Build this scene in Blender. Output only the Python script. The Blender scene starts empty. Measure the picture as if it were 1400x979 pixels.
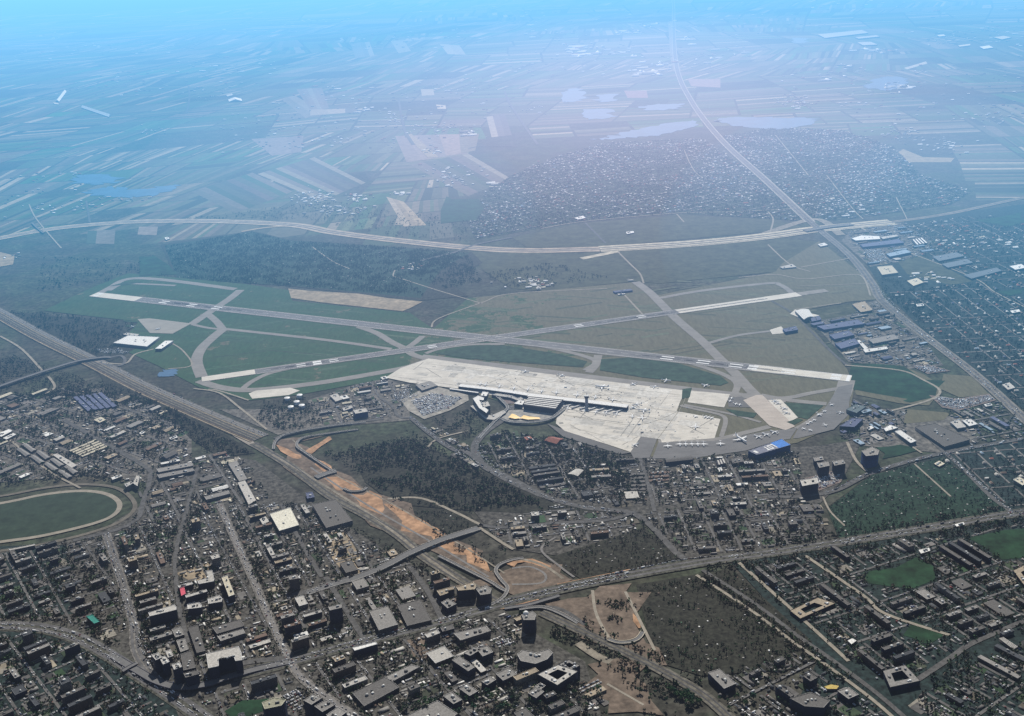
import bpy, math, random
import numpy as np
from mathutils import Matrix, Vector
from mathutils.geometry import tessellate_polygon
rng = np.random.default_rng(11); random.seed(11)
S = bpy.context.scene; C = S.collection

# ------------------------------------------------------------------ camera
FX, FY = 1400.0, 979.0
FOV, PITCH, ROLL, CAMH = math.radians(50), math.radians(21.25), math.radians(-2.5), 1624.0
F = FX/2/math.tan(FOV/2)
cr, sr, cp, sp = math.cos(ROLL), math.sin(ROLL), math.cos(PITCH), math.sin(PITCH)
R0 = Vector((1, 0, 0)); U0 = Vector((0, sp, cp)); FW = Vector((0, cp, -sp))
RX = cr*R0 + sr*U0; UY = -sr*R0 + cr*U0
cam = bpy.data.cameras.new('camera'); co = bpy.data.objects.new('camera', cam); C.objects.link(co)
m = Matrix((RX, UY, -FW)).transposed().to_4x4(); m.translation = Vector((0, 0, CAMH)); co.matrix_world = m
cam.sensor_fit = 'HORIZONTAL'; cam.angle = FOV; cam.clip_start = 5; cam.clip_end = 300000
S.camera = co

def G(px, py, z=0.0):                      # map survey point -> world metres at height z
    x = px-FX/2; y = -(py-FY/2)
    d = FW*F + RX*x + UY*y
    t = (CAMH-z)/-d.z
    return (d.x*t, d.y*t)
def Gs(pts, z=0.0): return [G(p[0], p[1], z) for p in pts]
def proj(x, y, z=0.0):
    v = np.stack([np.asarray(x, float), np.asarray(y, float), np.asarray(z, float)+0*np.asarray(x, float)-CAMH], -1)
    a = v@np.array(RX); b = v@np.array(UY); c = v@np.array(FW)
    return FX/2+F*a/c, FY/2-F*b/c

# ------------------------------------------------------------------ materials
MATS = {}
def nn(nt, t, **k):
    n = nt.nodes.new(t)
    for a, b in k.items(): setattr(n, a, b)
    return n
def mix(nt, fac, a, b, mode='MIX'):
    n = nt.nodes.new('ShaderNodeMix'); n.data_type = 'RGBA'; n.blend_type = mode
    for s, v in ((0, fac), (6, a), (7, b)):
        if hasattr(v, 'is_output'): nt.links.new(v, n.inputs[s])
        elif s == 0: n.inputs[0].default_value = v
        else: n.inputs[s].default_value = (*v[:3], 1)
    return n.outputs[2]
def noise(nt, scale, detail=3, rough=.6, vec=None, stretch=None):
    if vec is None:
        vec = nn(nt, 'ShaderNodeNewGeometry').outputs['Position']
    if stretch:
        mp = nn(nt, 'ShaderNodeMapping'); nt.links.new(vec, mp.inputs[0])
        mp.inputs['Rotation'].default_value[2] = stretch[2]
        mp.inputs['Scale'].default_value = (stretch[0], stretch[1], 1); vec = mp.outputs[0]
    n = nn(nt, 'ShaderNodeTexNoise'); n.inputs['Scale'].default_value = scale
    n.inputs['Detail'].default_value = detail; n.inputs['Roughness'].default_value = rough
    nt.links.new(vec, n.inputs['Vector']); return n.outputs['Fac']
def ramp(nt, fac, stops):
    r = nn(nt, 'ShaderNodeValToRGB'); e = r.color_ramp.elements
    while len(e) < len(stops): e.new(.5)
    for i, (p, c) in enumerate(stops):
        e[i].position = p; e[i].color = (*c, 1) if len(c) == 3 else c
    nt.links.new(fac, r.inputs[0]); return r.outputs[0]
def base(name):
    m = bpy.data.materials.new(name); m.use_nodes = True; nt = m.node_tree
    b = nt.nodes['Principled BSDF']; b.inputs['Roughness'].default_value = .9
    b.inputs['Specular IOR Level'].default_value = .15
    return m, nt, b
def flat(name, col, amp=.35, scale=.05, rough=.9, spec=.15, scale2=None):
    if name in MATS: return MATS[name]
    m, nt, b = base(name)
    n = noise(nt, scale, 4, .65)
    lo = tuple(c*(1-amp) for c in col); hi = tuple(min(1, c*(1+amp)) for c in col)
    c = ramp(nt, n, [(.3, lo), (.7, hi)])
    if scale2:
        n2 = noise(nt, scale2, 2, .5)
        c = mix(nt, .8, c, ramp(nt, n2, [(.35, (.7,)*3), (.65, (1.0,)*3)]), 'MULTIPLY')
    nt.links.new(c, b.inputs['Base Color'])
    b.inputs['Roughness'].default_value = rough; b.inputs['Specular IOR Level'].default_value = spec
    MATS[name] = m; return m
def vcol(name='painted_surface', scale=.12, amp=.25, rough=.85, spec=.2):
    if name in MATS: return MATS[name]
    m, nt, b = base(name)
    a = nn(nt, 'ShaderNodeAttribute', attribute_name='Col')
    n = noise(nt, scale, 3, .6)
    f = ramp(nt, n, [(.3, (1-amp,)*3), (.7, (1+amp*.6,)*3)])
    nt.links.new(mix(nt, 1.0, a.outputs['Color'], f, 'MULTIPLY'), b.inputs['Base Color'])
    b.inputs['Roughness'].default_value = rough; b.inputs['Specular IOR Level'].default_value = spec
    MATS[name] = m; return m
def wallmat(name, wall, glass, bw=3.2, bh=3.2, gap=1.3):
    if name in MATS: return MATS[name]
    m, nt, b = base(name)
    g = nn(nt, 'ShaderNodeNewGeometry')
    cx = nn(nt, 'ShaderNodeVectorMath', operation='CROSS_PRODUCT'); nt.links.new(g.outputs['Normal'], cx.inputs[0]); cx.inputs[1].default_value = (0, 0, 1)
    dt = nn(nt, 'ShaderNodeVectorMath', operation='DOT_PRODUCT'); nt.links.new(cx.outputs[0], dt.inputs[0]); nt.links.new(g.outputs['Position'], dt.inputs[1])
    sx = nn(nt, 'ShaderNodeSeparateXYZ'); nt.links.new(g.outputs['Position'], sx.inputs[0])
    cb = nn(nt, 'ShaderNodeCombineXYZ'); nt.links.new(dt.outputs['Value'], cb.inputs[0]); nt.links.new(sx.outputs[2], cb.inputs[1])
    br = nn(nt, 'ShaderNodeTexBrick'); br.offset = 0; nt.links.new(cb.outputs[0], br.inputs['Vector'])
    for k, v in (('Scale', 1), ('Mortar Size', gap/2), ('Brick Width', bw), ('Row Height', bh)): br.inputs[k].default_value = v
    br.inputs['Color1'].default_value = (*glass, 1); br.inputs['Color2'].default_value = (*[x*1.8 for x in glass], 1); br.inputs['Mortar'].default_value = (*wall, 1)
    n = noise(nt, .1, 2)
    nt.links.new(mix(nt, .6, br.outputs['Color'], ramp(nt, n, [(.3, (.65,)*3), (.7, (1.,)*3)]), 'MULTIPLY'), b.inputs['Base Color'])
    b.inputs['Roughness'].default_value = .6
    MATS[name] = m; return m

# ------------------------------------------------------------------ mesh builder
class MB:
    def __init__(s): s.v = []; s.f = []; s.n = 0
    def add(s, V, Fq, col=(.5, .5, .5), mi=0):
        V = np.asarray(V, float).reshape(-1, 3); Fq = np.asarray(Fq, int)
        Cc = np.asarray(col, float)
        if Cc.ndim == 1: Cc = np.tile(Cc[:3], (len(Fq), 1))
        s.v.append(V); s.f.append((Fq+s.n, Cc, np.full(len(Fq), mi))); s.n += len(V)
    def mesh(s, name, mats):
        me = bpy.data.meshes.new(name)
        if not s.v: return me
        V = np.concatenate(s.v); me.vertices.add(len(V)); me.vertices.foreach_set('co', V.astype(np.float32).ravel())
        lt = np.concatenate([np.full(len(f), f.shape[1]) for f, _, _ in s.f]); li = np.concatenate([f.ravel() for f, _, _ in s.f])
        me.loops.add(len(li)); me.loops.foreach_set('vertex_index', li.astype(np.int32))
        me.polygons.add(len(lt)); ls = np.concatenate([[0], np.cumsum(lt)[:-1]])
        me.polygons.foreach_set('loop_start', ls.astype(np.int32))
        me.polygons.foreach_set('material_index', np.concatenate([m for _, _, m in s.f]).astype(np.int32))
        me.update(calc_edges=True)
        cc = np.concatenate([c for _, c, _ in s.f]); cl = np.repeat(cc, lt, axis=0)
        at = me.color_attributes.new('Col', 'FLOAT_COLOR', 'CORNER')
        at.data.foreach_set('color', np.concatenate([cl, np.ones((len(cl), 1))], 1).astype(np.float32).ravel())
        for m in (mats if isinstance(mats, (list, tuple)) else [mats]): me.materials.append(m)
        return me
    def build(s, name, mats, parent=None, loc=None):
        o = bpy.data.objects.new(name, s.mesh(name, mats)); C.objects.link(o)
        if parent: o.parent = parent
        if loc is not None: o.location = loc
        return o
    def box(s, cx, cy, z0, w, d, h, rot=0, col=(.5, .5, .5), mi=0, bottom=False):
        s.boxes([cx], [cy], [z0], [w], [d], [h], [rot], [col], mi, bottom)
    def boxes(s, cx, cy, z0, w, d, h, rot, col, mi=0, bottom=False):
        cx, cy, z0, w, d, h, rot = [np.asarray(a, float) for a in (cx, cy, z0, w, d, h, rot)]
        col = np.asarray(col, float); N = len(cx)
        u = np.array([-.5, .5, .5, -.5]); v = np.array([-.5, -.5, .5, .5])
        lx = w[:, None]*u; ly = d[:, None]*v; c, q = np.cos(rot)[:, None], np.sin(rot)[:, None]
        X = cx[:, None]+lx*c-ly*q; Y = cy[:, None]+lx*q+ly*c
        V = np.zeros((N, 8, 3)); V[:, :4, 0] = X; V[:, 4:, 0] = X; V[:, :4, 1] = Y; V[:, 4:, 1] = Y
        V[:, :4, 2] = z0[:, None]; V[:, 4:, 2] = (z0+h)[:, None]
        fq = [[0, 1, 5, 4], [1, 2, 6, 5], [2, 3, 7, 6], [3, 0, 4, 7], [4, 5, 6, 7]]
        if bottom: fq.append([3, 2, 1, 0])
        fq = np.array(fq); Q = (np.arange(N)[:, None, None]*8+fq[None]).reshape(-1, 4)
        s.add(V.reshape(-1, 3), Q, np.repeat(col, len(fq), axis=0) if col.ndim > 1 else col, mi)
    def gables(s, cx, cy, z0, w, d, h, rot, col, mi=0):      # roof prisms, ridge along w
        cx, cy, z0, w, d, h, rot = [np.asarray(a, float) for a in (cx, cy, z0, w, d, h, rot)]
        col = np.asarray(col, float); N = len(cx)
        u = np.array([-.5, .5, .5, -.5, -.5, .5]); v = np.array([-.5, -.5, .5, .5, 0, 0]); zz = np.array([0, 0, 0, 0, 1, 1])
        lx = w[:, None]*u; ly = d[:, None]*v; c, q = np.cos(rot)[:, None], np.sin(rot)[:, None]
        V = np.stack([cx[:, None]+lx*c-ly*q, cy[:, None]+lx*q+ly*c, z0[:, None]+h[:, None]*zz], -1)
        A = np.array([[0, 1, 5, 4], [2, 3, 4, 5]]); B = np.array([[1, 2, 5], [3, 0, 4]])
        i = np.arange(N)[:, None, None]*6; base = s.n
        s.add(V.reshape(-1, 3), (i+A).reshape(-1, 4), np.repeat(col, 2, axis=0) if col.ndim > 1 else col, mi)
        s.f.append(((i+B).reshape(-1, 3)+base, np.repeat(col, 2, axis=0) if col.ndim > 1 else np.tile(col, (2*N, 1)), np.full(2*N, mi)))
    def prism(s, P, z0, z1, col=(.5,)*3, mi=0, top=True, side=True):
        P = ccw(P); n = len(P)
        V = [(x, y, z0) for x, y in P]+[(x, y, z1) for x, y in P]
        if side: s.add(V, [[i, (i+1) % n, n+(i+1) % n, n+i] for i in range(n)], col, mi)
        if top:
            T = tri(P); s.add([(x, y, z1) for x, y in P], T, col, mi)
    def tube(s, p0, p1, r0, r1, n=8, col=(.5,)*3, mi=0, cap=True):
        p0 = np.array(p0, float); p1 = np.array(p1, float); d = p1-p0; d /= np.linalg.norm(d)
        a = np.cross(d, [0, 0, 1.]) if abs(d[2]) < .9 else np.cross(d, [1., 0, 0]); a /= np.linalg.norm(a); b = np.cross(d, a)
        t = np.arange(n)*2*np.pi/n; ring = np.cos(t)[:, None]*a+np.sin(t)[:, None]*b
        s.add(np.concatenate([p0+ring*r0, p1+ring*r1]), [[i, (i+1) % n, n+(i+1) % n, n+i] for i in range(n)], col, mi)
        if cap: s.add(p1+ring*r1, [list(range(n))], col, mi)
    def lathe(s, ax0, ax1, prof, n=10, col=(.5,)*3, mi=0, c0=(0, 0, 0)):   # along x
        R = []
        for x, r, zo in prof:
            for k in range(n):
                t = 2*math.pi*k/n; R.append((c0[0]+x, c0[1]+r*math.cos(t), c0[2]+zo+r*math.sin(t)))
        Q = [[i*n+k, i*n+(k+1) % n, (i+1)*n+(k+1) % n, (i+1)*n+k] for i in range(len(prof)-1) for k in range(n)]
        s.add(R, Q, col, mi)
def area(P): return sum(P[i][0]*P[(i+1) % len(P)][1]-P[(i+1) % len(P)][0]*P[i][1] for i in range(len(P)))/2
def ccw(P): return list(P) if area(P) > 0 else list(P)[::-1]
def tri(P):
    T = tessellate_polygon([[Vector((x, y, 0)) for x, y in P]])
    out = []
    for t in T:
        a, b, c = t; A = (P[b][0]-P[a][0])*(P[c][1]-P[a][1])-(P[c][0]-P[a][0])*(P[b][1]-P[a][1])
        out.append([a, b, c] if A > 0 else [a, c, b])
    return out
def smooth(pts, k=6):
    P = [np.array(p, float) for p in pts]
    if len(P) < 3: return [tuple(p) for p in P]
    out = []
    for i in range(len(P)-1):
        a, b, c, d = P[max(i-1, 0)], P[i], P[i+1], P[min(i+2, len(P)-1)]
        for j in range(k):
            t = j/k; out.append(.5*((2*b)+(-a+c)*t+(2*a-5*b+4*c-d)*t*t+(-a+3*b-3*c+d)*t**3))
    out.append(P[-1]); return [tuple(p) for p in out]
def ribbon(mb, P, w, z, col=(.5,)*3, mi=0, off=0.0, w1=None):
    P = np.array(P, float); n = len(P); T = np.zeros_like(P)
    T[1:-1] = P[2:]-P[:-2]; T[0] = P[1]-P[0]; T[-1] = P[-1]-P[-2]; T /= np.linalg.norm(T, axis=1)[:, None]+1e-9
    N = np.stack([-T[:, 1], T[:, 0]], 1)
    ww = np.linspace(w, w1 if w1 is not None else w, n)[:, None]/2
    zz = np.full((n, 1), float(z)) if np.isscalar(z) else np.array(z, float).reshape(-1, 1)
    L = P+N*(off+ww); Rr = P+N*(off-ww)
    V = np.concatenate([np.hstack([Rr, zz]), np.hstack([L, zz])])
    mb.add(V, [[i, i+1, n+i+1, n+i] for i in range(n-1)], col, mi)

# ------------------------------------------------------------------ tagging
def struct(o): o['kind'] = 'structure'; return o
def tag(o, label, cat, group=None, kind=None):
    o['label'] = label; o['category'] = cat
    if group: o['group'] = group
    if kind: o['kind'] = kind
    return o
def empty(name, loc, rz=0.0):
    o = bpy.data.objects.new(name, None); C.objects.link(o); o.location = loc; o.rotation_euler = (0, 0, rz); o.empty_display_size = 2; return o

# ------------------------------------------------------------------ occupancy map
GX0, GY0, GR = -6000.0, 1700.0, 4.0
GW, GH = 3200, 2000
occ = np.zeros((GH, GW), bool)
def inpoly(X, Y, P):
    r = np.zeros(X.shape, bool); n = len(P)
    for i in range(n):
        x0, y0 = P[i]; x1, y1 = P[(i+1) % n]
        if y0 == y1: continue
        c = ((y0 > Y) != (y1 > Y)) & (X < (x1-x0)*(Y-y0)/(y1-y0)+x0); r ^= c
    return r
def mark(P, val=True, m=None):
    m = occ if m is None else m
    xs = [p[0] for p in P]; ys = [p[1] for p in P]
    i0 = max(0, int((min(xs)-GX0)/GR)-1); i1 = min(GW, int((max(xs)-GX0)/GR)+2)
    j0 = max(0, int((min(ys)-GY0)/GR)-1); j1 = min(GH, int((max(ys)-GY0)/GR)+2)
    if i0 >= i1 or j0 >= j1: return
    X, Y = np.meshgrid(GX0+(np.arange(i0, i1)+.5)*GR, GY0+(np.arange(j0, j1)+.5)*GR)
    m[j0:j1, i0:i1][inpoly(X, Y, P)] = val
def markline(P, w):
    for a, b in zip(P[:-1], P[1:]):
        a = np.array(a); b = np.array(b); d = b-a; L = np.linalg.norm(d)
        if L < 1e-6: continue
        d = d/L; n = np.array([-d[1], d[0]])*w/2; e = d*min(w/4, 6)
        mark([tuple(a-n-e), tuple(b-n+e), tuple(b+n+e), tuple(a+n-e)])
def free(cx, cy, w, d, rot=0.0):
    c, s = math.cos(rot), math.sin(rot)
    nx = max(2, int(w/6)+1); ny = max(2, int(d/6)+1)
    u, v = np.meshgrid(np.linspace(-w/2, w/2, nx), np.linspace(-d/2, d/2, ny)); u = u.ravel(); v = v.ravel()
    i = ((cx+u*c-v*s-GX0)/GR).astype(int); j = ((cy+u*s+v*c-GY0)/GR).astype(int)
    ok = (i >= 0) & (i < GW) & (j >= 0) & (j < GH)
    if not ok.all(): return True
    return not occ[j, i].any()
def freepts(X, Y):
    i = ((X-GX0)/GR).astype(int); j = ((Y-GY0)/GR).astype(int)
    ok = (i >= 0) & (i < GW) & (j >= 0) & (j < GH); r = np.ones(X.shape, bool); r[ok] = ~occ[j[ok], i[ok]]; return r
def rect(cx, cy, w, d, rot):
    c, s = math.cos(rot), math.sin(rot)
    return [(cx+u*w/2*c-v*d/2*s, cy+u*w/2*s+v*d/2*c) for u, v in ((-1, -1), (1, -1), (1, 1), (-1, 1))]

ZS = {'field': .1}
def sheet(name, polys, z, mat, block=True, sm=False, px=True, rough=False):
    mb = MB()
    for P in polys:
        z += .008
        W = Gs(P) if px else P
        if sm: W = smooth(W+[W[0]], 4)[:-1]
        if rough:
            W = [p for q in [[np.array(W[i]), (np.array(W[i])+W[(i+1) % len(W)])/2] for i in range(len(W))] for p in q]; d = min(28, .12*abs(area(W))**.5)
            W = [(x+rng.normal(0, d), y+rng.normal(0, d*.7)) for x, y in W]
        mb.add([(x, y, z) for x, y in W], tri(W))
        if block: mark(W)
    return struct(mb.build(name, mat))
def road(name, pts, w, z, mat, k=6, off=0, w1=None, block=True, extra=2):
    mb = MB(); W = smooth(Gs(pts), k); ribbon(mb, W, w, z, off=off, w1=w1)
    if block: markline(W, w+extra)
    return struct(mb.build(name, mat)), W
# ------------------------------------------------------------------ the land
def landmat():
    m, nt, b = base('spring_land')
    a = noise(nt, 1/900, 5, .6); bnoise = noise(nt, 1/110, 4, .65); c = noise(nt, 1/22, 3, .7)
    c1 = ramp(nt, a, [(.32, (.030, .042, .028)), (.48, (.055, .052, .042)), (.56, (.042, .055, .032)), (.7, (.078, .068, .052))])
    c2 = mix(nt, .75, c1, ramp(nt, bnoise, [(.3, (.45,)*3), (.52, (.95,)*3), (.72, (1.7,)*3)]), 'MULTIPLY')
    c3 = mix(nt, .85, c2, ramp(nt, c, [(.35, (.45,)*3), (.65, (1.75,)*3)]), 'MULTIPLY')
    nt.links.new(c3, b.inputs['Base Color']); return m
def grassmat():
    m, nt, b = base('airfield_grass')
    g = nn(nt, 'ShaderNodeNewGeometry'); sx = nn(nt, 'ShaderNodeSeparateXYZ'); nt.links.new(g.outputs['Position'], sx.inputs[0])
    mr = nn(nt, 'ShaderNodeMapRange'); nt.links.new(sx.outputs[0], mr.inputs[0]); mr.inputs[1].default_value = -500; mr.inputs[2].default_value = 1500
    a = noise(nt, 1/170, 6, .75)
    ad = nn(nt, 'ShaderNodeMath', operation='MULTIPLY_ADD'); nt.links.new(a, ad.inputs[0]); ad.inputs[1].default_value = 1.6; nt.links.new(mr.outputs[0], ad.inputs[2])
    c = ramp(nt, ad.outputs[0], [(.55, (.030, .080, .034)), (1.0, (.050, .088, .042)), (1.25, (.092, .104, .060)), (1.6, (.132, .124, .080))])
    st = noise(nt, 1/14, 3, .7, stretch=(1, .25, .25)); st2 = noise(nt, 1/5, 2, .6)
    c = mix(nt, .7, c, ramp(nt, st, [(.3, (.72,)*3), (.7, (1.25,)*3)]), 'MULTIPLY')
    c = mix(nt, .5, c, ramp(nt, st2, [(.3, (.8,)*3), (.7, (1.2,)*3)]), 'MULTIPLY')
    nt.links.new(c, b.inputs['Base Color']); return m
def concmat(name, col, amp, joint=None):
    m, nt, b = base(name)
    a = noise(nt, 1/60, 5, .7); st = noise(nt, 1/9, 3, .7, stretch=(.15, 1.2, -.32)); f = noise(nt, .4, 2, .6)
    c = ramp(nt, a, [(.3, tuple(x*(1-amp) for x in col)), (.7, tuple(x*(1+amp*.6) for x in col))])
    c = mix(nt, .6, c, ramp(nt, st, [(.3, (.78,)*3), (.6, (1.08,)*3)]), 'MULTIPLY')
    c = mix(nt, .5, c, ramp(nt, f, [(.3, (.8,)*3), (.7, (1.15,)*3)]), 'MULTIPLY')
    if joint:
        g = nn(nt, 'ShaderNodeNewGeometry'); mp = nn(nt, 'ShaderNodeMapping'); mp.inputs['Rotation'].default_value[2] = joint; nt.links.new(g.outputs['Position'], mp.inputs[0])
        br = nn(nt, 'ShaderNodeTexBrick'); nt.links.new(mp.outputs[0], br.inputs['Vector']); br.offset = .3
        for k, v in (('Scale', 1), ('Mortar Size', .6), ('Brick Width', 45), ('Row Height', 22)): br.inputs[k].default_value = v
        br.inputs['Color1'].default_value = (1, 1, 1, 1); br.inputs['Color2'].default_value = (.9, .9, .88, 1); br.inputs['Mortar'].default_value = (.55, .55, .55, 1)
        c = mix(nt, .32, c, br.outputs['Color'], 'MULTIPLY')
    nt.links.new(c, b.inputs['Base Color']); return m
LAND = landmat(); GRASS = grassmat()
ASPH = flat('old_asphalt', (.15, .147, .147), .4, 1/30, scale2=.3)
ASPHD = flat('dark_asphalt', (.085, .085, .09), .3, 1/30, scale2=.3)
TAXI = concmat('taxiway_asphalt', (.27, .255, .235), .18)
CONC = concmat('apron_concrete', (.67, .63, .555), .18, .33)
CONCW = concmat('bright_concrete', (.66, .62, .54), .1)
RWY = concmat('runway_asphalt', (.20, .195, .195), .15)
SAND = flat('bare_sand', (.36, .29, .20), .3, 1/50, scale2=.06)
EARTH = flat('orange_earth', (.44, .265, .155), .45, 1/40, scale2=.08)
EARTHB = flat('brown_earth', (.18, .14, .108), .45, 1/30, scale2=.08)
VERGE = flat('gravel_verge', (.28, .25, .20), .35, 1/25, scale2=.1)
WATER = flat('lake_water', (.045, .115, .22), .2, 1/120, rough=.6, spec=.15)
WOODF = flat('woodland_floor', (.034, .035, .026), .75, 1/14, scale2=.14)
GRN2 = flat('infield_turf', (.040, .074, .046), .4, 1/40, scale2=.06)
GRN = flat('green_field', (.016, .052, .024), .6, 1/60, scale2=.05)
DRY = flat('dry_grass', (.072, .078, .046), .4, 1/60, scale2=.05)
URB = flat('urban_ground', (.090, .086, .076), .85, 1/13, scale2=.16)
URBD = flat('dimmed_urban_ground', (.020, .036, .034), .8, 1/16, scale2=.12)  # dark tone also carries the shade of the bottom corners
YARD = flat('industrial_yard', (.155, .145, .128), .7, 1/22, scale2=.12)
PAINT = flat('white_marking', (.82, .82, .8), .08, .2)
V = vcol()

mb = MB()
gx = np.array([-90000, -30000, -12000, -5000, -1500, 1500, 5000, 12000, 30000, 90000.]); gy = np.array([-20000, 0, 2500, 5000, 8000, 12000, 20000, 40000, 110000.])
Vv = [(x, y, 0) for y in gy for x in gx]; nx = len(gx)
mb.add(Vv, [[j*nx+i, j*nx+i+1, (j+1)*nx+i+1, (j+1)*nx+i] for j in range(len(gy)-1) for i in range(nx-1)])
struct(mb.build('ground', LAND))

# farmland: strip fields
mb = MB()
pal = [(.20, .165, .12), (.15, .125, .10), (.11, .10, .075), (.05, .075, .04), (.035, .085, .04), (.075, .08, .055), (.24, .21, .16), (.09, .075, .065), (.06, .065, .05), (.13, .10, .09)]
def field_block(cx, cy, w, d, rot, n, z, pl=None, a=1.0, cols=None):
    ws = rng.uniform(.5, 1.5, n); ws *= w/ws.sum(); x = -w/2; c, s = math.cos(rot), math.sin(rot)
    for i in range(n):
        a0 = -d/2*rng.uniform(.75, 1); a1 = d/2*rng.uniform(.75, 1)
        q = [(x, a0), (x+ws[i], a0), (x+ws[i], a1), (x, a1)]; x += ws[i]
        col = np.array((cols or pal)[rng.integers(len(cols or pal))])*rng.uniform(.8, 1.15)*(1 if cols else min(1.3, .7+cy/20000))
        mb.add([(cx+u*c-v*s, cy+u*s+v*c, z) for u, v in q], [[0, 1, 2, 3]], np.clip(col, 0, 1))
zf = .12
mosaic = [(.13, .11, .08), (.10, .088, .065), (.08, .08, .052), (.035, .075, .030), (.02, .10, .035), (.045, .075, .038), (.18, .145, .10), (.03, .065, .03), (.05, .065, .04), (.10, .08, .065), (.04, .07, .035), (.06, .08, .045)]
def lerp2(Q, u, v): return (Q[0]*(1-u)+Q[1]*u)*(1-v)+(Q[3]*(1-u)+Q[2]*u)*v
def split_land(Q, depth, bias):
    e1 = (np.linalg.norm(Q[1]-Q[0])+np.linalg.norm(Q[2]-Q[3]))/2; e2 = (np.linalg.norm(Q[3]-Q[0])+np.linalg.norm(Q[2]-Q[1]))/2; c = Q.mean(0)
    lim = (230+c[1]*.020)*rng.uniform(.7, 1.6)
    if max(e1, e2) > lim*1.5 and depth < 9:
        t0, t1 = rng.uniform(.36, .64, 2); t1 = t0+(t1-t0)*.5
        if e1 > e2: a = Q[0]+(Q[1]-Q[0])*t0; b = Q[3]+(Q[2]-Q[3])*t1; split_land(np.array([Q[0], a, b, Q[3]]), depth+1, bias); split_land(np.array([a, Q[1], Q[2], b]), depth+1, bias)
        else: a = Q[0]+(Q[3]-Q[0])*t0; b = Q[1]+(Q[2]-Q[1])*t1; split_land(np.array([Q[0], Q[1], b, a]), depth+1, bias); split_land(np.array([a, b, Q[2], Q[3]]), depth+1, bias)
        return
    px, py = [v[0] for v in proj([c[0]], [c[1]])]
    if py > 322 or px < -150 or px > 1550 or (630 < px < 1340 and 180 < py < 330) or (px > 1190 and py > 262) or (px > 640 and py > 290): return
    k = rng.random()
    if k < .10: return
    ins = 4+c[1]*.0006; Q = c+(Q-c)*(1-ins*2/min(e1, e2)); n = int(rng.integers(5, 18)) if k > .25 else int(rng.integers(3, 7))
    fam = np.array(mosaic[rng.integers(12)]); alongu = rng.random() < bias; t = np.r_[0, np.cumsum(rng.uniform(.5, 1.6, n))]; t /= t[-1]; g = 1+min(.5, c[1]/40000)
    for m in range(n):
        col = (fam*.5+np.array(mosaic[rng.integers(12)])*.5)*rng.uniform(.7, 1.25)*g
        if rng.random() < .11 and n > 6: col = np.array((.33, .275, .20))*rng.uniform(.7, 1.2)
        if rng.random() < .08: col = np.array((.02, .03, .02))
        q = [lerp2(Q, *p) for p in (((t[m], 0), (t[m+1], 0), (t[m+1], 1), (t[m], 1)) if alongu else ((0, t[m]), (1, t[m]), (1, t[m+1]), (0, t[m+1])))]
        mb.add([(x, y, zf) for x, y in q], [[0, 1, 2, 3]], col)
nc = {}
def corner(i, j):
    if (i, j) not in nc:
        a = math.radians(14 if i < 3 else -8); x, y = (i-8)*2900+j*500+rng.normal(0, 350), 4700+j*2600+rng.normal(0, 350); nc[(i, j)] = np.array([x*math.cos(a)*.4+x*.6, y+x*.12*(1 if x < 0 else -.5)])
    return nc[(i, j)]
for j in range(11):
    for i in range(16):
        split_land(np.array([corner(i, j), corner(i+1, j), corner(i+1, j+1), corner(i, j+1)]), 0, rng.choice([.06, .94, .97]))
zf = .5
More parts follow.
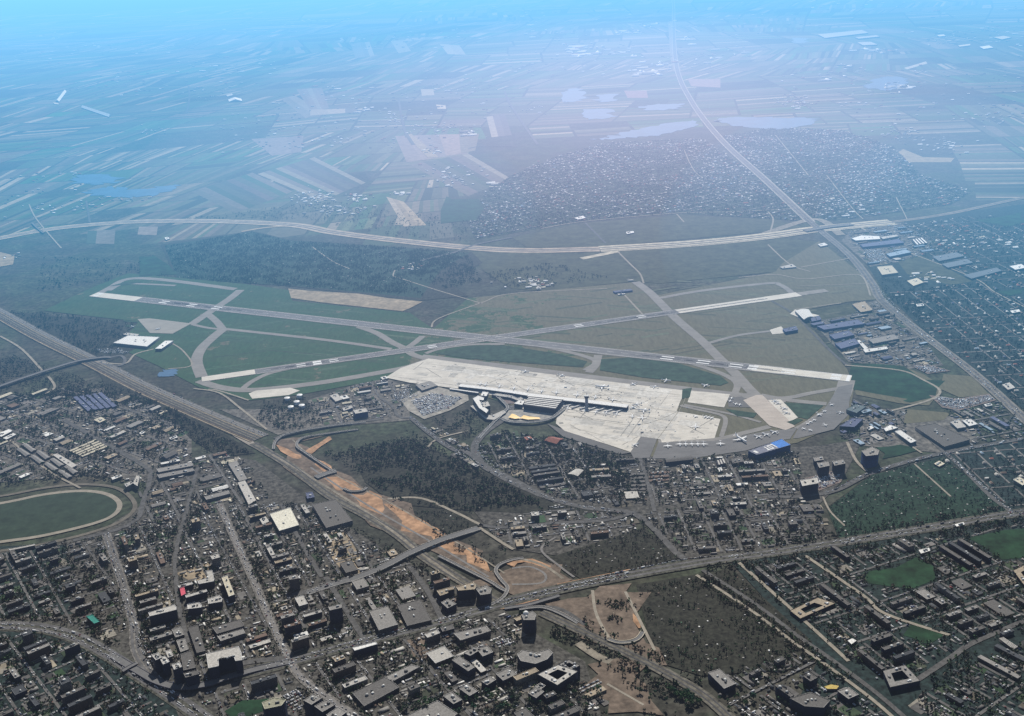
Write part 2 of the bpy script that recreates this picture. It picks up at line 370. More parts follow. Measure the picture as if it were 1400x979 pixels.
for P, n, cols in [
    ([(262, 262), (345, 236), (400, 262), (322, 292)], 9, None), ([(352, 238), (430, 215), (500, 250), (440, 275)], 10, None),
    ([(560, 225), (640, 210), (700, 245), (640, 268)], 9, None), ([(385, 136), (402, 130), (440, 152), (418, 162)], 4, [(.03, .10, .05), (.20, .17, .13)]),
    ([(405, 122), (440, 120), (450, 148), (425, 152)], 5, [(.22, .19, .15), (.2, .15, .12)]), ([(424, 150), (496, 148), (496, 153), (424, 158)], 3, [(.34, .27, .19), (.12, .1, .08)]),
    ([(540, 186), (600, 184), (640, 210), (556, 222)], 4, [(.2, .16, .14), (.24, .18, .15)]), ([(600, 184), (655, 183), (650, 206), (610, 213)], 4, [(.28, .2, .16), (.17, .14, .1)]),
    ([(343, 190), (415, 186), (412, 208), (372, 213)], 3, [(.22, .17, .15)]), ([(480, 60), (505, 57), (512, 76), (486, 80)], 4, [(.28, .25, .2), (.17, .16, .14)]),
    ([(534, 56), (552, 55), (562, 70), (545, 73)], 2, [(.34, .3, .22)]), ([(601, 60), (628, 62), (637, 75), (612, 74)], 2, [(.36, .31, .22)]),
    ([(575, 122), (592, 122), (594, 130), (577, 131)], 1, [(.36, .31, .22)]), ([(596, 143), (609, 144), (610, 149), (598, 149)], 1, [(.5, .42, .3)]),
    ([(528, 269), (552, 276), (583, 308), (552, 310)], 3, [(.42, .34, .24), (.36, .28, .18)]), ([(190, 310), (216, 310), (214, 322), (188, 321)], 2, [(.25, .2, .17)]),
    ([(120, 316), (158, 314), (156, 334), (118, 333)], 3, [(.16, .14, .12), (.06, .09, .06)]), ([(665, 160), (690, 155), (700, 185), (672, 188)], 3, [(.3, .26, .2), (.12, .1, .09)]),
    ([(853, 124), (884, 124), (886, 134), (858, 134)], 1, [(.27, .16, .14)]), ([(940, 108), (985, 108), (985, 120), (945, 118)], 1, [(.3, .2, .17)]),
    ([(1236, 93), (1266, 84), (1268, 87), (1240, 95)], 1, [(.5, .45, .36)]), ([(1115, 203), (1160, 208), (1165, 221), (1112, 218)], 2, [(.36, .3, .2)]),
    ([(1215, 216), (1235, 204), (1262, 215), (1305, 216), (1300, 222), (1220, 222)], 1, [(.3, .24, .15)])]:
    W = Gs(P); zf += .02
    if len(P) == 4 and n > 1:
        a, b, c, d = [np.array(q) for q in W]
        for i in range(n):
            t0, t1 = i/n, (i+1)/n
            col = np.array((cols or pal)[rng.integers(len(cols or pal))])*rng.uniform(.85, 1.15)
            q = [a+(b-a)*t0, a+(b-a)*t1, d+(c-d)*t1, d+(c-d)*t0]; q = ccw([tuple(x) for x in q])
            mb.add([(x, y, zf) for x, y in q], [[0, 1, 2, 3]], col)
    else: mb.add([(x, y, zf) for x, y in W], tri(W), cols[0] if cols else pal[0])
struct(mb.build('farm_fields', vcol('field_soil', 1/45, .3)))

sheet('dry_ground', [[(640, 345), (700, 345), (790, 348), (850, 335), (1060, 325), (1110, 330), (1130, 335), (1190, 380), (1060, 372), (900, 388), (870, 385), (740, 398), (700, 395), (660, 370)],
                     [(700, 325), (800, 305), (930, 295), (1060, 300), (1100, 312), (820, 338), (720, 338)], [(1225, 355), (1260, 350), (1330, 385), (1300, 390), (1240, 375)],
                     [(1080, 428), (1165, 415), (1175, 428), (1115, 440)]], 1.6, DRY, False)
sheet('grass', [[(60, 425), (120, 396), (175, 374), (330, 388), (394, 397), (400, 412), (560, 428), (592, 450), (640, 408), (760, 396), (870, 386), (900, 404), (1060, 372), (1070, 360), (1120, 330), (1140, 345), (1190, 385), (1197, 410), (1160, 413), (1080, 428), (1115, 455), (1158, 505), (1168, 530), (1160, 575), (1090, 606), (950, 628), (900, 626), (860, 620),
                 (775, 590), (760, 575), (640, 535), (545, 515), (410, 540), (340, 548), (272, 530), (215, 500), (160, 475), (190, 440), (100, 430)],
                [(1165, 500), (1230, 500), (1262, 512), (1290, 530), (1270, 555), (1230, 552), (1170, 540)], [(1290, 512), (1330, 515), (1352, 540), (1312, 544), (1285, 532)],
                [(1240, 560), (1300, 565), (1290, 575), (1235, 580)]], 1.75, GRASS)
sheet('green_field', [[(190, 352), (215, 348), (245, 375), (205, 378)], [(1166, 500), (1228, 500), (1262, 514), (1286, 530), (1268, 552), (1228, 548), (1168, 538)],
                      [(610, 268), (650, 272), (652, 300), (590, 306)], [(1175, 785), (1260, 770), (1280, 795), (1240, 805), (1190, 800)], [(1330, 735), (1400, 722), (1410, 760), (1370, 765)],
                      [(1255, 850), (1290, 870), (1270, 882), (1235, 870)], [(1200, 615), (1240, 605), (1255, 618), (1210, 628)], [(1365, 400), (1400, 396), (1400, 402), (1375, 406)],
                      [(300, 975), (360, 950), (380, 965), (330, 985)], [(1330, 300), (1400, 290), (1410, 305), (1370, 310)]], 2.0, GRN, rough=True)
sheet('water', [[(810, 191), (838, 187), (850, 181), (900, 171), (945, 165), (954, 170), (912, 183), (860, 189)], [(978, 166), (1000, 160), (1050, 161), (1106, 162), (1113, 170), (1060, 177), (1010, 173)],
                [(767, 140), (771, 124), (792, 121), (801, 130), (790, 139)], [(815, 130), (838, 129), (842, 138), (820, 139)], [(797, 150), (830, 149), (836, 160), (800, 162)],
                [(880, 144), (930, 142), (924, 149), (884, 151)], [(1180, 117), (1205, 106), (1232, 106), (1238, 114), (1215, 124), (1195, 122)], [(1083, 52), (1104, 53), (1100, 59), (1084, 58)],
                [(118, 262), (150, 256), (195, 259), (238, 253), (232, 263), (180, 270), (130, 268)], [(99, 243), (130, 238), (160, 244), (150, 251), (112, 252)], [(215, 512), (228, 506), (240, 505), (244, 511), (222, 516)]], 2.2, WATER, sm=True, rough=True)
sheet('bare_sand', [[(394, 395), (420, 398), (490, 402), (530, 408), (578, 413), (560, 422), (550, 426), (440, 414), (398, 408)], [(0, 345), (20, 350), (18, 362), (-6, 366)], [(555, 185), (562, 183), (600, 215), (585, 216)],
                    [(440, 735), (470, 725), (492, 760), (495, 785), (475, 790), (455, 765)], [(240, 785), (285, 770), (292, 790), (262, 796)]], 2.1, SAND, False)
sheet('brown_earth', [[(374, 606), (400, 592), (430, 600), (412, 615), (470, 650), (540, 690), (640, 755), (682, 785), (672, 812), (640, 796), (560, 740), (480, 695), (400, 640)],
                      [(684, 782), (720, 762), (760, 775), (800, 792), (760, 808), (700, 818), (680, 800)], [(745, 825), (800, 810), (860, 800), (872, 815), (895, 878), (900, 900), (880, 900), (850, 885), (805, 868)],
                      [(820, 910), (860, 905), (895, 935), (905, 979), (830, 985), (800, 950)], [(560, 875), (600, 872), (610, 900), (570, 905)]], 2.3, EARTHB, False, rough=True)
sheet('orange_earth', [[(378, 608), (404, 620), (412, 628), (398, 628)], [(535, 700), (560, 708), (620, 742), (640, 755), (632, 760), (600, 745), (560, 722)], [(430, 628), (452, 638), (460, 646), (448, 648), (432, 640)], [(442, 652), (462, 650), (500, 672), (485, 675), (462, 670)],
                       [(480, 678), (512, 674), (525, 690), (520, 702), (500, 695)], [(520, 690), (535, 692), (620, 742), (612, 745), (560, 715)], [(622, 752), (640, 752), (680, 780), (668, 784), (640, 770)],
                       [(690, 770), (725, 764), (755, 775), (745, 778), (715, 770), (700, 776)], [(760, 800), (860, 778), (850, 788), (765, 806)], [(600, 845), (680, 830), (740, 818), (735, 823), (640, 842)],
                       [(420, 615), (450, 598), (455, 601), (425, 622)], [(864, 840), (869, 840), (878, 858), (873, 860)]], 2.45, EARTH, False, rough=True)

GRW = Gs([(130, 398), (175, 376), (330, 390), (400, 413), (560, 430), (640, 410), (870, 388), (1060, 374), (1190, 388), (1150, 500), (1000, 535), (600, 484), (540, 512), (400, 535), (275, 525), (170, 470)])
# airfield pavements
def prw(a, b, t): return tuple(np.array(a)+(np.array(b)-np.array(a))*t)
A0, A1 = G(128, 403), G(1163.5, 518.5); B0, B1 = G(276, 519.5), G(1092, 403)
def strip(mb, a, b, t0, t1, w, z, off=0, col=(.5,)*3): ribbon(mb, [prw(a, b, t0), prw(a, b, t1)], w, z, col=col, off=off)
for nm, a, b, w in (('runway', A0, A1, 72), ('runway', B0, B1, 60)):
    mb = MB(); strip(mb, a, b, 0, 1, w, 2.9 if w > 65 else 3.0); struct(mb.build(nm, RWY)); markline([a, b], w+10)
mb = MB()
for s in (-1, 1): strip(mb, A0, A1, .085, .93, 9, 3.05, s*33); strip(mb, B0, B1, .08, .76, 8, 3.1, s*27)
struct(mb.build('runway_shoulder', TAXI))
mb = MB(); strip(mb, A0, A1, 0, .078, 64, 3.15); strip(mb, A0, A1, .90, 1, 62, 3.15, 0); strip(mb, B0, B1, 0, .078, 52, 3.2)
for s in (-1, 1): strip(mb, B0, B1, .772, .985, 22, 3.2, s*16)
strip(mb, B0, B1, .94, 1, 58, 3.22); struct(mb.build('bright_concrete', CONCW))
mb = MB()
LA = np.hypot(*(np.array(A1)-A0)); LB = np.hypot(*(np.array(B1)-B0))
def mark_set(a, b, L, t0, t1, hw, z):
    n = int(L/60)
    for i in range(n):
        t = i/n
        if t0 < t < t1: strip(mb, a, b, t, t+30/L, 1.1, z)
    for s in (-1, 1): strip(mb, a, b, t0, t1, 1.0, z, s*hw)
mark_set(A0, A1, LA, .08, .985, 28, 3.3); mark_set(B0, B1, LB, .08, .94, 23, 3.35)
def bars(a, b, t0, t1, hw, z, n=5, bw=3):
    for s in (-1, 1):
        for k in range(n): strip(mb, a, b, t0, t1, bw, z, s*(hw*.22+k*hw*.16))
bars(A0, A1, .004, .012, 30, 3.3); bars(A0, A1, .945+.035, .99, 30, 3.3, 5, 4); strip(mb, A0, A1, .9955, .999, 62, 3.3)
for t in (.115, .16, .20): 
    for s in (-1, 1): strip(mb, A0, A1, t, t+.013, 9, 3.3, s*12)
for t in (.875, .84, .80, .93):
    for s in (-1, 1): strip(mb, A0, A1, t, t+.014, 8, 3.3, s*12)
bars(A0, A1, .895, .905, 30, 3.3, 4, 4)
for t in (.14, .19, .345, .59, .70):
    for s in (-1, 1): strip(mb, B0, B1, t, t+.014, 7, 3.4, s*10)
bars(B0, B1, .165, .178, 26, 3.4, 4, 4)
struct(mb.build('runway_marking', PAINT))
road('stopway', [(1092, 403), (1130, 397.5)], 46, 2.95, concmat('worn_stopway', (.30, .28, .25), .35), 1)
TW = [([(135, 402), (152, 393), (168, 384), (192, 381), (240, 385), (322, 396)], 40), ([(150, 398), (168, 389), (200, 389), (240, 391)], 22), ([(329, 397), (314, 409), (296, 421), (262, 444)], 44), ([(284, 430), (296, 440), (305, 451)], 36), ([(262, 444), (285, 449), (306, 451)], 20),
      ([(306, 450), (290, 463), (275, 478), (269, 495), (276, 516)], 48), ([(304, 450), (360, 456), (450, 466), (535, 478)], 26), ([(490, 447), (515, 456), (535, 468), (553, 477), (566, 486), (590, 493)], 34),
      ([(578, 460), (566, 470), (552, 479), (540, 484)], 30), ([(272, 521), (300, 530), (345, 534), (430, 525), (520, 510), (560, 502), (588, 492)], 42), ([(330, 534), (345, 522), (372, 510), (420, 500)], 26),
      ([(576, 488), (700, 503), (820, 518), (940, 533), (1010, 541), (1075, 548)], 46), ([(582, 484), (600, 478), (640, 472), (690, 471)], 22), ([(700, 466), (760, 478), (800, 488), (815, 496), (800, 507)], 26), ([(818, 486), (814, 500), (805, 510)], 34),
      ([(760, 476), (850, 487), (920, 492), (975, 507), (1006, 523), (1005, 538)], 26), ([(869, 386), (888, 400), (905, 417), (925, 437), (960, 467), (985, 492), (1005, 511), (1022, 530), (1035, 543)], 44),
      ([(903, 408), (960, 398), (1050, 388), (1066, 390), (1078, 397), (1086, 405)], 30), ([(968, 470), (1010, 459), (1056, 453)], 20), ([(1020, 540), (1070, 545), (1110, 538), (1152, 531)], 26), ([(1040, 541), (1080, 548), (1130, 553)], 30),
      ([(1158, 520), (1152, 540), (1142, 558)], 60), ([(930, 555), (950, 560), (985, 568), (992, 577), (986, 598)], 16), ([(900, 604), (975, 602), (1020, 592), (1052, 584)], 26), ([(935, 554), (1000, 567), (1040, 578)], 14), ([(1092, 588), (1110, 578), (1145, 555)], 40)]
for i, (p, w) in enumerate(TW):
    road('taxiway', p, w, 2.5+.006*i, TAXI)
sheet('apron', [[(527, 517), (548, 504), (586, 491), (700, 506), (820, 521), (938, 535), (930, 550), (925, 563), (985, 574), (977, 600), (905, 606), (900, 594), (880, 592), (862, 619), (838, 611), (772, 590), (760, 580), (762, 568), (720, 563), (690, 545), (640, 534), (560, 524)]], 2.85, CONC)
sheet('apron', [[(945, 535), (998, 540), (990, 558), (940, 551)]], 2.95, CONC)
sheet('apron', [[(1016, 548), (1034, 541), (1042, 541), (1087, 584), (1074, 589), (1052, 583)]], 2.97, concmat('pink_concrete', (.50, .44, .38), .12))
sheet('apron', [[(1050, 548), (1067, 547), (1092, 571), (1079, 578), (1072, 573)]], 2.96, CONC)
sheet('apron', [[(340, 539), (350, 535), (397, 531), (410, 535), (395, 541), (345, 546)]], 2.96, CONC)
sheet('apron', [[(188, 437), (205, 436), (262, 443), (236, 457), (205, 456)]], 2.94, concmat('tan_apron', (.33, .31, .27), .1))
sheet('asphalt_apron', [[(880, 591), (902, 592), (888, 627), (866, 627), (862, 619)], [(900, 606), (975, 604), (1045, 591), (1090, 586), (1080, 601), (1060, 604), (1020, 617), (950, 627), (892, 628)], [(1092, 585), (1112, 575), (1130, 556), (1146, 530), (1166, 526), (1161, 550), (1160, 568), (1140, 588), (1092, 600), (1084, 600)]], 2.8, concmat('asphalt_apron_surface', (.185, .18, .175), .15))
sheet('asphalt_apron', [[(995, 545), (1014, 543), (1030, 552), (1030, 558), (996, 557)], [(748, 580), (775, 590), (838, 612), (862, 620), (848, 622), (770, 598)]], 2.83, concmat('asphalt_apron_edge', (.16, .155, .15), .15))
sheet('grass', [[(933, 533), (946, 531), (943, 544), (932, 546)], [(1072, 551), (1126, 555), (1104, 574), (1090, 571)], [(1075, 578), (1092, 573), (1098, 575), (1085, 582)], [(992, 560), (1035, 566), (1030, 572), (1008, 570)], [(150, 392), (168, 387), (195, 386), (180, 389)], [(594, 484), (640, 474), (690, 473), (760, 484), (803, 495), (797, 503), (700, 496), (640, 491)], [(820, 507), (822, 492), (860, 490), (925, 497), (985, 515), (996, 524), (985, 528), (880, 517)]], 3.0, GRN2)
sheet('apron', [[(1080, 430), (1087, 424), (1120, 432), (1112, 442)], [(1052, 452), (1068, 447), (1076, 456), (1056, 458)]], 2.9, CONC)
mb = MB()   # slab repairs, stains and tyre tracks on the apron
AW = Gs([(527, 517), (548, 504), (586, 491), (700, 506), (820, 521), (938, 535), (930, 550), (925, 563), (985, 574), (977, 600), (905, 606), (900, 594), (880, 592), (862, 619), (838, 611), (772, 590), (760, 580), (762, 568), (720, 563), (690, 545), (640, 534), (560, 524)])
a0, a1 = np.array(G(600, 500)), np.array(G(930, 540)); ar = math.atan2(*(a1-a0)[::-1]); zz = 2.9
for k in range(620):
    x, y = [v for v in G(rng.uniform(530, 985), rng.uniform(490, 618))]; q = rng.random(); w, d = (rng.uniform(25, 110), rng.uniform(15, 50)) if q < .45 else ((rng.uniform(60, 260), rng.uniform(1.5, 4)) if q < .8 else rng.uniform(4, 16, 2))
    P = rect(x, y, w, d, ar+(rng.normal(0, .02) if q < .45 else rng.choice([0, 0, .5, 1.2, -.6, 1.57])))
    if all(inpoly(np.array([p[0]]), np.array([p[1]]), AW)[0] for p in P):
        zz += .0004; c = rng.uniform(.44, .70) if q < .45 else rng.uniform(.22, .42); mb.add([(*p, zz) for p in P], [[0, 1, 2, 3]], (c, c*.96, c*.87))
struct(mb.build('apron_stains', vcol('stained_concrete', .08, .25)))
mb = MB()
for a, b, L, ts in ((A0, A1, LA, ((.10, .26), (.76, .94))), (B0, B1, LB, ((.09, .24), (.62, .77)))):
    for t0, t1 in ts:
        for k in range(16): s0 = rng.uniform(t0, t1-.03); strip(mb, a, b, s0, s0+rng.uniform(.02, .07), rng.uniform(1, 3.5), 3.25+.002*k, rng.normal(0, 5))
struct(mb.build('tyre_marks', flat('rubber_marks', (.075, .073, .075), .3, .1)))
mb = MB()   # worn patches and mowing lanes in the infield
for k in range(420):
    px_, py_ = rng.uniform(130, 1190), rng.uniform(385, 545); x, y = G(px_, py_); w, d = rng.uniform(60, 320), rng.uniform(4, 22)
    P = rect(x, y, w, d, rng.choice([-.33, .30])+rng.normal(0, .03))
    if True:
        if not inpoly(np.array([p[0] for p in P]), np.array([p[1] for p in P]), GRW).all(): continue
        gx_ = np.clip((px_-300)/800, 0, 1); base_ = np.array((.034, .084, .038))*(1-gx_)+np.array((.112, .112, .070))*gx_; mb.add([(*p, 1.85+k*.0004) for p in P], [[0, 1, 2, 3]], base_*rng.uniform(.75, 1.3))
struct(mb.build('mown_strips', vcol('mown_turf', .06, .35)))
mb = MB()   # taxi lines
for p in ([(590, 499), (700, 513), (820, 528), (930, 541)], [(770, 568), (870, 582), (930, 562)], [(900, 600), (930, 560), (937, 545)], [(780, 585), (850, 603)]): ribbon(mb, smooth(Gs(p)), 2.0, 3.1)
struct(mb.build('taxi_marking', flat('faded_marking', (.30, .28, .22), .1)))

# ------------------------------------------------------------------ roads and railway
SWL = flat('light_asphalt', (.23, .22, .21), .2, 1/15, scale2=.3)
def multi(name, pts, parts, z, k=6):
    W = smooth(Gs(pts), k); tot = max(abs(o)+w/2 for o, w, _ in parts)*2; markline(W, tot+2)
    for i, (o, w, mt) in enumerate(parts):
        mb = MB(); ribbon(mb, W, w, z+.12*i, off=o); struct(mb.build(name if i else 'road_verge', mt))
    return W
MW = [(-30, 331), (0, 326), (60, 315), (120, 308), (200, 303), (300, 303), (400, 308), (450, 317), (500, 324), (560, 331), (640, 339), (720, 343), (820, 341), (950, 333), (1050, 323), (1115, 314), (1220, 304), (1300, 292), (1400, 271), (1500, 258)]
multi('motorway', MW[:13], [(0, 95, flat('motorway_sand', (.40, .33, .25), .35, 1/50)), (14, 13, ASPH), (-14, 13, ASPH)], 2.4)
multi('motorway', MW[12:17], [(0, 120, flat('motorway_pale', (.50, .45, .34), .35, 1/40)), (24, 14, ASPH), (-10, 14, ASPH), (-44, 6, ASPHD)], 2.42)
multi('motorway', MW[16:], [(0, 40, flat('motorway_tan', (.22, .18, .13), .4, 1/50)), (0, 12, ASPH)], 2.4)
road('motorway_slip', [(330, 317), (360, 312), (395, 309)], 30, 2.2, SAND)
road('motorway_slip', [(795, 354), (820, 349), (845, 344)], 40, 2.2, flat('motorway_pale', (.40, .36, .27)))
AV = [(912, -20), (920, 0), (921, 40), (925, 92), (945, 138), (985, 190), (1048, 248), (1108, 304), (1160, 348), (1192, 388), (1206, 412), (1258, 455), (1330, 510), (1400, 573), (1470, 640)]
road('road_verge', AV[:8], 60, 2.38, flat('far_avenue_verge', (.36, .34, .30), .35, 1/40))
multi('avenue', AV, [(0, 44, flat('avenue_verge', (.20, .185, .16), .3, 1/30)), (9, 10, ASPH), (-9, 10, ASPH)], 2.6)
road('road_verge', [(917, 30), (921, 75), (926, 98)], 90, 2.3, VERGE); road('road_verge', [(1045, 320), (1115, 300), (1150, 322)], 50, 2.3, VERGE)
multi('expressway', [(-40, 409), (0, 430), (60, 463), (130, 497), (200, 533), (300, 577), (355, 600)], [(0, 84, flat('rail_corridor', (.15, .14, .115), .6, 1/14, scale2=.1)), (33, 8, SWL), (22, 8, SWL), (11, 3, SAND), (4, 3, ASPHD), (-3, 2.5, VERGE), (-10, 3, ASPHD), (-16, 2.5, VERGE), (-23, 3, ASPHD), (-29, 4, EARTHB), (-37, 5, SAND)], 2.4)
multi('railway', [(345, 607), (360, 615), (400, 640), (450, 678), (500, 705), (545, 733), (580, 762), (640, 800), (680, 825)], [(0, 34, flat('rail_corridor', (.17, .155, .13))), (8, 4, ASPHD), (-8, 4, ASPHD)], 2.5)
multi('railway', [(740, 838), (800, 866), (850, 890), (900, 915), (960, 950), (1000, 985)], [(0, 30, flat('rail_corridor', (.17, .155, .13))), (6, 4, ASPHD), (-6, 4, ASPHD)], 2.5)
road('gravel_strip', [(225, 540), (290, 575), (340, 605), (372, 622)], 26, 2.35, flat('pale_gravel', (.34, .30, .25), .3, 1/20)); road('gravel_strip', [(790, 880), (815, 897), (835, 906)], 22, 2.35, VERGE)
multi('main_road', [(1480, 690), (1400, 701), (1320, 714), (1220, 731), (1130, 745), (1050, 757), (980, 766), (870, 785), (780, 803), (700, 822), (640, 840), (560, 862), (480, 882), (400, 905), (300, 930)],
      [(0, 44, flat('road_edge', (.085, .085, .07), .8, 1/10)), (9, 8, ASPH), (-9, 8, ASPH)], 2.55)
multi('boulevard', [(-30, 858), (0, 856), (50, 858), (100, 870), (145, 893), (190, 922), (240, 955), (290, 990)], [(0, 46, flat('road_edge', (.125, .118, .105))), (11, 12, ASPH), (-11, 12, ASPH)], 2.5)
multi('boulevard', [(145, 730), (165, 790), (182, 850), (188, 895), (225, 945)], [(0, 26, flat('street_edge', (.17, .16, .145), .7, 1/8)), (5.5, 7, ASPH), (-5.5, 7, ASPH)], 2.6)
multi('street', [(300, 690), (320, 735), (345, 790), (362, 830), (385, 880), (410, 925), (470, 970), (520, 1000)], [(0, 24, flat('street_edge', (.15, .14, .13))), (0, 14, SWL)], 2.65)
SW = flat('street_asphalt', (.12, .118, .115), .4, 1/15, scale2=.3); PATH = flat('pale_track', (.30, .27, .22), .25, 1/20)
for p, w in [([(445, 790), (470, 830), (495, 870), (510, 885)], 14), ([(560, 775), (585, 810), (605, 850)], 14), ([(270, 640), (255, 700), (240, 760), (245, 830), (258, 880)], 12), ([(385, 690), (410, 740), (440, 790)], 12),
             ([(100, 470), (240, 590), (270, 600)], 0), ([(230, 530), (330, 590)], 0), ([(88, 575), (140, 605), (200, 640), (205, 655), (195, 690), (188, 710), (160, 725), (100, 740)], 16), ([(66, 515), (75, 530), (60, 540)], 10),
             ([(0, 460), (30, 478), (62, 512)], 10), ([(400, 815), (480, 795), (505, 785)], 22), ([(290, 915), (350, 905), (400, 900)], 18), ([(340, 548), (300, 535), (285, 533)], 8),
             ([(375, 600), (420, 588), (470, 580), (525, 573)], 16), ([(560, 570), (590, 595), (620, 615), (640, 620), (680, 650), (740, 678), (800, 695), (870, 705), (925, 757), (940, 765)], 20), ([(520, 545), (535, 555), (545, 570), (560, 572)], 12),
             ([(700, 555), (690, 572), (665, 590), (650, 608), (652, 625), (665, 640), (690, 652), (740, 678)], 28), ([(655, 718), (690, 722), (760, 716), (830, 712), (870, 700)], 14), ([(655, 722), (690, 745), (702, 752)], 10),
             ([(1125, 676), (1150, 668), (1185, 650), (1230, 635), (1290, 620), (1400, 600)], 20), ([(1050, 680), (1090, 680), (1125, 676)], 16), ([(1290, 618), (1320, 645), (1355, 680), (1385, 702)], 16), ([(1270, 600), (1290, 618)], 14),
             ([(1158, 605), (1170, 630), (1185, 645)], 10), ([(870, 610), (885, 660), (895, 700)], 12), ([(960, 780), (1030, 825), (1090, 870), (1140, 905), (1200, 950), (1240, 985)], 12), ([(952, 787), (1022, 832), (1082, 877), (1132, 912), (1192, 957), (1232, 992)], 9), ([(1010, 770), (1100, 850), (1160, 905)], 10),
             ([(1240, 940), (1300, 900), (1330, 880), (1400, 850)], 14), ([(1100, 760), (1180, 815), (1210, 840), (1300, 870)], 10), ([(1130, 340), (1070, 355), (1010, 368)], 0), ([(40, 280), (50, 300), (84, 340)], 9), ([(118, 275), (123, 305)], 14),
             ([(545, 135), (549, 160), (556, 188)], 22), ([(690, 125), (696, 140), (712, 165), (735, 198)], 22), ([(700, 200), (660, 200), (640, 203)], 16), ([(258, 118), (259, 135), (255, 155)], 20), ([(555, 183), (565, 198)], 30),
             ([(800, 305), (828, 333)], 12), ([(1050, 290), (1057, 300), (1053, 318)], 9), ([(740, 313), (800, 303), (925, 292), (1000, 290), (1100, 285)], 10), ([(925, 293), (935, 304)], 8), ([(845, 345), (862, 362), (875, 375), (880, 388)], 9),
             ([(575, 357), (620, 346), (650, 335), (700, 325)], 22), ([(427, 338), (455, 358), (478, 368)], 7), ([(540, 370), (538, 378), (550, 382), (600, 398), (660, 416)], 7), ([(590, 448), (600, 436), (660, 414), (700, 402), (830, 395)], 8),
             ([(852, 402), (878, 430)], 9), ([(1050, 335), (1080, 362), (1108, 372)], 8), ([(1095, 366), (1160, 354)], 9), ([(1010, 380), (1060, 376), (1100, 382), (1160, 376), (1180, 380), (1190, 405)], 8), ([(1090, 392), (1195, 388)], 5),
             ([(1055, 412), (1085, 430), (1110, 455), (1140, 485), (1158, 500)], 12), ([(1085, 424), (1150, 415)], 7), ([(1155, 500), (1230, 507), (1262, 520), (1285, 535), (1270, 548), (1220, 562)], 10), ([(1205, 410), (1240, 440)], 12),
             ([(530, 683), (575, 682), (620, 700), (650, 715), (660, 720)], 10), ([(810, 808), (815, 840), (832, 873)], 8), ([(855, 810), (880, 860), (895, 890)], 8), ([(830, 936), (880, 965)], 6), ([(700, 832), (760, 832), (800, 855)], 12),
             ([(230, 505), (262, 500), (250, 480), (235, 470)], 7), ([(130, 495), (170, 498), (185, 485), (210, 478)], 10), ([(1240, 345), (1330, 380), (1360, 400), (1400, 420)], 8), ([(1225, 270), (1240, 300)], 6), ([(1130, 240), (1165, 285), (1180, 300)], 7),
             ([(1170, 195), (1215, 215)], 7), ([(1060, 185), (1105, 240)], 8), ([(935, 205), (955, 240), (1000, 250)], 7), ([(0, 590), (60, 640), (110, 668)], 8), ([(640, 590), (600, 600), (585, 612)], 8), ([(1215, 590), (1260, 620)], 8),
             ([(1250, 635), (1300, 680)], 6), ([(1125, 680), (1135, 700), (1155, 720)], 6), ([(265, 532), (300, 538), (330, 560), (365, 588)], 9)]:
    if w: road('road' if w > 9 else 'track', p, w, 2.7+.001*len(p), SW if w > 11 else PATH)
for p, w, m_ in [([(372, 622), (420, 650), (500, 700), (560, 745), (640, 805)], 9, VERGE), ([(425, 640), (500, 690), (600, 748), (668, 790)], 7, SWL), ([(400, 602), (450, 645), (540, 692), (640, 752), (690, 785)], 5, VERGE), ([(690, 770), (715, 766), (745, 775), (770, 792)], 9, VERGE), ([(700, 778), (725, 776), (745, 786), (740, 798), (700, 800)], 7, SWL), ([(760, 735), (740, 752), (765, 775), (785, 790)], 7, SWL)]:
    road('dirt_road', p, w, 2.6, m_)
# racecourse
ctr = [(-90, 700), (0, 689), (60, 677), (110, 672), (145, 676), (163, 688), (158, 703), (130, 716), (60, 733), (0, 742), (-90, 757)]
sheet('grass', [ctr], 2.3, flat('racecourse_turf', (.033, .052, .033), .3, 1/40), sm=True)
road('racetrack', ctr, 16, 2.5, flat('track_sand', (.30, .27, .22), .2)); road('racetrack', [(-90, 688), (0, 679), (60, 668), (112, 663), (160, 668), (184, 688), (176, 706), (140, 724), (60, 745), (0, 754)], 14, 2.4, flat('racecourse_edge', (.15, .135, .11), .3))
mark(smooth(Gs([(-90, 675), (60, 660), (120, 655), (180, 665), (192, 690), (180, 712), (140, 730), (60, 748), (-90, 770)]), 3))
# ------------------------------------------------------------------ named buildings
ROOFC = {'white': (.80, .79, .75), 'cream': (.62, .57, .44), 'light grey': (.50, .48, .44), 'grey': (.26, .25, .235), 'dark grey': (.12, .115, .11), 'charcoal': (.055, .062, .072), 'tan': (.36, .30, .22), 'red': (.30, .11, .08), 'brown': (.16, .11, .085), 'blue': (.05, .12, .40), 'slate blue': (.10, .12, .21), 'pale blue': (.30, .40, .50), 'teal': (.03, .25, .20), 'pink': (.65, .10, .15), 'yellow': (.62, .47, .13), 'green': (.06, .13, .08)}
WALLS = {'pale': wallmat('pale_panel_wall', (.24, .23, .215), (.03, .035, .05)), 'grey': wallmat('grey_panel_wall', (.12, .115, .12), (.02, .025, .04)), 'glass': wallmat('dark_glass_wall', (.045, .05, .075), (.012, .018, .04), 4, 3.6, .6),
         'blue': wallmat('blue_glass_wall', (.03, .07, .17), (.012, .035, .11), 4, 3.6, .5), 'metal': wallmat('metal_hall_wall', (.17, .17, .18), (.09, .09, .10), 7, 12, .8), 'brick': wallmat('brown_wall', (.12, .09, .075), (.03, .03, .04))}
ROOFM = vcol('roofing', .25, .35, .8, .25); UNITM = vcol('rooftop_plant', .4, .3, .6, .3); V2 = vcol('painted_metal', .3, .2, .5, .4)
def inset(P, d):
    P = ccw(P); n = len(P); c = np.mean(P, axis=0); out = []
    for p in P:
        v = np.array(p)-c; L = np.linalg.norm(v); out.append(tuple(c+v*max(.1, (L-d)/L)))
    return out
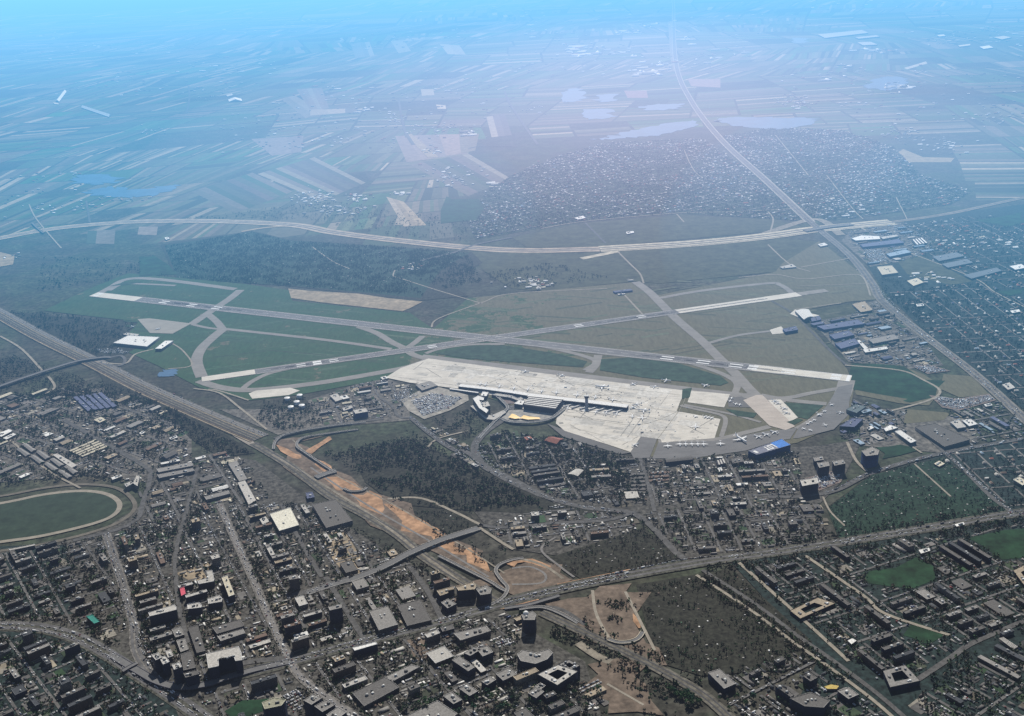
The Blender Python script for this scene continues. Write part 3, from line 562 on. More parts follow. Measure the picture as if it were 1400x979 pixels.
def building(name, label, cat, W, h, roof='grey', wall='grey', group=None, units=3, gable=False, block=True, z0=0, roofc=None, saw=0, arch=False):
    W = ccw(W); c = np.mean(W, axis=0)
    P = [(x-c[0], y-c[1]) for x, y in W]; rc = np.array(roofc if roofc is not None else ROOFC[roof])*rng.uniform(.9, 1.1)
    e = empty(name, (c[0], c[1], z0)); tag(e, label, cat, group)
    if block: mark([(c[0]+(x*1.02), c[1]+y*1.02) for x, y in P])
    a = MB(); a.prism(P, 0, h, top=False); a.build('wall', WALLS[wall], e)
    r = MB(); E = [np.linalg.norm(np.array(P[(i+1) % len(P)])-P[i]) for i in range(len(P))]; k = int(np.argmax(E))
    if (gable or arch) and len(P) == 4:
        p = [np.array(P[(k+i) % 4]) for i in range(4)]; H = min(E)*(.10 if arch else .16)
        n = 7 if arch else 2
        for i in range(n):
            t0, t1 = i/n, (i+1)/n; f = (lambda t: H*math.sin(math.pi*t)) if arch else (lambda t: H*(1-abs(2*t-1)))
            q = [(*(p[0]+(p[3]-p[0])*t0), h+f(t0)), (*(p[1]+(p[2]-p[1])*t0), h+f(t0)), (*(p[1]+(p[2]-p[1])*t1), h+f(t1)), (*(p[0]+(p[3]-p[0])*t1), h+f(t1))]
            r.add(q, [[0, 1, 2, 3]], rc)
            for s, (u, v) in ((0, (p[0], p[3])), (1, (p[1], p[2]))):
                r.add([(*(u+(v-u)*t0), h), (*(u+(v-u)*t1), h), (*(u+(v-u)*t1), h+f(t1)), (*(u+(v-u)*t0), h+f(t0))], [[0, 1, 2, 3]], rc*.5)
        r.build('roof', ROOFM, e)
    elif saw and len(P) == 4:
        p = [np.array(P[(k+i) % 4]) for i in range(4)]
        for i in range(saw):
            t0, tm, t1 = i/saw, (i+.55)/saw, (i+1)/saw
            A = lambda t, z: (*(p[0]+(p[3]-p[0])*t), z); B = lambda t, z: (*(p[1]+(p[2]-p[1])*t), z)
            r.add([A(t0, h+.4), B(t0, h+.4), B(tm, h+1.0), A(tm, h+1.0)], [[0, 1, 2, 3]], rc)
            r.add([A(tm, h-.2), B(tm, h-.2), B(t1, h-.2), A(t1, h-.2)], [[0, 1, 2, 3]], (.012, .012, .03))
        r.build('roof', ROOFM, e)
    else:
        P2 = [(x*1.006, y*1.006) for x, y in P]; r.prism(P2, h-.1, h+.5, rc*.8, top=False)
        r.add([(x, y, h+.5) for x, y in P2], tri(P2), rc); ro = r.build('roof', ROOFM, e)
        if h > 9 and max(E) > 14:                       # parapet, rim colour brightened as if sunlit
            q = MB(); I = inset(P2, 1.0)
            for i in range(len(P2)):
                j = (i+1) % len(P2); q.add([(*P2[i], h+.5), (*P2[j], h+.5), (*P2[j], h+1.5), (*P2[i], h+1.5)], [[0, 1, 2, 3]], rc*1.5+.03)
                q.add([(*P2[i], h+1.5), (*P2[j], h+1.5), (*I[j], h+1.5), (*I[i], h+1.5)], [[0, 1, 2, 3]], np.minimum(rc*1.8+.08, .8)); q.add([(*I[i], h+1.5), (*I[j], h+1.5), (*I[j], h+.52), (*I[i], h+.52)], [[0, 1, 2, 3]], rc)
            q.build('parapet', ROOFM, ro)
        for i in range(units):
            t = rng.uniform(-.32, .32); j = rng.uniform(-.15, .15); ax = np.array(P[(k+1) % len(P)])-P[k]; L = np.linalg.norm(ax); ax /= L; ay = np.array([-ax[1], ax[0]]); S2 = min(E)
            q = MB(); uc = rng.choice([.7, .35, .12, .5]); cx, cyy = ax*L*t+ay*S2*j
            q.box(cx, cyy, h+.45, rng.uniform(3, 8), rng.uniform(2.5, max(2.6, min(6, S2*.5))), rng.uniform(1.5, 4), math.atan2(ax[1], ax[0]), (uc, uc, uc*.96)); q.build('rooftop_unit', UNITM, e)
    return e
def bpx(name, label, cat, px, h, roof='grey', wall='grey', **k):
    return building(name, label, cat, Gs(px, h), h, roof, wall, **k)
WH = 'warehouse'
B = [
 ('cargo_terminal', 'large white cargo terminal on the apron west of the crossing runways', 'cargo terminal', [(155, 469), (175, 459), (218, 461), (201, 474)], 12, 'white', 'metal', dict(units=6)),
 ('cargo_shed', 'narrow white shed directly behind the large white cargo terminal', 'shed', [(168, 457), (174, 455), (190, 457), (186, 461)], 8, 'light grey', 'metal', {}),
 ('cargo_hall', 'white parallelogram hall at the right end of the cargo terminal', 'hall', [(212, 477), (226, 466), (237, 466), (221, 477)], 12, 'white', 'metal', dict(units=2)),
 ('greenhouse', 'long white greenhouse alone in the hazy fields, far upper left', 'greenhouse', [(111, 147), (114, 145), (152, 157), (149, 160)], 8, 'white', 'pale', dict(gable=True)),
 ('greenhouse', 'slanting white greenhouse leftmost in the hazy far fields', 'greenhouse', [(76, 138), (87, 124), (91, 125), (81, 139)], 8, 'white', 'pale', dict(gable=True)),
 ('barn', 'small white barn at the foot of the slanting greenhouse', 'barn', [(73, 140), (80, 141), (80, 143), (74, 142)], 8, 'cream', 'pale', {}),
 ('greenhouse', 'short white greenhouse between far fields right of the curved track', 'greenhouse', [(312, 136), (330, 135), (331, 138), (313, 139)], 8, 'white', 'pale', dict(gable=True)),
 ('barn', 'pale barn just behind the short white greenhouse', 'barn', [(309, 130), (317, 128), (319, 130), (311, 132)], 8, 'light grey', 'pale', {}),
 ('barn', 'white roofed barn at the edge of the dark allotments by the motorway', 'barn', [(225, 325), (229, 324), (232, 326), (227, 328)], 7, 'white', 'pale', {}),
 ('distribution_hall', 'longest pale distribution hall on the hazy horizon, upper right', WH, [(1118, 47), (1178, 41), (1187, 45), (1128, 52)], 14, 'light grey', 'metal', dict(units=0)),
 ('distribution_hall', 'middle pale hall at the right end of the longest horizon hall', WH, [(1169, 51), (1198, 48), (1203, 50), (1174, 53)], 14, 'light grey', 'metal', dict(units=0)),
 ('distribution_hall', 'short pale hall in front of the other horizon halls', WH, [(1172, 58), (1190, 57), (1200, 61), (1180, 62)], 14, 'light grey', 'metal', dict(units=0)),
 ('warehouse', 'cream hall near the right edge of the hazy horizon', WH, [(1358, 51), (1372, 49), (1383, 51), (1370, 54)], 12, 'cream', 'metal', dict(units=0)),
 ('warehouse', 'white hall left of the cream horizon hall, small', WH, [(1281, 48), (1290, 47), (1293, 49), (1284, 50)], 12, 'white', 'metal', dict(units=0)),
 ('warehouse', 'narrow pale hall in the far upper right villages', WH, [(1310, 62), (1326, 60), (1327, 62), (1312, 64)], 10, 'cream', 'metal', dict(units=0)),
 ('warehouse', 'bright white hall below the cream hall, far upper right', WH, [(1339, 64), (1352, 62), (1358, 65), (1345, 67)], 12, 'white', 'metal', dict(units=0)),
 ('warehouse', 'white hall nearest the motorway bridge, along the avenue', WH, [(1164, 326), (1178, 322), (1202, 323), (1203, 327), (1170, 329)], 10, 'white', 'metal', {}),
 ('warehouse', 'grey hall to the right of the white hall near the motorway bridge', WH, [(1204, 324), (1225, 321), (1229, 323), (1207, 327)], 10, 'light grey', 'metal', {}),
 ('warehouse', 'slate blue hall in front of the white hall by the motorway bridge', WH, [(1176, 334), (1228, 327), (1236, 332), (1180, 338)], 12, 'slate blue', 'blue', {}),
 ('warehouse', 'square white gabled hall with grey stripe, right of the slate blue hall', WH, [(1246, 328), (1260, 325), (1268, 332), (1252, 335)], 10, 'white', 'metal', dict(saw=4)),
 ('warehouse', 'blue walled hall with pale roof, below the slate blue hall', WH, [(1212, 347), (1238, 341), (1246, 345), (1217, 351)], 12, 'pale blue', 'blue', {}),
 ('supermarket', 'large square cream roofed store on the bend of the avenue', 'store', [(1199, 365), (1219, 363), (1228, 373), (1206, 376)], 10, 'cream', 'pale', dict(units=5)),
 ('supermarket', 'smaller cream roofed store in a dusty plot right of the avenue', 'store', [(1240, 384), (1254, 380), (1263, 386), (1249, 391)], 9, 'cream', 'pale', dict(units=4)),
 ('warehouse', 'tan roofed hall between the airfield corner and the avenue', WH, [(1165, 416), (1182, 412), (1193, 424), (1177, 427)], 10, 'tan', 'metal', dict(units=4)),
 ('hangar', 'bright white hangar at the far corner of the airfield', 'hangar', [(1087, 425), (1106, 423), (1112, 433), (1099, 437)], 14, 'white', 'metal', dict(arch=True)),
 ('hangar', 'blue hangar adjoining the bright white hangar', 'hangar', [(1108, 434), (1120, 432), (1123, 437), (1110, 440)], 12, 'slate blue', 'blue', {}),
 ('hangar', 'lone blue hangar at the end of the side taxiway', 'hangar', [(1070, 450), (1088, 446), (1091, 451), (1074, 454)], 12, 'slate blue', 'blue', {}),
 ('warehouse', 'longest slate blue hall of the industrial park beside the airfield', WH, [(1117, 446), (1172, 437), (1182, 443), (1127, 451)], 11, 'slate blue', 'blue', dict(units=6)),
 ('warehouse', 'second slate blue hall, below the longest one of the industrial park', WH, [(1134, 458), (1160, 452), (1168, 458), (1141, 464)], 11, 'slate blue', 'blue', {}),
 ('warehouse', 'lowest slate blue hall of the industrial park, near the runway end', WH, [(1142, 470), (1168, 463), (1175, 470), (1150, 477)], 11, 'slate blue', 'blue', {}),
 ('warehouse', 'grey hall right of the slate blue halls of the industrial park', WH, [(1187, 464), (1222, 457), (1230, 463), (1194, 470)], 10, 'grey', 'metal', {}),
 ('warehouse', 'white strip hall of an L shape, industrial park lower edge', WH, [(1180, 478), (1212, 474), (1214, 477), (1183, 482)], 9, 'white', 'metal', {}),
 ('warehouse', 'white diagonal strip hall touching the L shaped white hall', WH, [(1172, 466), (1175, 465), (1187, 476), (1182, 478)], 9, 'white', 'metal', {}),
 ('office', 'white roofed office on the grass between motorway and airfield', 'office', [(1118, 334), (1127, 332), (1132, 335), (1122, 337)], 8, 'white', 'pale', {}),
 ('office', 'tan low building with a yard beside the airfield north track', 'office', [(1066, 365), (1083, 361), (1089, 365), (1070, 367)], 7, 'light grey', 'pale', {}),
 ('warehouse', 'bright white hall at the far right edge above the villas', WH, [(1380, 364), (1396, 361), (1404, 366), (1388, 369)], 10, 'white', 'metal', {}),
 ('shed', 'small white roofed shed beside the avenue, right of the tan hall', 'shed', [(1252, 416), (1262, 415), (1264, 418), (1254, 419)], 8, 'white', 'metal', {}),
 ('shed', 'white L shaped shed amid villas on the far right', 'shed', [(1381, 425), (1393, 423), (1395, 426), (1384, 428)], 8, 'white', 'metal', {}),
 ('warehouse', 'long slate roofed barrack in the right hand suburb, uppermost', WH, [(1275, 351), (1308, 345), (1318, 350), (1284, 357)], 9, 'pale blue', 'metal', dict(roofc=(.13, .16, .19))),
 ('warehouse', 'long slate roofed barrack in the right hand suburb, middle', WH, [(1288, 361), (1322, 354), (1330, 359), (1296, 366)], 9, 'pale blue', 'metal', dict(roofc=(.13, .16, .19))),
 ('warehouse', 'long slate roofed barrack in the right hand suburb, lowest', WH, [(1318, 376), (1362, 366), (1370, 370), (1328, 381)], 9, 'pale blue', 'metal', dict(roofc=(.13, .16, .19))),
 ('logistics_hall', 'long bright white hall on the tan yard, right of the airport', WH, [(1223, 590), (1231, 588), (1253, 603), (1245, 606)], 12, 'white', 'metal', dict(units=2)),
 ('logistics_hall', 'white wedge hall left of the long bright white hall', WH, [(1208, 586), (1217, 581), (1228, 585), (1211, 590)], 10, 'white', 'metal', dict(units=1)),
 ('logistics_hall', 'huge dark flat roofed hall right of the long bright white hall', WH, [(1251, 584), (1278, 579), (1326, 601), (1291, 611)], 11, 'dark grey', 'metal', dict(units=8)),
 ('logistics_hall', 'white roofed hall behind the huge dark hall, left one', WH, [(1299, 577), (1311, 574), (1321, 584), (1309, 586)], 10, 'light grey', 'metal', {}),
 ('logistics_hall', 'white roofed hall behind the huge dark hall, right one', WH, [(1315, 575), (1327, 573), (1337, 580), (1325, 583)], 10, 'white', 'metal', {}),
 ('shed', 'pale blue roofed shed between the apron and the car lots', 'shed', [(1177, 562), (1188, 559), (1192, 562), (1180, 565)], 10, 'pale blue', 'metal', {}),
 ('hangar', 'teal grey hangar with flat roof at the right end of the apron', 'hangar', [(1157, 560), (1170, 553), (1184, 556), (1171, 565)], 14, 'green', 'metal', dict(roofc=(.11, .15, .16))),
 ('hangar', 'dark slate hangar below the teal grey hangar', 'hangar', [(1148, 583), (1165, 572), (1180, 573), (1168, 584)], 14, 'slate blue', 'glass', {}),
 ('shed', 'small white roofed shed above the glass hotel', 'shed', [(1185, 585), (1191, 582), (1195, 585), (1188, 588)], 8, 'white', 'metal', {}),
 ('hotel', 'tall dark blue glass hotel beside the curving road, right', 'hotel', [(1178, 617), (1192, 611), (1202, 616), (1200, 622), (1184, 624)], 42, 'grey', 'blue', dict(units=4)),
 ('office_tower', 'dark glass office nearest the apron, left of the paired towers', 'office block', [(1112, 626), (1124, 624), (1126, 629), (1114, 631)], 22, 'grey', 'glass', {}),
 ('office_tower', 'left one of the paired dark glass offices below the apron', 'office block', [(1117, 633), (1132, 631), (1134, 637), (1120, 640)], 34, 'grey', 'glass', {}),
 ('office_tower', 'right one of the paired dark glass offices below the apron', 'office block', [(1138, 631), (1152, 628), (1156, 634), (1141, 637)], 34, 'grey', 'glass', {}),
 ('office_tower', 'wide dark glass office in front of the paired offices', 'office block', [(1094, 657), (1117, 653), (1119, 661), (1097, 665)], 34, 'light grey', 'glass', {}),
 ('hangar', 'wide dark hangar with vaulted roof below the turboprop row', 'hangar', [(911, 632), (909, 627), (945, 622), (948, 628)], 14, 'dark grey', 'glass', dict(arch=True)),
 ('hangar', 'grey striped hangar right of the vaulted dark hangar', 'hangar', [(979, 630), (989, 627), (992, 633), (981, 636)], 10, 'light grey', 'metal', dict(saw=3)),
 ('warehouse', 'slate roofed hall between the striped hangar and the lettered hangar', WH, [(1000, 628), (1012, 624), (1018, 631), (1002, 634)], 10, 'dark grey', 'metal', {}),
 ('shed', 'bright white box shed below the striped hangar', 'shed', [(981, 640), (986, 639), (988, 643), (983, 645)], 8, 'white', 'metal', {}),
 ('shed', 'bright white long shed in the streets below the lettered hangar', 'shed', [(1006, 661), (1022, 660), (1023, 663), (1007, 664)], 7, 'white', 'metal', {}),
 ('arched_hall', 'white vaulted hall among trees below the terminal', 'hall', [(776, 648), (787, 641), (798, 643), (790, 651)], 9, 'light grey', 'pale', dict(arch=True)),
 ('brick_hall', 'red roofed hall with white front near the terminal road', 'hall', [(744, 602), (756, 597), (771, 600), (761, 607)], 9, 'red', 'pale', dict(gable=True)),
 ('office', 'white fronted low office with red roof below the terminal', 'office', [(716, 598), (724, 596), (728, 599), (720, 602)], 7, 'red', 'pale', {}),
 ('warehouse', 'white warehouse with pale yellow roof, biggest one left of the railway', WH, [(369, 703), (397, 694), (409, 718), (382, 726)], 13, 'cream', 'metal', dict(roofc=(.80, .77, .64), units=2)),
 ('warehouse', 'small white shed left of the biggest white warehouse', WH, [(355, 710), (363, 706), (368, 713), (359, 717)], 9, 'light grey', 'metal', {}),
 ('warehouse', 'large charcoal roofed hall between the white warehouse and the railway', WH, [(427, 690), (459, 683), (482, 712), (446, 722)], 12, 'dark grey', 'metal', dict(units=6)),
 ('shed', 'dark cube building at the far corner of the charcoal hall', 'shed', [(418, 674), (427, 673), (430, 680), (420, 682)], 10, 'slate blue', 'glass', {}),
 ('warehouse', 'white square roofed hall in the left industrial quarter', WH, [(128, 574), (138, 570), (145, 574), (136, 578)], 9, 'cream', 'metal', {}),
 ('warehouse', 'long pale grey hall slanting beside the row of dark barracks', WH, [(72, 622), (79, 620), (105, 636), (98, 640)], 9, 'light grey', 'metal', {}),
 ('warehouse', 'upper white hall at the left edge of the industrial quarter', WH, [(-6, 594), (12, 587), (17, 589), (2, 597)], 9, 'white', 'metal', {}),
 ('warehouse', 'lower white hall at the left edge of the industrial quarter', WH, [(4, 599), (18, 592), (22, 594), (9, 601)], 9, 'white', 'metal', {}),
 ('warehouse', 'long grey hall above the racecourse street, rear of the pair', WH, [(214, 641), (262, 632), (264, 637), (217, 646)], 10, 'grey', 'metal', {}),
 ('warehouse', 'long grey hall above the racecourse street, front of the pair', WH, [(215, 649), (263, 640), (266, 644), (218, 654)], 10, 'grey', 'metal', {}),
 ('warehouse', 'narrow white shed above the pair of long grey halls', WH, [(219, 633), (245, 628), (246, 630), (221, 635)], 8, 'white', 'metal', {}),
 ('shed', 'white flat shed in the left industrial quarter beside birch trees', 'shed', [(190, 592), (196, 589), (199, 591), (193, 594)], 7, 'white', 'metal', {}),
 ('shed', 'white flat shed left of the railway, rightmost of the quarter', 'shed', [(231, 599), (241, 595), (243, 598), (234, 601)], 7, 'white', 'metal', {}),
 ('shed', 'white shed upper one beside the racecourse approach road', 'shed', [(152, 653), (165, 649), (167, 651), (154, 656)], 9, 'white', 'pale', {}),
 ('apartment_block', 'white slab on the right of the racecourse approach, leftmost', 'block', [(170, 662), (179, 658), (182, 661), (173, 666)], 16, 'light grey', 'pale', {}),
 ('apartment_block', 'white slab turned across the racecourse approach street', 'block', [(182, 661), (187, 650), (191, 651), (188, 665)], 16, 'light grey', 'pale', {}),
 ('warehouse', 'grey long hall in the yard right of the racecourse woods, upper', WH, [(312, 634), (324, 630), (338, 655), (327, 658)], 9, 'grey', 'metal', {}),
 ('warehouse', 'pale hall in the yard right of the racecourse woods, lower', WH, [(325, 660), (335, 657), (350, 684), (340, 690)], 9, 'light grey', 'metal', {}),
 ('grandstand', 'long white grandstand roof along the near side of the racecourse', 'grandstand', [(12, 751), (47, 744), (48, 746), (14, 753)], 10, 'light grey', 'pale', dict(units=0)),
 ('office_block', 'building with a bright pink red roof in the left district', 'block', [(246, 805), (252, 803), (254, 812), (248, 815)], 14, 'pink', 'grey', dict(units=0)),
 ('office_block', 'building with a teal green roof near the left boulevard', 'block', [(118, 843), (127, 841), (136, 850), (129, 853)], 14, 'teal', 'grey', dict(units=0)),
 ('office_block', 'long white roofed slab beside the street right of the pink roof', 'block', [(303, 790), (311, 787), (321, 813), (313, 816)], 22, 'cream', 'glass', dict(units=3)),
 ('office_block', 'L shaped block behind the pink roof', 'block', [(270, 794), (285, 790), (282, 781), (290, 780), (293, 792), (292, 795), (272, 799)], 22, 'light grey', 'glass', {}),
 ('office_block', 'white edged block left of the L shaped block', 'block', [(243, 801), (262, 796), (264, 799), (245, 804)], 14, 'light grey', 'glass', {}),
 ('office_tower', 'broad dark fronted slab below the pink roof, largest of its row', 'block', [(203, 838), (238, 827), (241, 830), (241, 834), (205, 843)], 34, 'light grey', 'glass', dict(units=4)),
 ('office_block', 'dark fronted rounded block right of the broad dark slab', 'block', [(256, 827), (272, 824), (276, 828), (275, 831), (257, 833)], 22, 'light grey', 'glass', {}),
 ('office_block', 'dark fronted block with stepped roof, second right of the broad slab', 'block', [(284, 819), (300, 814), (304, 819), (303, 823), (285, 826)], 20, 'light grey', 'glass', {}),
 ('office_block', 'square grey roofed block, upper of three in a column', 'block', [(235, 861), (247, 857), (252, 868), (240, 872)], 10, 'grey', 'grey', {}),
 ('office_block', 'square grey roofed block, middle of three in a column', 'block', [(241, 876), (253, 873), (258, 888), (247, 892)], 10, 'grey', 'grey', {}),
 ('office_block', 'dark roofed block, lowest of three in a column', 'block', [(247, 895), (261, 890), (268, 913), (251, 917)], 18, 'dark grey', 'glass', {}),
 ('warehouse', 'dark slanting flat roof beside the orange construction strip', WH, [(257, 858), (271, 855), (281, 890), (269, 893)], 10, 'dark grey', 'metal', {}),
 ('warehouse', 'long dark ribbed hall right of the construction strip, upper', WH, [(290, 858), (328, 847), (334, 856), (297, 867)], 12, 'dark grey', 'metal', {}),
 ('warehouse', 'long dark ribbed hall right of the construction strip, lower', WH, [(297, 870), (332, 860), (335, 866), (302, 877)], 12, 'grey', 'metal', {}),
 ('office_tower', 'broad U shaped office tower with bright roof gear above the boulevard', 'office tower', [(282, 894), (326, 884), (330, 893), (331, 903), (322, 904), (320, 897), (298, 901), (299, 911), (285, 914)], 42, 'light grey', 'glass', dict(units=7)),
 ('office_tower', 'left slender dark tower at the boulevard bend', 'office tower', [(207, 896), (216, 893), (222, 899), (213, 903)], 40, 'light grey', 'glass', {}),
 ('office_tower', 'stepped dark tower right of the slender tower at the bend', 'office tower', [(218, 900), (226, 897), (232, 905), (223, 909)], 38, 'light grey', 'glass', {}),
 ('office_tower', 'tall dark tower with pale crown above the boulevard overpass', 'office tower', [(235, 909), (246, 906), (249, 912), (238, 916)], 52, 'light grey', 'glass', dict(units=4)),
 ('office_tower', 'wide dark tower joined low beside the pale crowned tower', 'office tower', [(251, 921), (270, 916), (272, 922), (254, 927)], 34, 'dark grey', 'glass', {}),
 ('office_tower', 'dark tower with yellow lit roof at the bottom edge', 'office tower', [(358, 961), (375, 954), (391, 957), (385, 965), (362, 970)], 50, 'yellow', 'glass', dict(units=5, roofc=(.35, .34, .25))),  # the yellow light is put into the roof colour
 ('office_tower', 'grey topped tower at the bottom edge, rear of three', 'office tower', [(415, 958), (429, 949), (440, 955), (426, 964)], 48, 'grey', 'glass', {}),
 ('office_tower', 'grey topped tower at the bottom edge, middle of three', 'office tower', [(430, 966), (446, 957), (458, 964), (441, 974)], 48, 'grey', 'glass', {}),
 ('office_tower', 'grey topped tower at the bottom edge, front of three', 'office tower', [(446, 978), (462, 967), (474, 974), (458, 986)], 48, 'grey', 'glass', {}),
 ('apartment_tower', 'slim dark tower standing alone left of the grey court hall', 'tower', [(449, 830), (466, 826), (468, 831), (451, 835)], 44, 'grey', 'glass', {}),
 ('apartment_tower', 'slim grey tower at the crossing left of the main road', 'tower', [(394, 788), (406, 786), (409, 791), (396, 793)], 36, 'grey', 'grey', {}),
 ('office_block', 'pale yellow roofed low block left of the slim dark tower', 'block', [(401, 868), (420, 863), (422, 868), (403, 874)], 8, 'white', 'pale', {}),
 ('office_block', 'long bright white roofed slab along the main road, lower centre', 'block', [(482, 886), (513, 878), (516, 881), (485, 890)], 20, 'white', 'glass', dict(units=0)),
 ('factory_hall', 'square grey factory hall with ribbed roof beside the main road', WH, [(505, 836), (530, 829), (544, 854), (518, 862)], 16, 'grey', 'grey', dict(units=3)),
 ('factory_hall', 'low charcoal square hall right of the grey ribbed factory', WH, [(543, 828), (574, 820), (590, 848), (557, 856)], 10, 'dark grey', 'grey', dict(units=6)),
 ('office_block', 'L shaped block with tan roof, leftmost of three by the railway', 'block', [(597, 808), (619, 802), (621, 806), (612, 808), (613, 811), (602, 815)], 20, 'tan', 'glass', {}),
 ('office_block', 'tan edged block in the middle of three by the railway', 'block', [(624, 803), (647, 796), (651, 802), (649, 806), (627, 808)], 30, 'tan', 'glass', {}),
 ('office_block', 'dark glass block rightmost of three by the railway', 'block', [(651, 806), (665, 800), (672, 806), (670, 812), (657, 814)], 30, 'grey', 'glass', {}),
 ('office_block', 'grey topped block in front of the three blocks by the railway', 'block', [(603, 824), (613, 819), (624, 826), (612, 832)], 18, 'grey', 'glass', {}),
 ('factory_hall', 'wide flat grey roofed building on the near side of the main road', WH, [(620, 866), (664, 856), (671, 863), (630, 876)], 14, 'grey', 'grey', dict(units=4)),
 ('office_block', 'dark small block at the left end of the wide flat grey building', 'block', [(602, 858), (618, 854), (621, 860), (605, 864)], 12, 'dark grey', 'glass', {}),
 ('office_block', 'long roofed building left of the muddy playing field', 'block', [(526, 926), (562, 909), (574, 912), (537, 932)], 10, 'grey', 'grey', {}),
 ('factory_hall', 'largest dark sloping roofed hall at the bottom centre, upper', WH, [(482, 948), (528, 925), (546, 940), (498, 966)], 10, 'dark grey', 'grey', dict(units=4)),
 ('factory_hall', 'flat grey factory roof touching the bottom edge', WH, [(545, 985), (598, 958), (625, 976), (600, 1000)], 10, 'grey', 'grey', dict(units=4)),
 ('office_block', 'long stepped block below the wide flat grey building, left', 'block', [(618, 903), (628, 897), (650, 912), (640, 918)], 20, 'grey', 'glass', {}),
 ('office_block', 'stepped block with white roof gear, right of the stepped slab', 'block', [(634, 893), (650, 885), (658, 888), (643, 897)], 20, 'grey', 'glass', {}),
 ('office_block', 'dark square block right of the stepped blocks', 'block', [(652, 888), (666, 883), (674, 892), (660, 898)], 20, 'grey', 'glass', {}),
 ('office_block', 'grey roofed square hall left of the curved glass offices', 'block', [(678, 922), (695, 913), (707, 922), (688, 931)], 16, 'grey', 'glass', {}),
 ('office_block', 'lower grey wing left of the grey square hall', 'block', [(658, 932), (670, 925), (678, 930), (666, 937)], 16, 'grey', 'glass', {}),
 ('office_block', 'grey stepped block above the bottom edge, left wing', 'block', [(628, 942), (640, 936), (654, 945), (642, 952)], 14, 'grey', 'glass', {}),
 ('office_block', 'grey stepped block above the bottom edge, right wing', 'block', [(606, 952), (618, 946), (632, 957), (620, 963)], 14, 'grey', 'glass', {}),
 ('domed_tower', 'dark tower with white dome by the road junction, bottom centre', 'office tower', [(713, 841), (728, 836), (733, 841), (731, 848), (716, 848)], 40, 'grey', 'glass', dict(units=1)),
 ('office_block', 'curved front glass office with white roof gear, right of centre', 'office block', [(707, 895), (715, 889), (733, 893), (750, 888), (756, 893), (748, 902), (732, 908), (712, 904)], 26, 'grey', 'glass', dict(units=7)),
 ('office_block', 'small square block with open court roof, lower right of centre', 'block', [(722, 948), (733, 939), (744, 946), (733, 955)], 20, 'grey', 'glass', {}),
 ('office_block', 'small square block behind the open court roof block', 'block', [(731, 939), (739, 934), (746, 938), (738, 944)], 20, 'grey', 'glass', {}),
 ('office_block', 'dark angular block beside the railway at the lower right', 'block', [(968, 920), (984, 915), (1006, 935), (990, 942)], 16, 'grey', 'glass', dict(units=4)),
 ('shed', 'bright white pyramid tent roof in the right estate', 'pavilion', [(1159, 876), (1165, 873), (1171, 876), (1164, 881)], 8, 'white', 'pale', dict(units=0)),
 ('school', 'white roofed school hall in the right estate gardens', 'school', [(1256, 752), (1270, 749), (1272, 753), (1259, 757)], 8, 'white', 'pale', {}),
 ('shed', 'white roofed shed beside the road below the green allotments', 'shed', [(1305, 717), (1317, 714), (1319, 717), (1308, 720)], 7, 'white', 'pale', {}),
 ('office_block', 'dark office block at the bottom right with bright yellow roof beside', 'office block', [(1080, 955), (1108, 947), (1135, 958), (1126, 968), (1100, 966)], 24, 'dark grey', 'glass', dict(units=5)),
 ('shed', 'yellow canopy roof above the dark bottom office block', 'canopy', [(1127, 939), (1136, 936), (1147, 938), (1144, 942), (1131, 942)], 7, 'yellow', 'pale', dict(units=0)),
 ('office_block', 'grey block right of the yellow canopy', 'office block', [(1145, 945), (1160, 940), (1174, 950), (1160, 956)], 16, 'grey', 'glass', {}),
 ('school', 'white zigzag roofed school at the right edge', 'school', [(1366, 873), (1372, 871), (1392, 884), (1386, 888)], 9, 'light grey', 'pale', dict(saw=4)),
 ('apartment_block', 'pale yellow flat block at the right edge below the villas', 'block', [(1385, 656), (1393, 652), (1406, 659), (1398, 664)], 10, 'cream', 'pale', {}),
 ('shed', 'beige roofed pair of sheds near the road fork, right', 'shed', [(1277, 634), (1284, 630), (1292, 634), (1284, 638)], 7, 'cream', 'pale', {}),
 ('warehouse', 'beige hall beside the avenue at the right edge', WH, [(1370, 526), (1380, 523), (1388, 530), (1378, 533)], 9, 'light grey', 'pale', {}),
 ('showroom', 'white fronted long showroom near the right car lots', 'store', [(1345, 553), (1354, 551), (1357, 554), (1348, 556)], 8, 'white', 'pale', {}),
 ('glass_office', 'dark blue glass office cube left of the passenger car park', 'office block', [(483, 561), (500, 558), (503, 563), (486, 566)], 22, 'light grey', 'blue', {}),
 ('glass_office', 'low bright blue glass wing beside the blue office cube', 'office block', [(468, 558), (480, 554), (482, 558), (470, 562)], 10, 'light grey', 'blue', {}),
 ('warehouse', 'dusty grey warehouse by the fuel depot, left one', WH, [(451, 541), (461, 538), (468, 546), (459, 549)], 9, 'light grey', 'metal', {}),
 ('warehouse', 'white topped warehouse by the fuel depot, right one', WH, [(464, 542), (473, 540), (478, 544), (469, 546)], 9, 'white', 'metal', {}),
 ('warehouse', 'brown grey hall at the left corner of the apron', WH, [(568, 526), (588, 521), (598, 527), (577, 534)], 9, 'grey', 'metal', {}),
 ('warehouse', 'white dotted service hall left of the car park entrance', WH, [(520, 516), (527, 514), (531, 517), (523, 519)], 8, 'white', 'metal', {}),
 ('hangar', 'low grey service building by the crossing of the closed taxiway', 'hangar', [(838, 398), (862, 395), (865, 397), (841, 400)], 9, 'slate blue', 'blue', {}),
 ('shed', 'white shed in front of the low grey service building', 'shed', [(844, 402), (853, 401), (855, 402), (846, 403)], 6, 'white', 'pale', {}),
 ('barn', 'bright white roofed building on the edge of the far suburb', 'store', [(785, 298), (797, 295), (801, 298), (790, 300)], 8, 'white', 'pale', {}),
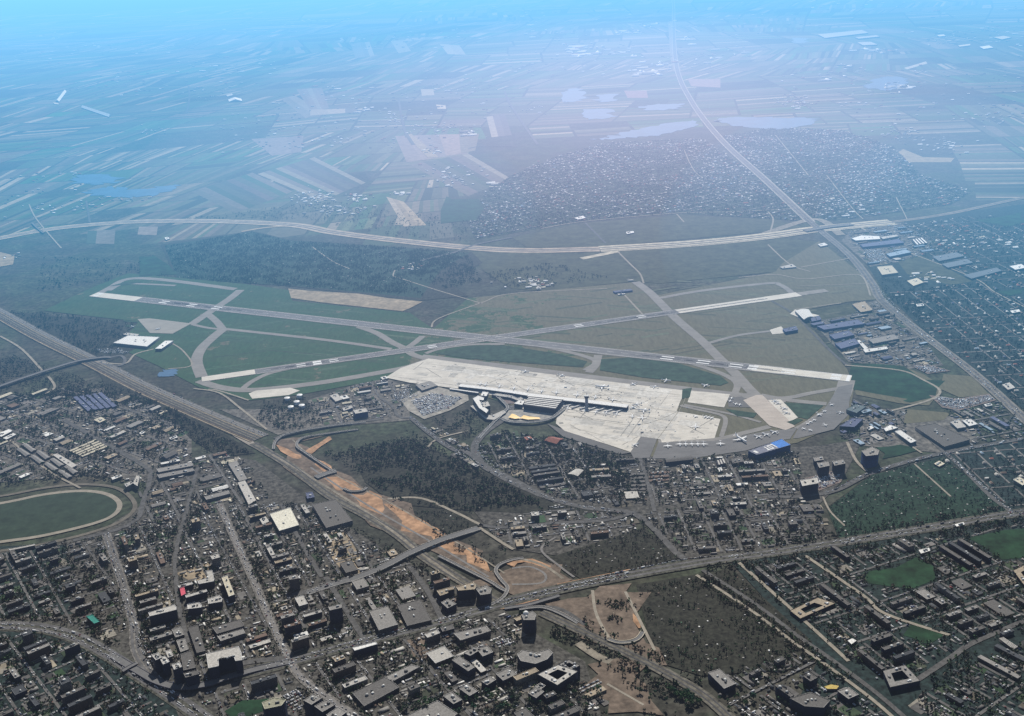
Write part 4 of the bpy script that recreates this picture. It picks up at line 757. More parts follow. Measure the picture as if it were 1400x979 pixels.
 ('barn', 'long white shed in the field beyond the motorway', 'shed', [(856, 317), (866, 316), (867, 318), (857, 320)], 7, 'white', 'pale', {}),
]
for name, label, cat, px, h, roof, wall, k in B: bpx(name, label, cat, px, h, roof, wall, **k)

# white striped market halls (3 by 5) and dark barracks
c0, c1, c3 = np.array(G(92, 617)), np.array(G(128, 601)), np.array(G(112, 631))
ords = ['rearmost', 'second', 'middle', 'fourth', 'front']; cols3 = ['left', 'middle', 'right']
q0, q1, q2, q3 = [np.array(G(*p, 6)) for p in ((93, 616), (130, 600), (148, 611), (113, 625))]
for j in range(5):
    for i in range(3):
        f = lambda u, v: tuple(q0+(q1-q0)*u+(q3-q0)*v+((q2-q3)-(q1-q0))*u*v)
        u0, u1 = i/3+.012, (i+1)/3-.012; v0, v1 = j/5+.03, (j+1)/5-.04
        building('market_hall', 'white ribbed market hall, %s row, %s column of the striped block' % (ords[j], cols3[i]), 'market hall', [f(u0, v0), f(u1, v0), f(u1, v1), f(u0, v1)], 6, 'cream', 'metal', group='striped market halls of the left industrial quarter', units=0, gable=True)
for j in range(2):
    for i in range(4):
        a = 22+i*19+j*8; b = 613+i*10-j*6
        bpx('barrack', 'long dark barrack, %s from the left in the %s row' % (['first', 'second', 'third', 'fourth'][i], ['lower', 'upper'][j]), 'barrack', [(a, b+1), (a+6, b-1), (a+20, b+8), (a+13, b+11)], 7, 'grey', 'grey', group='dark barracks in two rows', units=0, gable=True)
for i in range(5):
    a = 100+i*8.5; b = 543+i*3.2*(-.4)
    bpx('blue_shed', 'slanting dark blue shed with bright ridge, %s from the left' % ['first', 'second', 'third', 'fourth', 'fifth'][i], 'shed', [(a, b), (a+5, b-1.5), (a+26, b+17), (a+20, b+19)], 7, 'slate blue', 'blue', group='slanting blue sheds of the left quarter', units=2, gable=False)
for i in range(5):
    bpx('row_garage', 'dark row shed left of the hangar yard street, %s from the top' % ['first', 'second', 'third', 'fourth', 'fifth'][i], 'garage row', [(863-i*.4, 647+i*5.2), (881, 646.5+i*5.2), (882, 649+i*5.2), (863, 649.7+i*5.2)], 4, 'dark grey', 'brick', group='row sheds below the apron', units=0)
    if i < 3: bpx('row_garage', 'red ribbed row shed right of the hangar yard street, %s from the top' % ['first', 'second', 'third'][i], 'garage row', [(887, 646+i*5), (914, 644+i*5), (915, 646.6+i*5), (888, 648.6+i*5)], 4, 'brown', 'brick', group='row sheds below the apron', units=3)
for px, py in ((393, 548), (406, 553), (410, 544), (398, 560), (413, 558)):
    X, Y = G(px, py); e = empty('fuel_tank', (X, Y, 2)); tag(e, 'round pale fuel tank among trees, %s of the depot' % {393: 'left rear', 406: 'middle', 410: 'right rear', 398: 'left front', 413: 'right front'}[px], 'fuel tank', 'fuel tanks of the depot')
    q = MB(); q.tube((0, 0, 0), (0, 0, 11), 11, 11, 20, (.55, .6, .66), cap=False); q.build('tank_shell', V2, e)
    q = MB(); q.tube((0, 0, 11), (0, 0, 13), 11.2, 5, 20, (.72, .72, .7)); q.build('tank_roof', V2, e); mark(rect(X, Y, 26, 26, 0))
# courtyard blocks
def courtyard(label, px, h, t, roof='light grey', cat='courtyard block'):
    W = ccw(Gs(px, h)); c = np.mean(W, axis=0); P = [(x-c[0], y-c[1]) for x, y in W]; I = [(x*t, y*t) for x, y in P]
    e = empty('courtyard_block', (*c, 0)); tag(e, label, cat); mark(W); n = len(P); rc = np.array(ROOFC[roof])
    a = MB(); a.prism(P, 0, h, top=False); a.prism(I, 0, h, top=False); a.build('wall', WALLS['glass'], e)
    r = MB(); r.add([(*p, h) for p in P]+[(*p, h) for p in I], [[i, (i+1) % n, n+(i+1) % n, n+i] for i in range(n)], rc)
    ro = r.build('roof', ROOFM, e); q = MB()
    for i in range(n): q.add([(*P[i], h), (*P[(i+1) % n], h), (*P[(i+1) % n], h+1.2), (*P[i], h+1.2)], [[0, 1, 2, 3]], rc*1.3)  # parapet colour lifted above the roof as if sunlit
    q.build('parapet', ROOFM, ro)
    for k in range(8):
        i = k % n; s = rng.uniform(.15, .85); p = (np.array(P[i])*(1-s)+np.array(P[(i+1) % n])*s)*(1+t)/2; q = MB(); g = rng.choice([.75, .3, .15])
        q.box(p[0], p[1], h, rng.uniform(3, 8), rng.uniform(3, 6), rng.uniform(1.5, 3.5), .5, (g, g, g)); q.build('rooftop_unit', UNITM, e)
courtyard('dark square courtyard office with pale rim, bottom centre right', [(735, 922), (763, 909), (790, 918), (762, 937)], 26, .5)
courtyard('smaller courtyard office joined behind the dark square courtyard office', [(764, 908), (778, 902), (793, 910), (779, 917)], 24, .5, 'grey')
courtyard('ring shaped school with dark court in the bottom right estate', [(1207, 917), (1237, 909), (1258, 931), (1217, 940)], 14, .5, 'grey')
courtyard('white edged courtyard school in the right estate', [(1080, 835), (1118, 817), (1142, 825), (1094, 846)], 9, .5, 'tan')
courtyard('large low courtyard school at the far right estate edge', [(1385, 780), (1410, 768), (1430, 790), (1400, 800)], 10, .5, 'tan')
X, Y = G(719, 839, 40); q = MB()   # dome on the tower
for o in list(bpy.data.objects):
    if o.name.startswith('domed_tower'): DT = o
r = 7
for k in range(4):
    a0, a1 = k*math.pi/8, (k+1)*math.pi/8
    q.tube((0, 0, 40.5+r*math.sin(a0)), (0, 0, 40.5+r*math.sin(a1)), r*math.cos(a0), max(.1, r*math.cos(a1)), 14, (.85, .85, .83), cap=False)
q.build('dome', V2, DT, (X-DT.location.x, Y-DT.location.y, 0))

# lettered hangar (its roof letters read from the far side)
RP = [(1023, 616.5), (1068.5, 600.5), (1081, 608.5), (1035, 622)]; h = 22
HR = Gs(RP, h); e = building('maintenance_hangar', 'long airline hangar with grey and blue roof and large white roof letters', 'hangar', HR, h, 'slate blue', 'blue', units=0, roofc=(.20, .21, .27))
cE = np.array(e.location[:2]); pa, pb, pc, pd = [np.array(p)-cE for p in HR]
q = MB(); bl = lambda u, v: pa+(pb-pa)*u+(pd-pa)*v+((pc-pd)-(pb-pa))*u*v
q.add([(*bl(u, v), h+.8) for u, v in ((.66, .0), (1, .0), (1, 1), (.66, 1))], [[3, 2, 1, 0]], (.06, .22, .62)); q.build('blue_roof_panel', ROOFM, e)
def letterquad(q, u0, u1, v0, v1): q.add([(*bl(u, v), h+1.1) for u, v in ((u0, v0), (u1, v0), (u1, v1), (u0, v1))], [[3, 2, 1, 0]], (.85, .85, .85))
q = MB(); letterquad(q, .36, .46, .72, .84); letterquad(q, .395, .425, .22, .72); q.build('roof_letter', PAINT, e)
q = MB(); letterquad(q, .475, .565, .72, .84); letterquad(q, .475, .565, .20, .32); letterquad(q, .475, .50, .32, .72); letterquad(q, .54, .565, .32, .72); q.build('roof_letter', PAINT, e)
q = MB(); letterquad(q, .58, .65, .2, .32); letterquad(q, .625, .655, .32, .84); q.build('roof_letter', PAINT, e)
q = MB(); letterquad(q, .05, .12, .3, .75); q.build('roof_skylight', PAINT, e)
for o in e.children:
    if o.name.startswith('roof_letter'): pass

# ------------------------------------------------------------------ passenger terminal
TW_ = [(724, 541), (770, 545.5), (759, 559.5), (715.5, 553.5)]
TH = 22
e = building('passenger_terminal', 'large passenger terminal with white striped louvre roof and dark glass front', 'terminal', Gs(TW_, TH), TH, 'white', 'glass', units=0, saw=6)
def pier(label, name, px, h, roofc=(.8, .79, .76), w=24):
    W = Gs(px, h); c = np.mean(W, axis=0); e = empty(name, (*c, 0)); tag(e, label, 'terminal pier'); P = [tuple(np.array(p)-c) for p in W]
    def rb(mb, z0, z1, ww, col, side=True):
        n = len(P); Pn = np.array(P); T = np.zeros_like(Pn); T[1:-1] = Pn[2:]-Pn[:-2]; T[0] = Pn[1]-Pn[0]; T[-1] = Pn[-1]-Pn[-2]; T /= np.linalg.norm(T, axis=1)[:, None]
        N = np.stack([-T[:, 1], T[:, 0]], 1); L = Pn+N*ww/2; R = Pn-N*ww/2
        mb.prism([tuple(x) for x in R]+[tuple(x) for x in L[::-1]], z0, z1, col)
    a = MB(); rb(a, 0, h-.5, w-1.5, (.1, .1, .1)); a.build('wall', WALLS['glass'], e)
    a = MB(); rb(a, h-.5, h+1, w, roofc); a.build('roof', ROOFM, e); mark(rect(0, 0, 1, 1, 0)); markline(W, w+6); return e, W
pr, PW = pier('long white roofed gate pier stretching right along the apron', 'gate_pier', [(722, 540), (770, 545.5), (800, 548.5), (858, 555.5)], 15, w=27)
pr2, PW2 = pier('long white roofed west wing between car park and apron', 'terminal_wing', [(628, 527), (668, 531.5), (700, 536), (722, 539.5)], 13, w=22)
pier('narrow white canopy parallel to the west wing of the terminal', 'canopy_walkway', [(615, 531.5), (654, 537)], 8, w=8)
for k in range(9):                                       # jet bridges on the near side
    t = .3+k*.082; W0 = np.array(PW[0]); W1 = np.array(PW[-1]); p = W0+(W1-W0)*t; d = (W1-W0)/np.linalg.norm(W1-W0); n = np.array([d[1], -d[0]])
    if n[1] > 0: n = -n
    a0 = p+n*12; a1 = p+n*24-d*4; a2 = a1+n*24-d*16
    e = empty('jet_bridge', (*a0, 0)); tag(e, 'white jet bridge %s from the left on the near side of the pier' % ['first', 'second', 'third', 'fourth', 'fifth', 'sixth', 'seventh', 'eighth', 'ninth'][k], 'jet bridge', 'jet bridges along the gate pier')
    q = MB()
    for s0, s1 in ((a0, a1), (a1, a2)):
        m = (s0+s1)/2-a0; L = np.linalg.norm(s1-s0); q.box(m[0], m[1], 4.5, L, 4.0, 3.2, math.atan2(*(s1-s0)[::-1]), (.72, .72, .70), bottom=True)
    q.build('corridor', V2, e); q = MB(); v = a2-a0; q.box(v[0], v[1], 3.8, 7, 6, 4.6, .3, (.55, .55, .55), bottom=True); q.build('cab', V2, e)
    q = MB(); q.box(v[0]*.8, v[1]*.8, 2.8, 1.4, 1.4, 1.8, 0, (.2, .2, .2)); q.build('wheel_leg', V2, e)
X, Y = G(802, 556.5); e = empty('control_tower', (X, Y, 2)); tag(e, 'square control tower with dark cab rising from the gate pier', 'control tower')
q = MB(); q.box(0, 0, 0, 10, 10, 36, .1, (.34, .34, .37)); q.build('shaft', V2, e); q = MB(); q.box(0, 0, 36, 15, 15, 5.5, .1, (.10, .11, .16), bottom=True); cb = q.build('cab', WALLS['glass'], e)
q = MB(); q.box(0, 0, 41.5, 16, 16, 1, .1, (.62, .62, .6), bottom=True); q.build('roof', V2, e); q = MB(); q.tube((0, 0, 42), (0, 0, 49), .4, .2, 6, (.6, .2, .15)); q.build('antenna', V2, e)
e = bpx('terminal_office', 'dark glass slab office curving left of the passenger terminal', 'office block', [(646.5, 545), (654, 541), (662, 544), (661, 547.5), (655, 547), (660, 555), (668, 561), (665, 565), (655, 558)], 24, 'white', 'glass', units=3)
bpx('terminal_office', 'square grey topped hotel beside the curving glass slab office', 'hotel', [(657, 551), (667, 549), (670, 555), (660, 557)], 24, 'light grey', 'glass', units=2)
bpx('terminal_annex', 'low white zigzag annex in front of the curving glass slab', 'annex', [(643, 555), (650, 554), (664, 567), (672, 568), (688, 561), (692, 564), (676, 574), (664, 573)], 8, 'light grey', 'glass', units=5)
bpx('terminal_annex', 'white bridge building joining the glass slab to the west wing', 'annex', [(657, 541), (660, 535.5), (668, 536.5), (665, 542)], 12, 'white', 'glass', units=1)
bpx('terminal_annex', 'low white hall between the west wing and the striped roof', 'annex', [(703, 552), (710, 547), (718, 548), (714, 554)], 12, 'white', 'glass', units=1)
bpx('terminal_annex', 'angled white annex around the terminal plaza, upper side', 'annex', [(672, 540), (680, 538), (700, 541), (708, 545), (712, 543), (716, 546), (708, 548), (698, 544), (684, 542)], 10, 'light grey', 'glass', units=2)
sheet('paved_plaza', [[(686, 544), (700, 544), (708, 548), (702, 553), (692, 553)]], 2.95, flat('plaza_paving', (.20, .16, .15), .2, .05))
sheet('paved_plaza', [[(686, 572), (696, 562), (720, 561), (748, 566), (756, 569), (748, 576), (720, 578), (706, 580)]], 2.96, flat('forecourt_paving', (.34, .33, .30), .35, .06))
# orange tensile canopies
for k, (px, lb) in enumerate([([(695, 571), (700, 566), (704, 567), (713, 572), (704, 573)], 'left orange yellow canopy roof in front of the terminal'), ([(711, 572), (716, 568), (724, 570), (737, 571), (739, 573), (722, 574)], 'right orange yellow canopy roof in front of the terminal')]):
    W = Gs(px, 7); c = np.mean(W, axis=0); e = empty('forecourt_canopy', (*c, 2)); tag(e, lb, 'canopy', 'forecourt canopies')
    P = [(x-c[0], y-c[1]) for x, y in ccw(W)]; q = MB(); n = len(P)
    q.add([(*p, 6.2) for p in P]+[(0, 0, 8.2)], [[i, (i+1) % n, n] for i in range(n)], (.80, .50, .08)); q.build('canopy_roof', V2, e)
    for p in P[:4]:
        q = MB(); q.tube((p[0]*.9, p[1]*.9, 0), (p[0]*.9, p[1]*.9, 6.3), .4, .4, 6, (.6, .6, .6)); q.build('post', V2, e)
# elevated ramps and bridges
def bridge(label, pts, w, hs, name='overpass', cat='overpass', col=(.34, .325, .30), step=45, px=True):
    W = smooth(Gs(pts), 6) if px else pts; n = len(W); c = np.array(W[0]); P = [tuple(np.array(p)-c) for p in W]
    hz = np.interp(np.linspace(0, 1, n), np.linspace(0, 1, len(hs)), hs)
    e = empty(name, (*c, 0)); tag(e, label, cat)
    q = MB(); ribbon(q, P, w, hz, (.16, .16, .16)); Pn = np.array(P); T = np.zeros_like(Pn); T[1:-1] = Pn[2:]-Pn[:-2]; T[0] = Pn[1]-Pn[0]; T[-1] = Pn[-1]-Pn[-2]; T /= np.linalg.norm(T, axis=1)[:, None]+1e-9
    N = np.stack([-T[:, 1], T[:, 0]], 1)
    for s in (-1, 1):
        E = Pn+N*s*w/2; V3 = np.concatenate([np.c_[E, hz+1.0], np.c_[E, hz-2.2]]); f = [[i, i+1, n+i+1, n+i] for i in range(n-1)]; q.add(V3, f, col)
        ribbon(q, [tuple(x) for x in Pn+N*s*(w/2-.4)], .9, hz+1.02, np.array(col)*1.7)
    V3 = np.concatenate([np.c_[Pn+N*w/2, hz-2.2], np.c_[Pn-N*w/2, hz-2.2]]); q.add(V3, [[i, i+1, n+i+1, n+i] for i in range(n-1)], col)
    q.build('deck', vcol('bridge_concrete', .1, .15), e)
    L = np.r_[0, np.cumsum(np.linalg.norm(np.diff(Pn, axis=0), axis=1))]
    for l in np.arange(step/2, L[-1], step):
        x = np.interp(l, L, Pn[:, 0]); y = np.interp(l, L, Pn[:, 1]); hh = np.interp(l, L, hz)
        if hh > 4: q = MB(); q.tube((x, y, 0), (x, y, hh-2.1), 1.3, 1.3, 8, (.3, .3, .29)); q.build('pier', vcol('bridge_concrete'), e)
    markline(W, w*.8); return e
bridge('long dark overpass crossing the left railway corridor to the loop', [(-30, 543), (0, 531), (50, 514), (105, 497), (140, 491), (152, 489.5)], 22, [9, 10, 11, 11, 9, 3], col=(.10, .10, .12))
bridge('curved white edged forecourt ramp sweeping round the terminal front', [(684, 573), (700, 579), (728, 580), (750, 576), (763, 568), (774, 558), (783, 551)], 12, [3, 7, 9, 9, 8, 6, 4], name='ramp', cat='road ramp', col=(.4, .4, .38))
bridge('straight elevated approach road between the glass slab and the plaza', [(655, 600), (672, 582), (686, 569), (694, 560), (686, 550), (678, 543)], 10, [3, 5, 8, 9, 9, 8], name='ramp', cat='road ramp', col=(.4, .4, .38))
road('ramp_loop', [(150, 489.5), (165, 487), (171, 493), (166, 500), (150, 500), (128, 495)], 13, 2.75, ASPH)
bridge('grey road overpass crossing the orange construction corridor', [(655, 723), (630, 733), (600, 743), (560, 760), (525, 778), (490, 791), (455, 800), (420, 812)], 24, [2.8, 9, 10, 10, 9, 6, 3, 2.8])
bridge('curved concrete ramp loop at the far end of the construction corridor', [(500, 578), (460, 583), (420, 590), (390, 597), (377, 606), (374, 616)], 9, [2.9, 5, 8, 9, 8, 6], name='ramp', cat='road ramp')
bridge('second curved ramp inside the loop near the orange earth', [(490, 588), (450, 594), (415, 601), (406, 612), (418, 622), (445, 640), (458, 648)], 8, [2.9, 5, 8, 9, 9, 8, 7], name='ramp', cat='road ramp')
bridge('short flat bridge across the orange earth strip', [(432, 655), (448, 649), (460, 646)], 24, [7, 7, 7])
bridge('thin bowed bridge across the orange earth, below the short flat bridge', [(470, 670), (480, 674), (495, 673), (502, 669)], 8, [7, 7, 7, 7])
bridge('curving grey ramp swinging round into the main road junction', [(716, 764), (700, 767), (684, 774), (678, 783), (685, 795), (694, 806), (688, 818), (672, 828)], 9, [3, 4, 6, 7, 7, 6, 4, 3], name='ramp', cat='road ramp')
bridge('earth coloured ramp descending past the white van to the junction', [(600, 762), (640, 782), (670, 797), (684, 806), (692, 810)], 10, [6, 6, 5, 5, 5], name='ramp', cat='road ramp')
bridge('dark curved flyover along the lower left boulevard', [(150, 895), (190, 920), (215, 935), (245, 943), (280, 940), (310, 930), (350, 917), (400, 905)], 20, [3, 6, 9, 9, 9, 8, 5, 2.9], col=(.09, .09, .11))
bridge('long low ramp wall right of the junction', [(690, 833), (720, 829), (745, 823), (765, 817)], 12, [3, 5, 7, 7], name='ramp', cat='road ramp', col=(.13, .13, .14))
bridge('pale arcing ramp right of the domed tower', [(710, 834), (740, 832), (765, 840), (790, 853)], 10, [3, 5, 5, 3], name='ramp', cat='road ramp')
bridge('dark short bridge over the boulevard junction at lower left', [(168, 921), (178, 915), (188, 910)], 12, [8, 8, 8], col=(.1, .1, .12))
bridge('dark flat bridge beside the far motorway at left', [(44, 306), (52, 314), (60, 320)], 12, [8, 9, 8], col=(.12, .13, .16))
bridge('pale elevated motorway viaduct left of the avenue crossing', [(1100, 317), (1130, 312), (1165, 308)], 40, [7, 8, 7], col=(.34, .32, .27))
e = bridge('crescent shaped pale retaining wall in the brown construction field', [(832, 876), (845, 880), (860, 879.5), (872, 875), (879, 866)], 12, [5, 5, 5, 5, 5], name='crescent_wall', cat='retaining wall', col=(.5, .45, .35), step=30)
# ------------------------------------------------------------------ aircraft
def aircraft_meshes(L, kind):
    """fuselage, wings, tail, fin, engines of an airliner of length L; nose towards +x"""
    D = {}; r = L*.052; z = r*1.9; W = (.82, .82, .81)
    q = MB(); q.lathe(0, 1, [(.5*L, .02*r, -.2*r), (.485*L, .45*r, -.12*r), (.45*L, .85*r, 0), (.40*L, r, 0), (-.2*L, r, 0), (-.38*L, .62*r, .3*r), (-.5*L, .08*r, .62*r)], 12, W, c0=(0, 0, z)); D['fuselage'] = [q]
    sw = .0 if kind == 'prop' else .16; span = .47*L if kind != 'prop' else .5*L; zw = z-.5*r if kind != 'prop' else z+.9*r; D['wing'] = []; D['tailplane'] = []; D['engine'] = []
    for s in (-1, 1):
        q = MB(); P = [(.09*L, 0), (.09*L-sw*L*1.15, s*span), (.09*L-sw*L*1.15-.045*L, s*span), (-.09*L, s*span*.33), (-.10*L, 0)]; q.prism(P, zw, zw+.012*L, (.60, .61, .62)); D['wing'].append(q)
        q = MB(); P = [(-.40*L, 0), (-.47*L, s*.17*L), (-.50*L, s*.17*L), (-.48*L, 0)]; q.prism(P, z+.6*r if kind != 'prop' else z+3.2*r, z+.6*r+.008*L if kind != 'prop' else z+3.2*r+.01*L, (.65, .65, .65)); D['tailplane'].append(q)
        for f in ((.30,) if kind != 'big' else (.28, .55)):
            q = MB(); y = s*span*f; x0 = .09*L-sw*L*1.15*f+(.07 if kind != 'prop' else .05)*L; rr = r*(.5 if kind != 'prop' else .35)
            q.tube((x0-.09*L, y, zw-rr*.8 if kind != 'prop' else zw), (x0, y, zw-rr*.8 if kind != 'prop' else zw), rr*.7, rr, 9, (.55, .56, .6)); D['engine'].append(q)
    q = MB(); x = [(-.36*L, z+.7*r), (-.46*L, z+.7*r+.13*L), (-.50*L, z+.7*r+.13*L), (-.485*L, z+.6*r)]
    t = .006*L; q.add([(a, -t, b) for a, b in x]+[(a, t, b) for a, b in x], [[0, 1, 2, 3], [7, 6, 5, 4], [0, 4, 5, 1], [1, 5, 6, 2], [2, 6, 7, 3]], (.7, .7, .72)); D['fin'] = [q]
    D['landing_gear'] = []
    for gx, gy in ((.38*L, 0), (-.03*L, .07*L), (-.03*L, -.07*L)):
        q = MB(); q.tube((gx, gy, 0), (gx, gy, z-.5*r), .012*L, .01*L, 6, (.15, .15, .15)); D['landing_gear'].append(q)
    return {k: [m.mesh(k, V2) for m in v] for k, v in D.items()}
PROTO = {}
def aircraft(px, py, to, L, kind, label, group=None):
    key = (L, kind)
    if key not in PROTO: PROTO[key] = aircraft_meshes(L, kind)
    a = G(px, py); b = G(px+to[0], py+to[1]); e = empty({'prop': 'turboprop_aircraft', 'big': 'wide_body_aircraft'}.get(kind, 'passenger_aircraft'), (*a, 3.1), math.atan2(b[1]-a[1], b[0]-a[0]))
    tag(e, label, 'airplane', group)
    for k, ms in PROTO[key].items():
        for me in ms:
            o = bpy.data.objects.new(k, me); C.objects.link(o); o.parent = e
o6 = ['first', 'second', 'third', 'fourth', 'fifth', 'sixth', 'seventh', 'eighth', 'ninth', 'tenth']
for i, x in enumerate((913, 929.5, 937.5, 946, 954, 962, 985)):
    aircraft(x, 612-(i > 0)*2.3-(i == 6)*.8, (1.0, 7), 30, 'prop', 'white turboprop, %s from the left in the row on the dark lower apron' % o6[i], 'parked turboprops in a row')
aircraft(1013, 603, (10, 6), 62, 'big', 'largest white four engined jet on the dark lower apron', None)
for (x, y), l in zip(((1036, 599), (1047, 596), (1058, 592.5)), ('left', 'middle', 'right')): aircraft(x, y, (-8, -3), 34, 'jet', 'white jet, %s of the three beside the largest four engined jet' % l, 'three jets beside the hangar')
aircraft(951, 585, (1, -7), 40, 'jet', 'white jet alone on the right lower concrete apron')
aircraft(864.5, 571, (-1, 6), 32, 'jet', 'small white jet off the end of the pier, left of two in front')
aircraft(878, 573.5, (1, 6), 38, 'jet', 'white jet off the end of the pier, right of two in front')
aircraft(880, 563, (-9, -1), 46, 'jet', 'larger white jet nose to the end of the gate pier')
aircraft(871, 555, (-9, 1), 38, 'jet', 'white jet behind the larger jet at the pier end')
aircraft(866, 559, (-8, 3), 36, 'jet', 'white jet tucked against the right tip of the gate pier')
aircraft(823, 531, (-10, -1), 55, 'jet', 'long wide body jet alone on the middle of the main apron')
aircraft(866, 527, (-8, 2), 34, 'jet', 'white jet in the upper right of the main apron'); aircraft(894, 530.5, (-8, -1), 34, 'jet', 'white jet parked beside the buses on the main apron')
aircraft(911, 522, (10, 1), 38, 'jet', 'white jet rolling on the taxiway above the main apron'); aircraft(964, 528.5, (-8, -2), 34, 'jet', 'white jet on the taxiway near its right end')
aircraft(718, 509.5, (8, 1), 36, 'jet', 'white jet on the left of the main apron, first from the left'); aircraft(768, 515, (8, 2), 34, 'jet', 'white jet on the left of the main apron, second from the left')
aircraft(868.5, 610, (7, -3), 32, 'jet', 'white jet at the lower corner of the main apron beside the asphalt patch')
for i, (x, y) in enumerate([(657, 526.5), (664, 527.5), (683, 530), (703, 532.5), (722, 534), (741, 536.5), (761, 538.5), (789, 542), (814, 545), (838, 548.5)]):
    aircraft(x, y, (-2.5, 6), 34, 'jet', 'white jet nose in on the far side of the terminal, %s from the left' % o6[i], 'jets nose in along the far side of the terminal')
for i, (x, y) in enumerate([(776, 560), (800, 563), (815, 565), (829, 566.5), (843, 568)]):
    aircraft(x, y, (3, -6), 34, 'jet', 'white jet nose in under the jet bridges, %s from the left' % o6[i], 'jets nose in on the near side of the pier')
for i, (x, y) in enumerate([(1104, 581), (1108, 578.5), (1113, 576), (1120, 569), (1127, 564), (1137, 555), (1099, 588), (1108, 590)]):
    aircraft(x, y, (6, 3 if i < 6 else -2), 20 if i != 3 else 28, 'prop', 'small white plane, %s along the curved right apron edge' % o6[i], 'small planes on the curved right apron')
aircraft(1149, 566, (8, 1), 28, 'jet', 'white business jet rightmost on the curved apron'); aircraft(1128, 583, (6, 5), 24, 'jet', 'white business jet near the dark slate hangar')
for i, (x, y) in enumerate([(1060, 550), (1072, 560), (1075, 566), (1063, 553)]): aircraft(x, y, (8, 2), 30, 'jet', 'grey military plane, %s on the small pale apron' % o6[i], 'planes on the small pale apron')
for i, (x, y) in enumerate([(1000, 546), (998, 550), (1006, 554), (1011, 555)]): aircraft(x, y, (8, 1), 20, 'prop', 'small pale plane, %s on the dark grass stand' % o6[i], 'small planes between the aprons')
for i, x in enumerate((955, 968, 972, 977)): aircraft(x-4, 571+i*.7, (6, 2), 22, 'prop', 'small plane, %s at the top edge of the right lower apron' % o6[i], 'small planes on the right lower apron')
aircraft(182, 448, (6, 2), 30, 'jet', 'cargo plane left one on the tan cargo apron'); aircraft(216, 451, (-6, 2), 30, 'jet', 'cargo plane right one on the tan cargo apron')

# ------------------------------------------------------------------ prototypes for repeats
LEAF = vcol('foliage', .5, .35)
def crown_template(n, seed, flatn=.8, big=1.0):
    r = np.random.default_rng(seed); Vv = []; sh = []
    lobes = r.normal(0, .32, (5, 3)); lobes[:, 2] = np.abs(lobes[:, 2])*.7+.1
    for i in range(n):
        l = lobes[r.integers(5)]; d = r.normal(size=3); d /= np.linalg.norm(d); p = l+d*r.uniform(.2, .52); p[2] = p[2]*flatn+.55
        a = r.normal(size=3); a /= np.linalg.norm(a); b = np.cross(a, r.normal(size=3)); b /= np.linalg.norm(b); s = r.uniform(.13, .26)*big
        Vv += [p+a*s, p+b*s*.8, p-a*s, p-b*s*.8]; sh.append(.55+.6*max(0, p[2])*r.uniform(.6, 1.2))  # clump shading put into the leaf colour, lighter with height
    return np.array(Vv), np.array(sh)
T_LO = [crown_template(11, s, big=2.1) for s in range(4)]; T_HI = [crown_template(90, 50+s) for s in range(8)]
TREEC = np.array([(.085, .078, .060), (.060, .060, .046), (.115, .100, .078), (.050, .064, .042), (.036, .044, .034), (.14, .12, .095)])*1.6
GREENC = np.array([(.028, .066, .030), (.040, .080, .034), (.016, .046, .026), (.050, .085, .038)])*1.3
def tree_stuff(name, X, Y, Rr, cols, label, z=2):
    mb = MB(); N = len(X)
    if N == 0: return
    pick = rng.integers(4, size=N)
    for t in range(4):
        m = pick == t; n = m.sum()
        if not n: continue
        Vv, sh = T_LO[t]; a = rng.uniform(0, 6.28, n); c, s = np.cos(a)[:, None], np.sin(a)[:, None]; R = Rr[m][:, None]*1.02
        P = np.stack([X[m][:, None]+(Vv[:, 0]*c-Vv[:, 1]*s)*R, Y[m][:, None]+(Vv[:, 0]*s+Vv[:, 1]*c)*R, z+Vv[:, 2]*R*1.25], -1)
        nf = len(Vv)//4; Q = (np.arange(n)[:, None, None]*nf*4+np.arange(nf*4).reshape(nf, 4)[None]).reshape(-1, 4)
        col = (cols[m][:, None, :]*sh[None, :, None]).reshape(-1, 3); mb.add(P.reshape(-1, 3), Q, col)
    o = mb.build(name, LEAF); tag(o, label, 'trees', kind='stuff')
def tree_protos():
    out = []
    for k in range(8):
        Vv, sh = T_HI[k]; c = (TREEC if k < 5 else GREENC)[k % (6 if k < 5 else 4)]; R = 6.5
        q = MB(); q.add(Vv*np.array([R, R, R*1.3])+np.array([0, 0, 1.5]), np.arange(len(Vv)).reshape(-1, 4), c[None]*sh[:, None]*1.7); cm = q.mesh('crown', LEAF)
        q = MB(); q.tube((0, 0, 0), (0, 0, 6), .5, .3, 6, (.07, .06, .05))
        for j in range(4): a = j*1.6+k; q.tube((0, 0, 3.5+j*.5), (2.6*math.cos(a), 2.6*math.sin(a), 8+j*.6), .22, .08, 5, (.07, .06, .05))
        out.append((q.mesh('trunk', LEAF), cm))
    return out
TP = tree_protos()
cand = {k: [] for k in ('tree', 'house', 'block', 'hall', 'car', 'shed')}
def vis(X, Y, mgn=40):
    a, b = proj(X, Y); return (a > -mgn) & (a < FX+mgn) & (b > -30) & (b < FY+mgn+20)
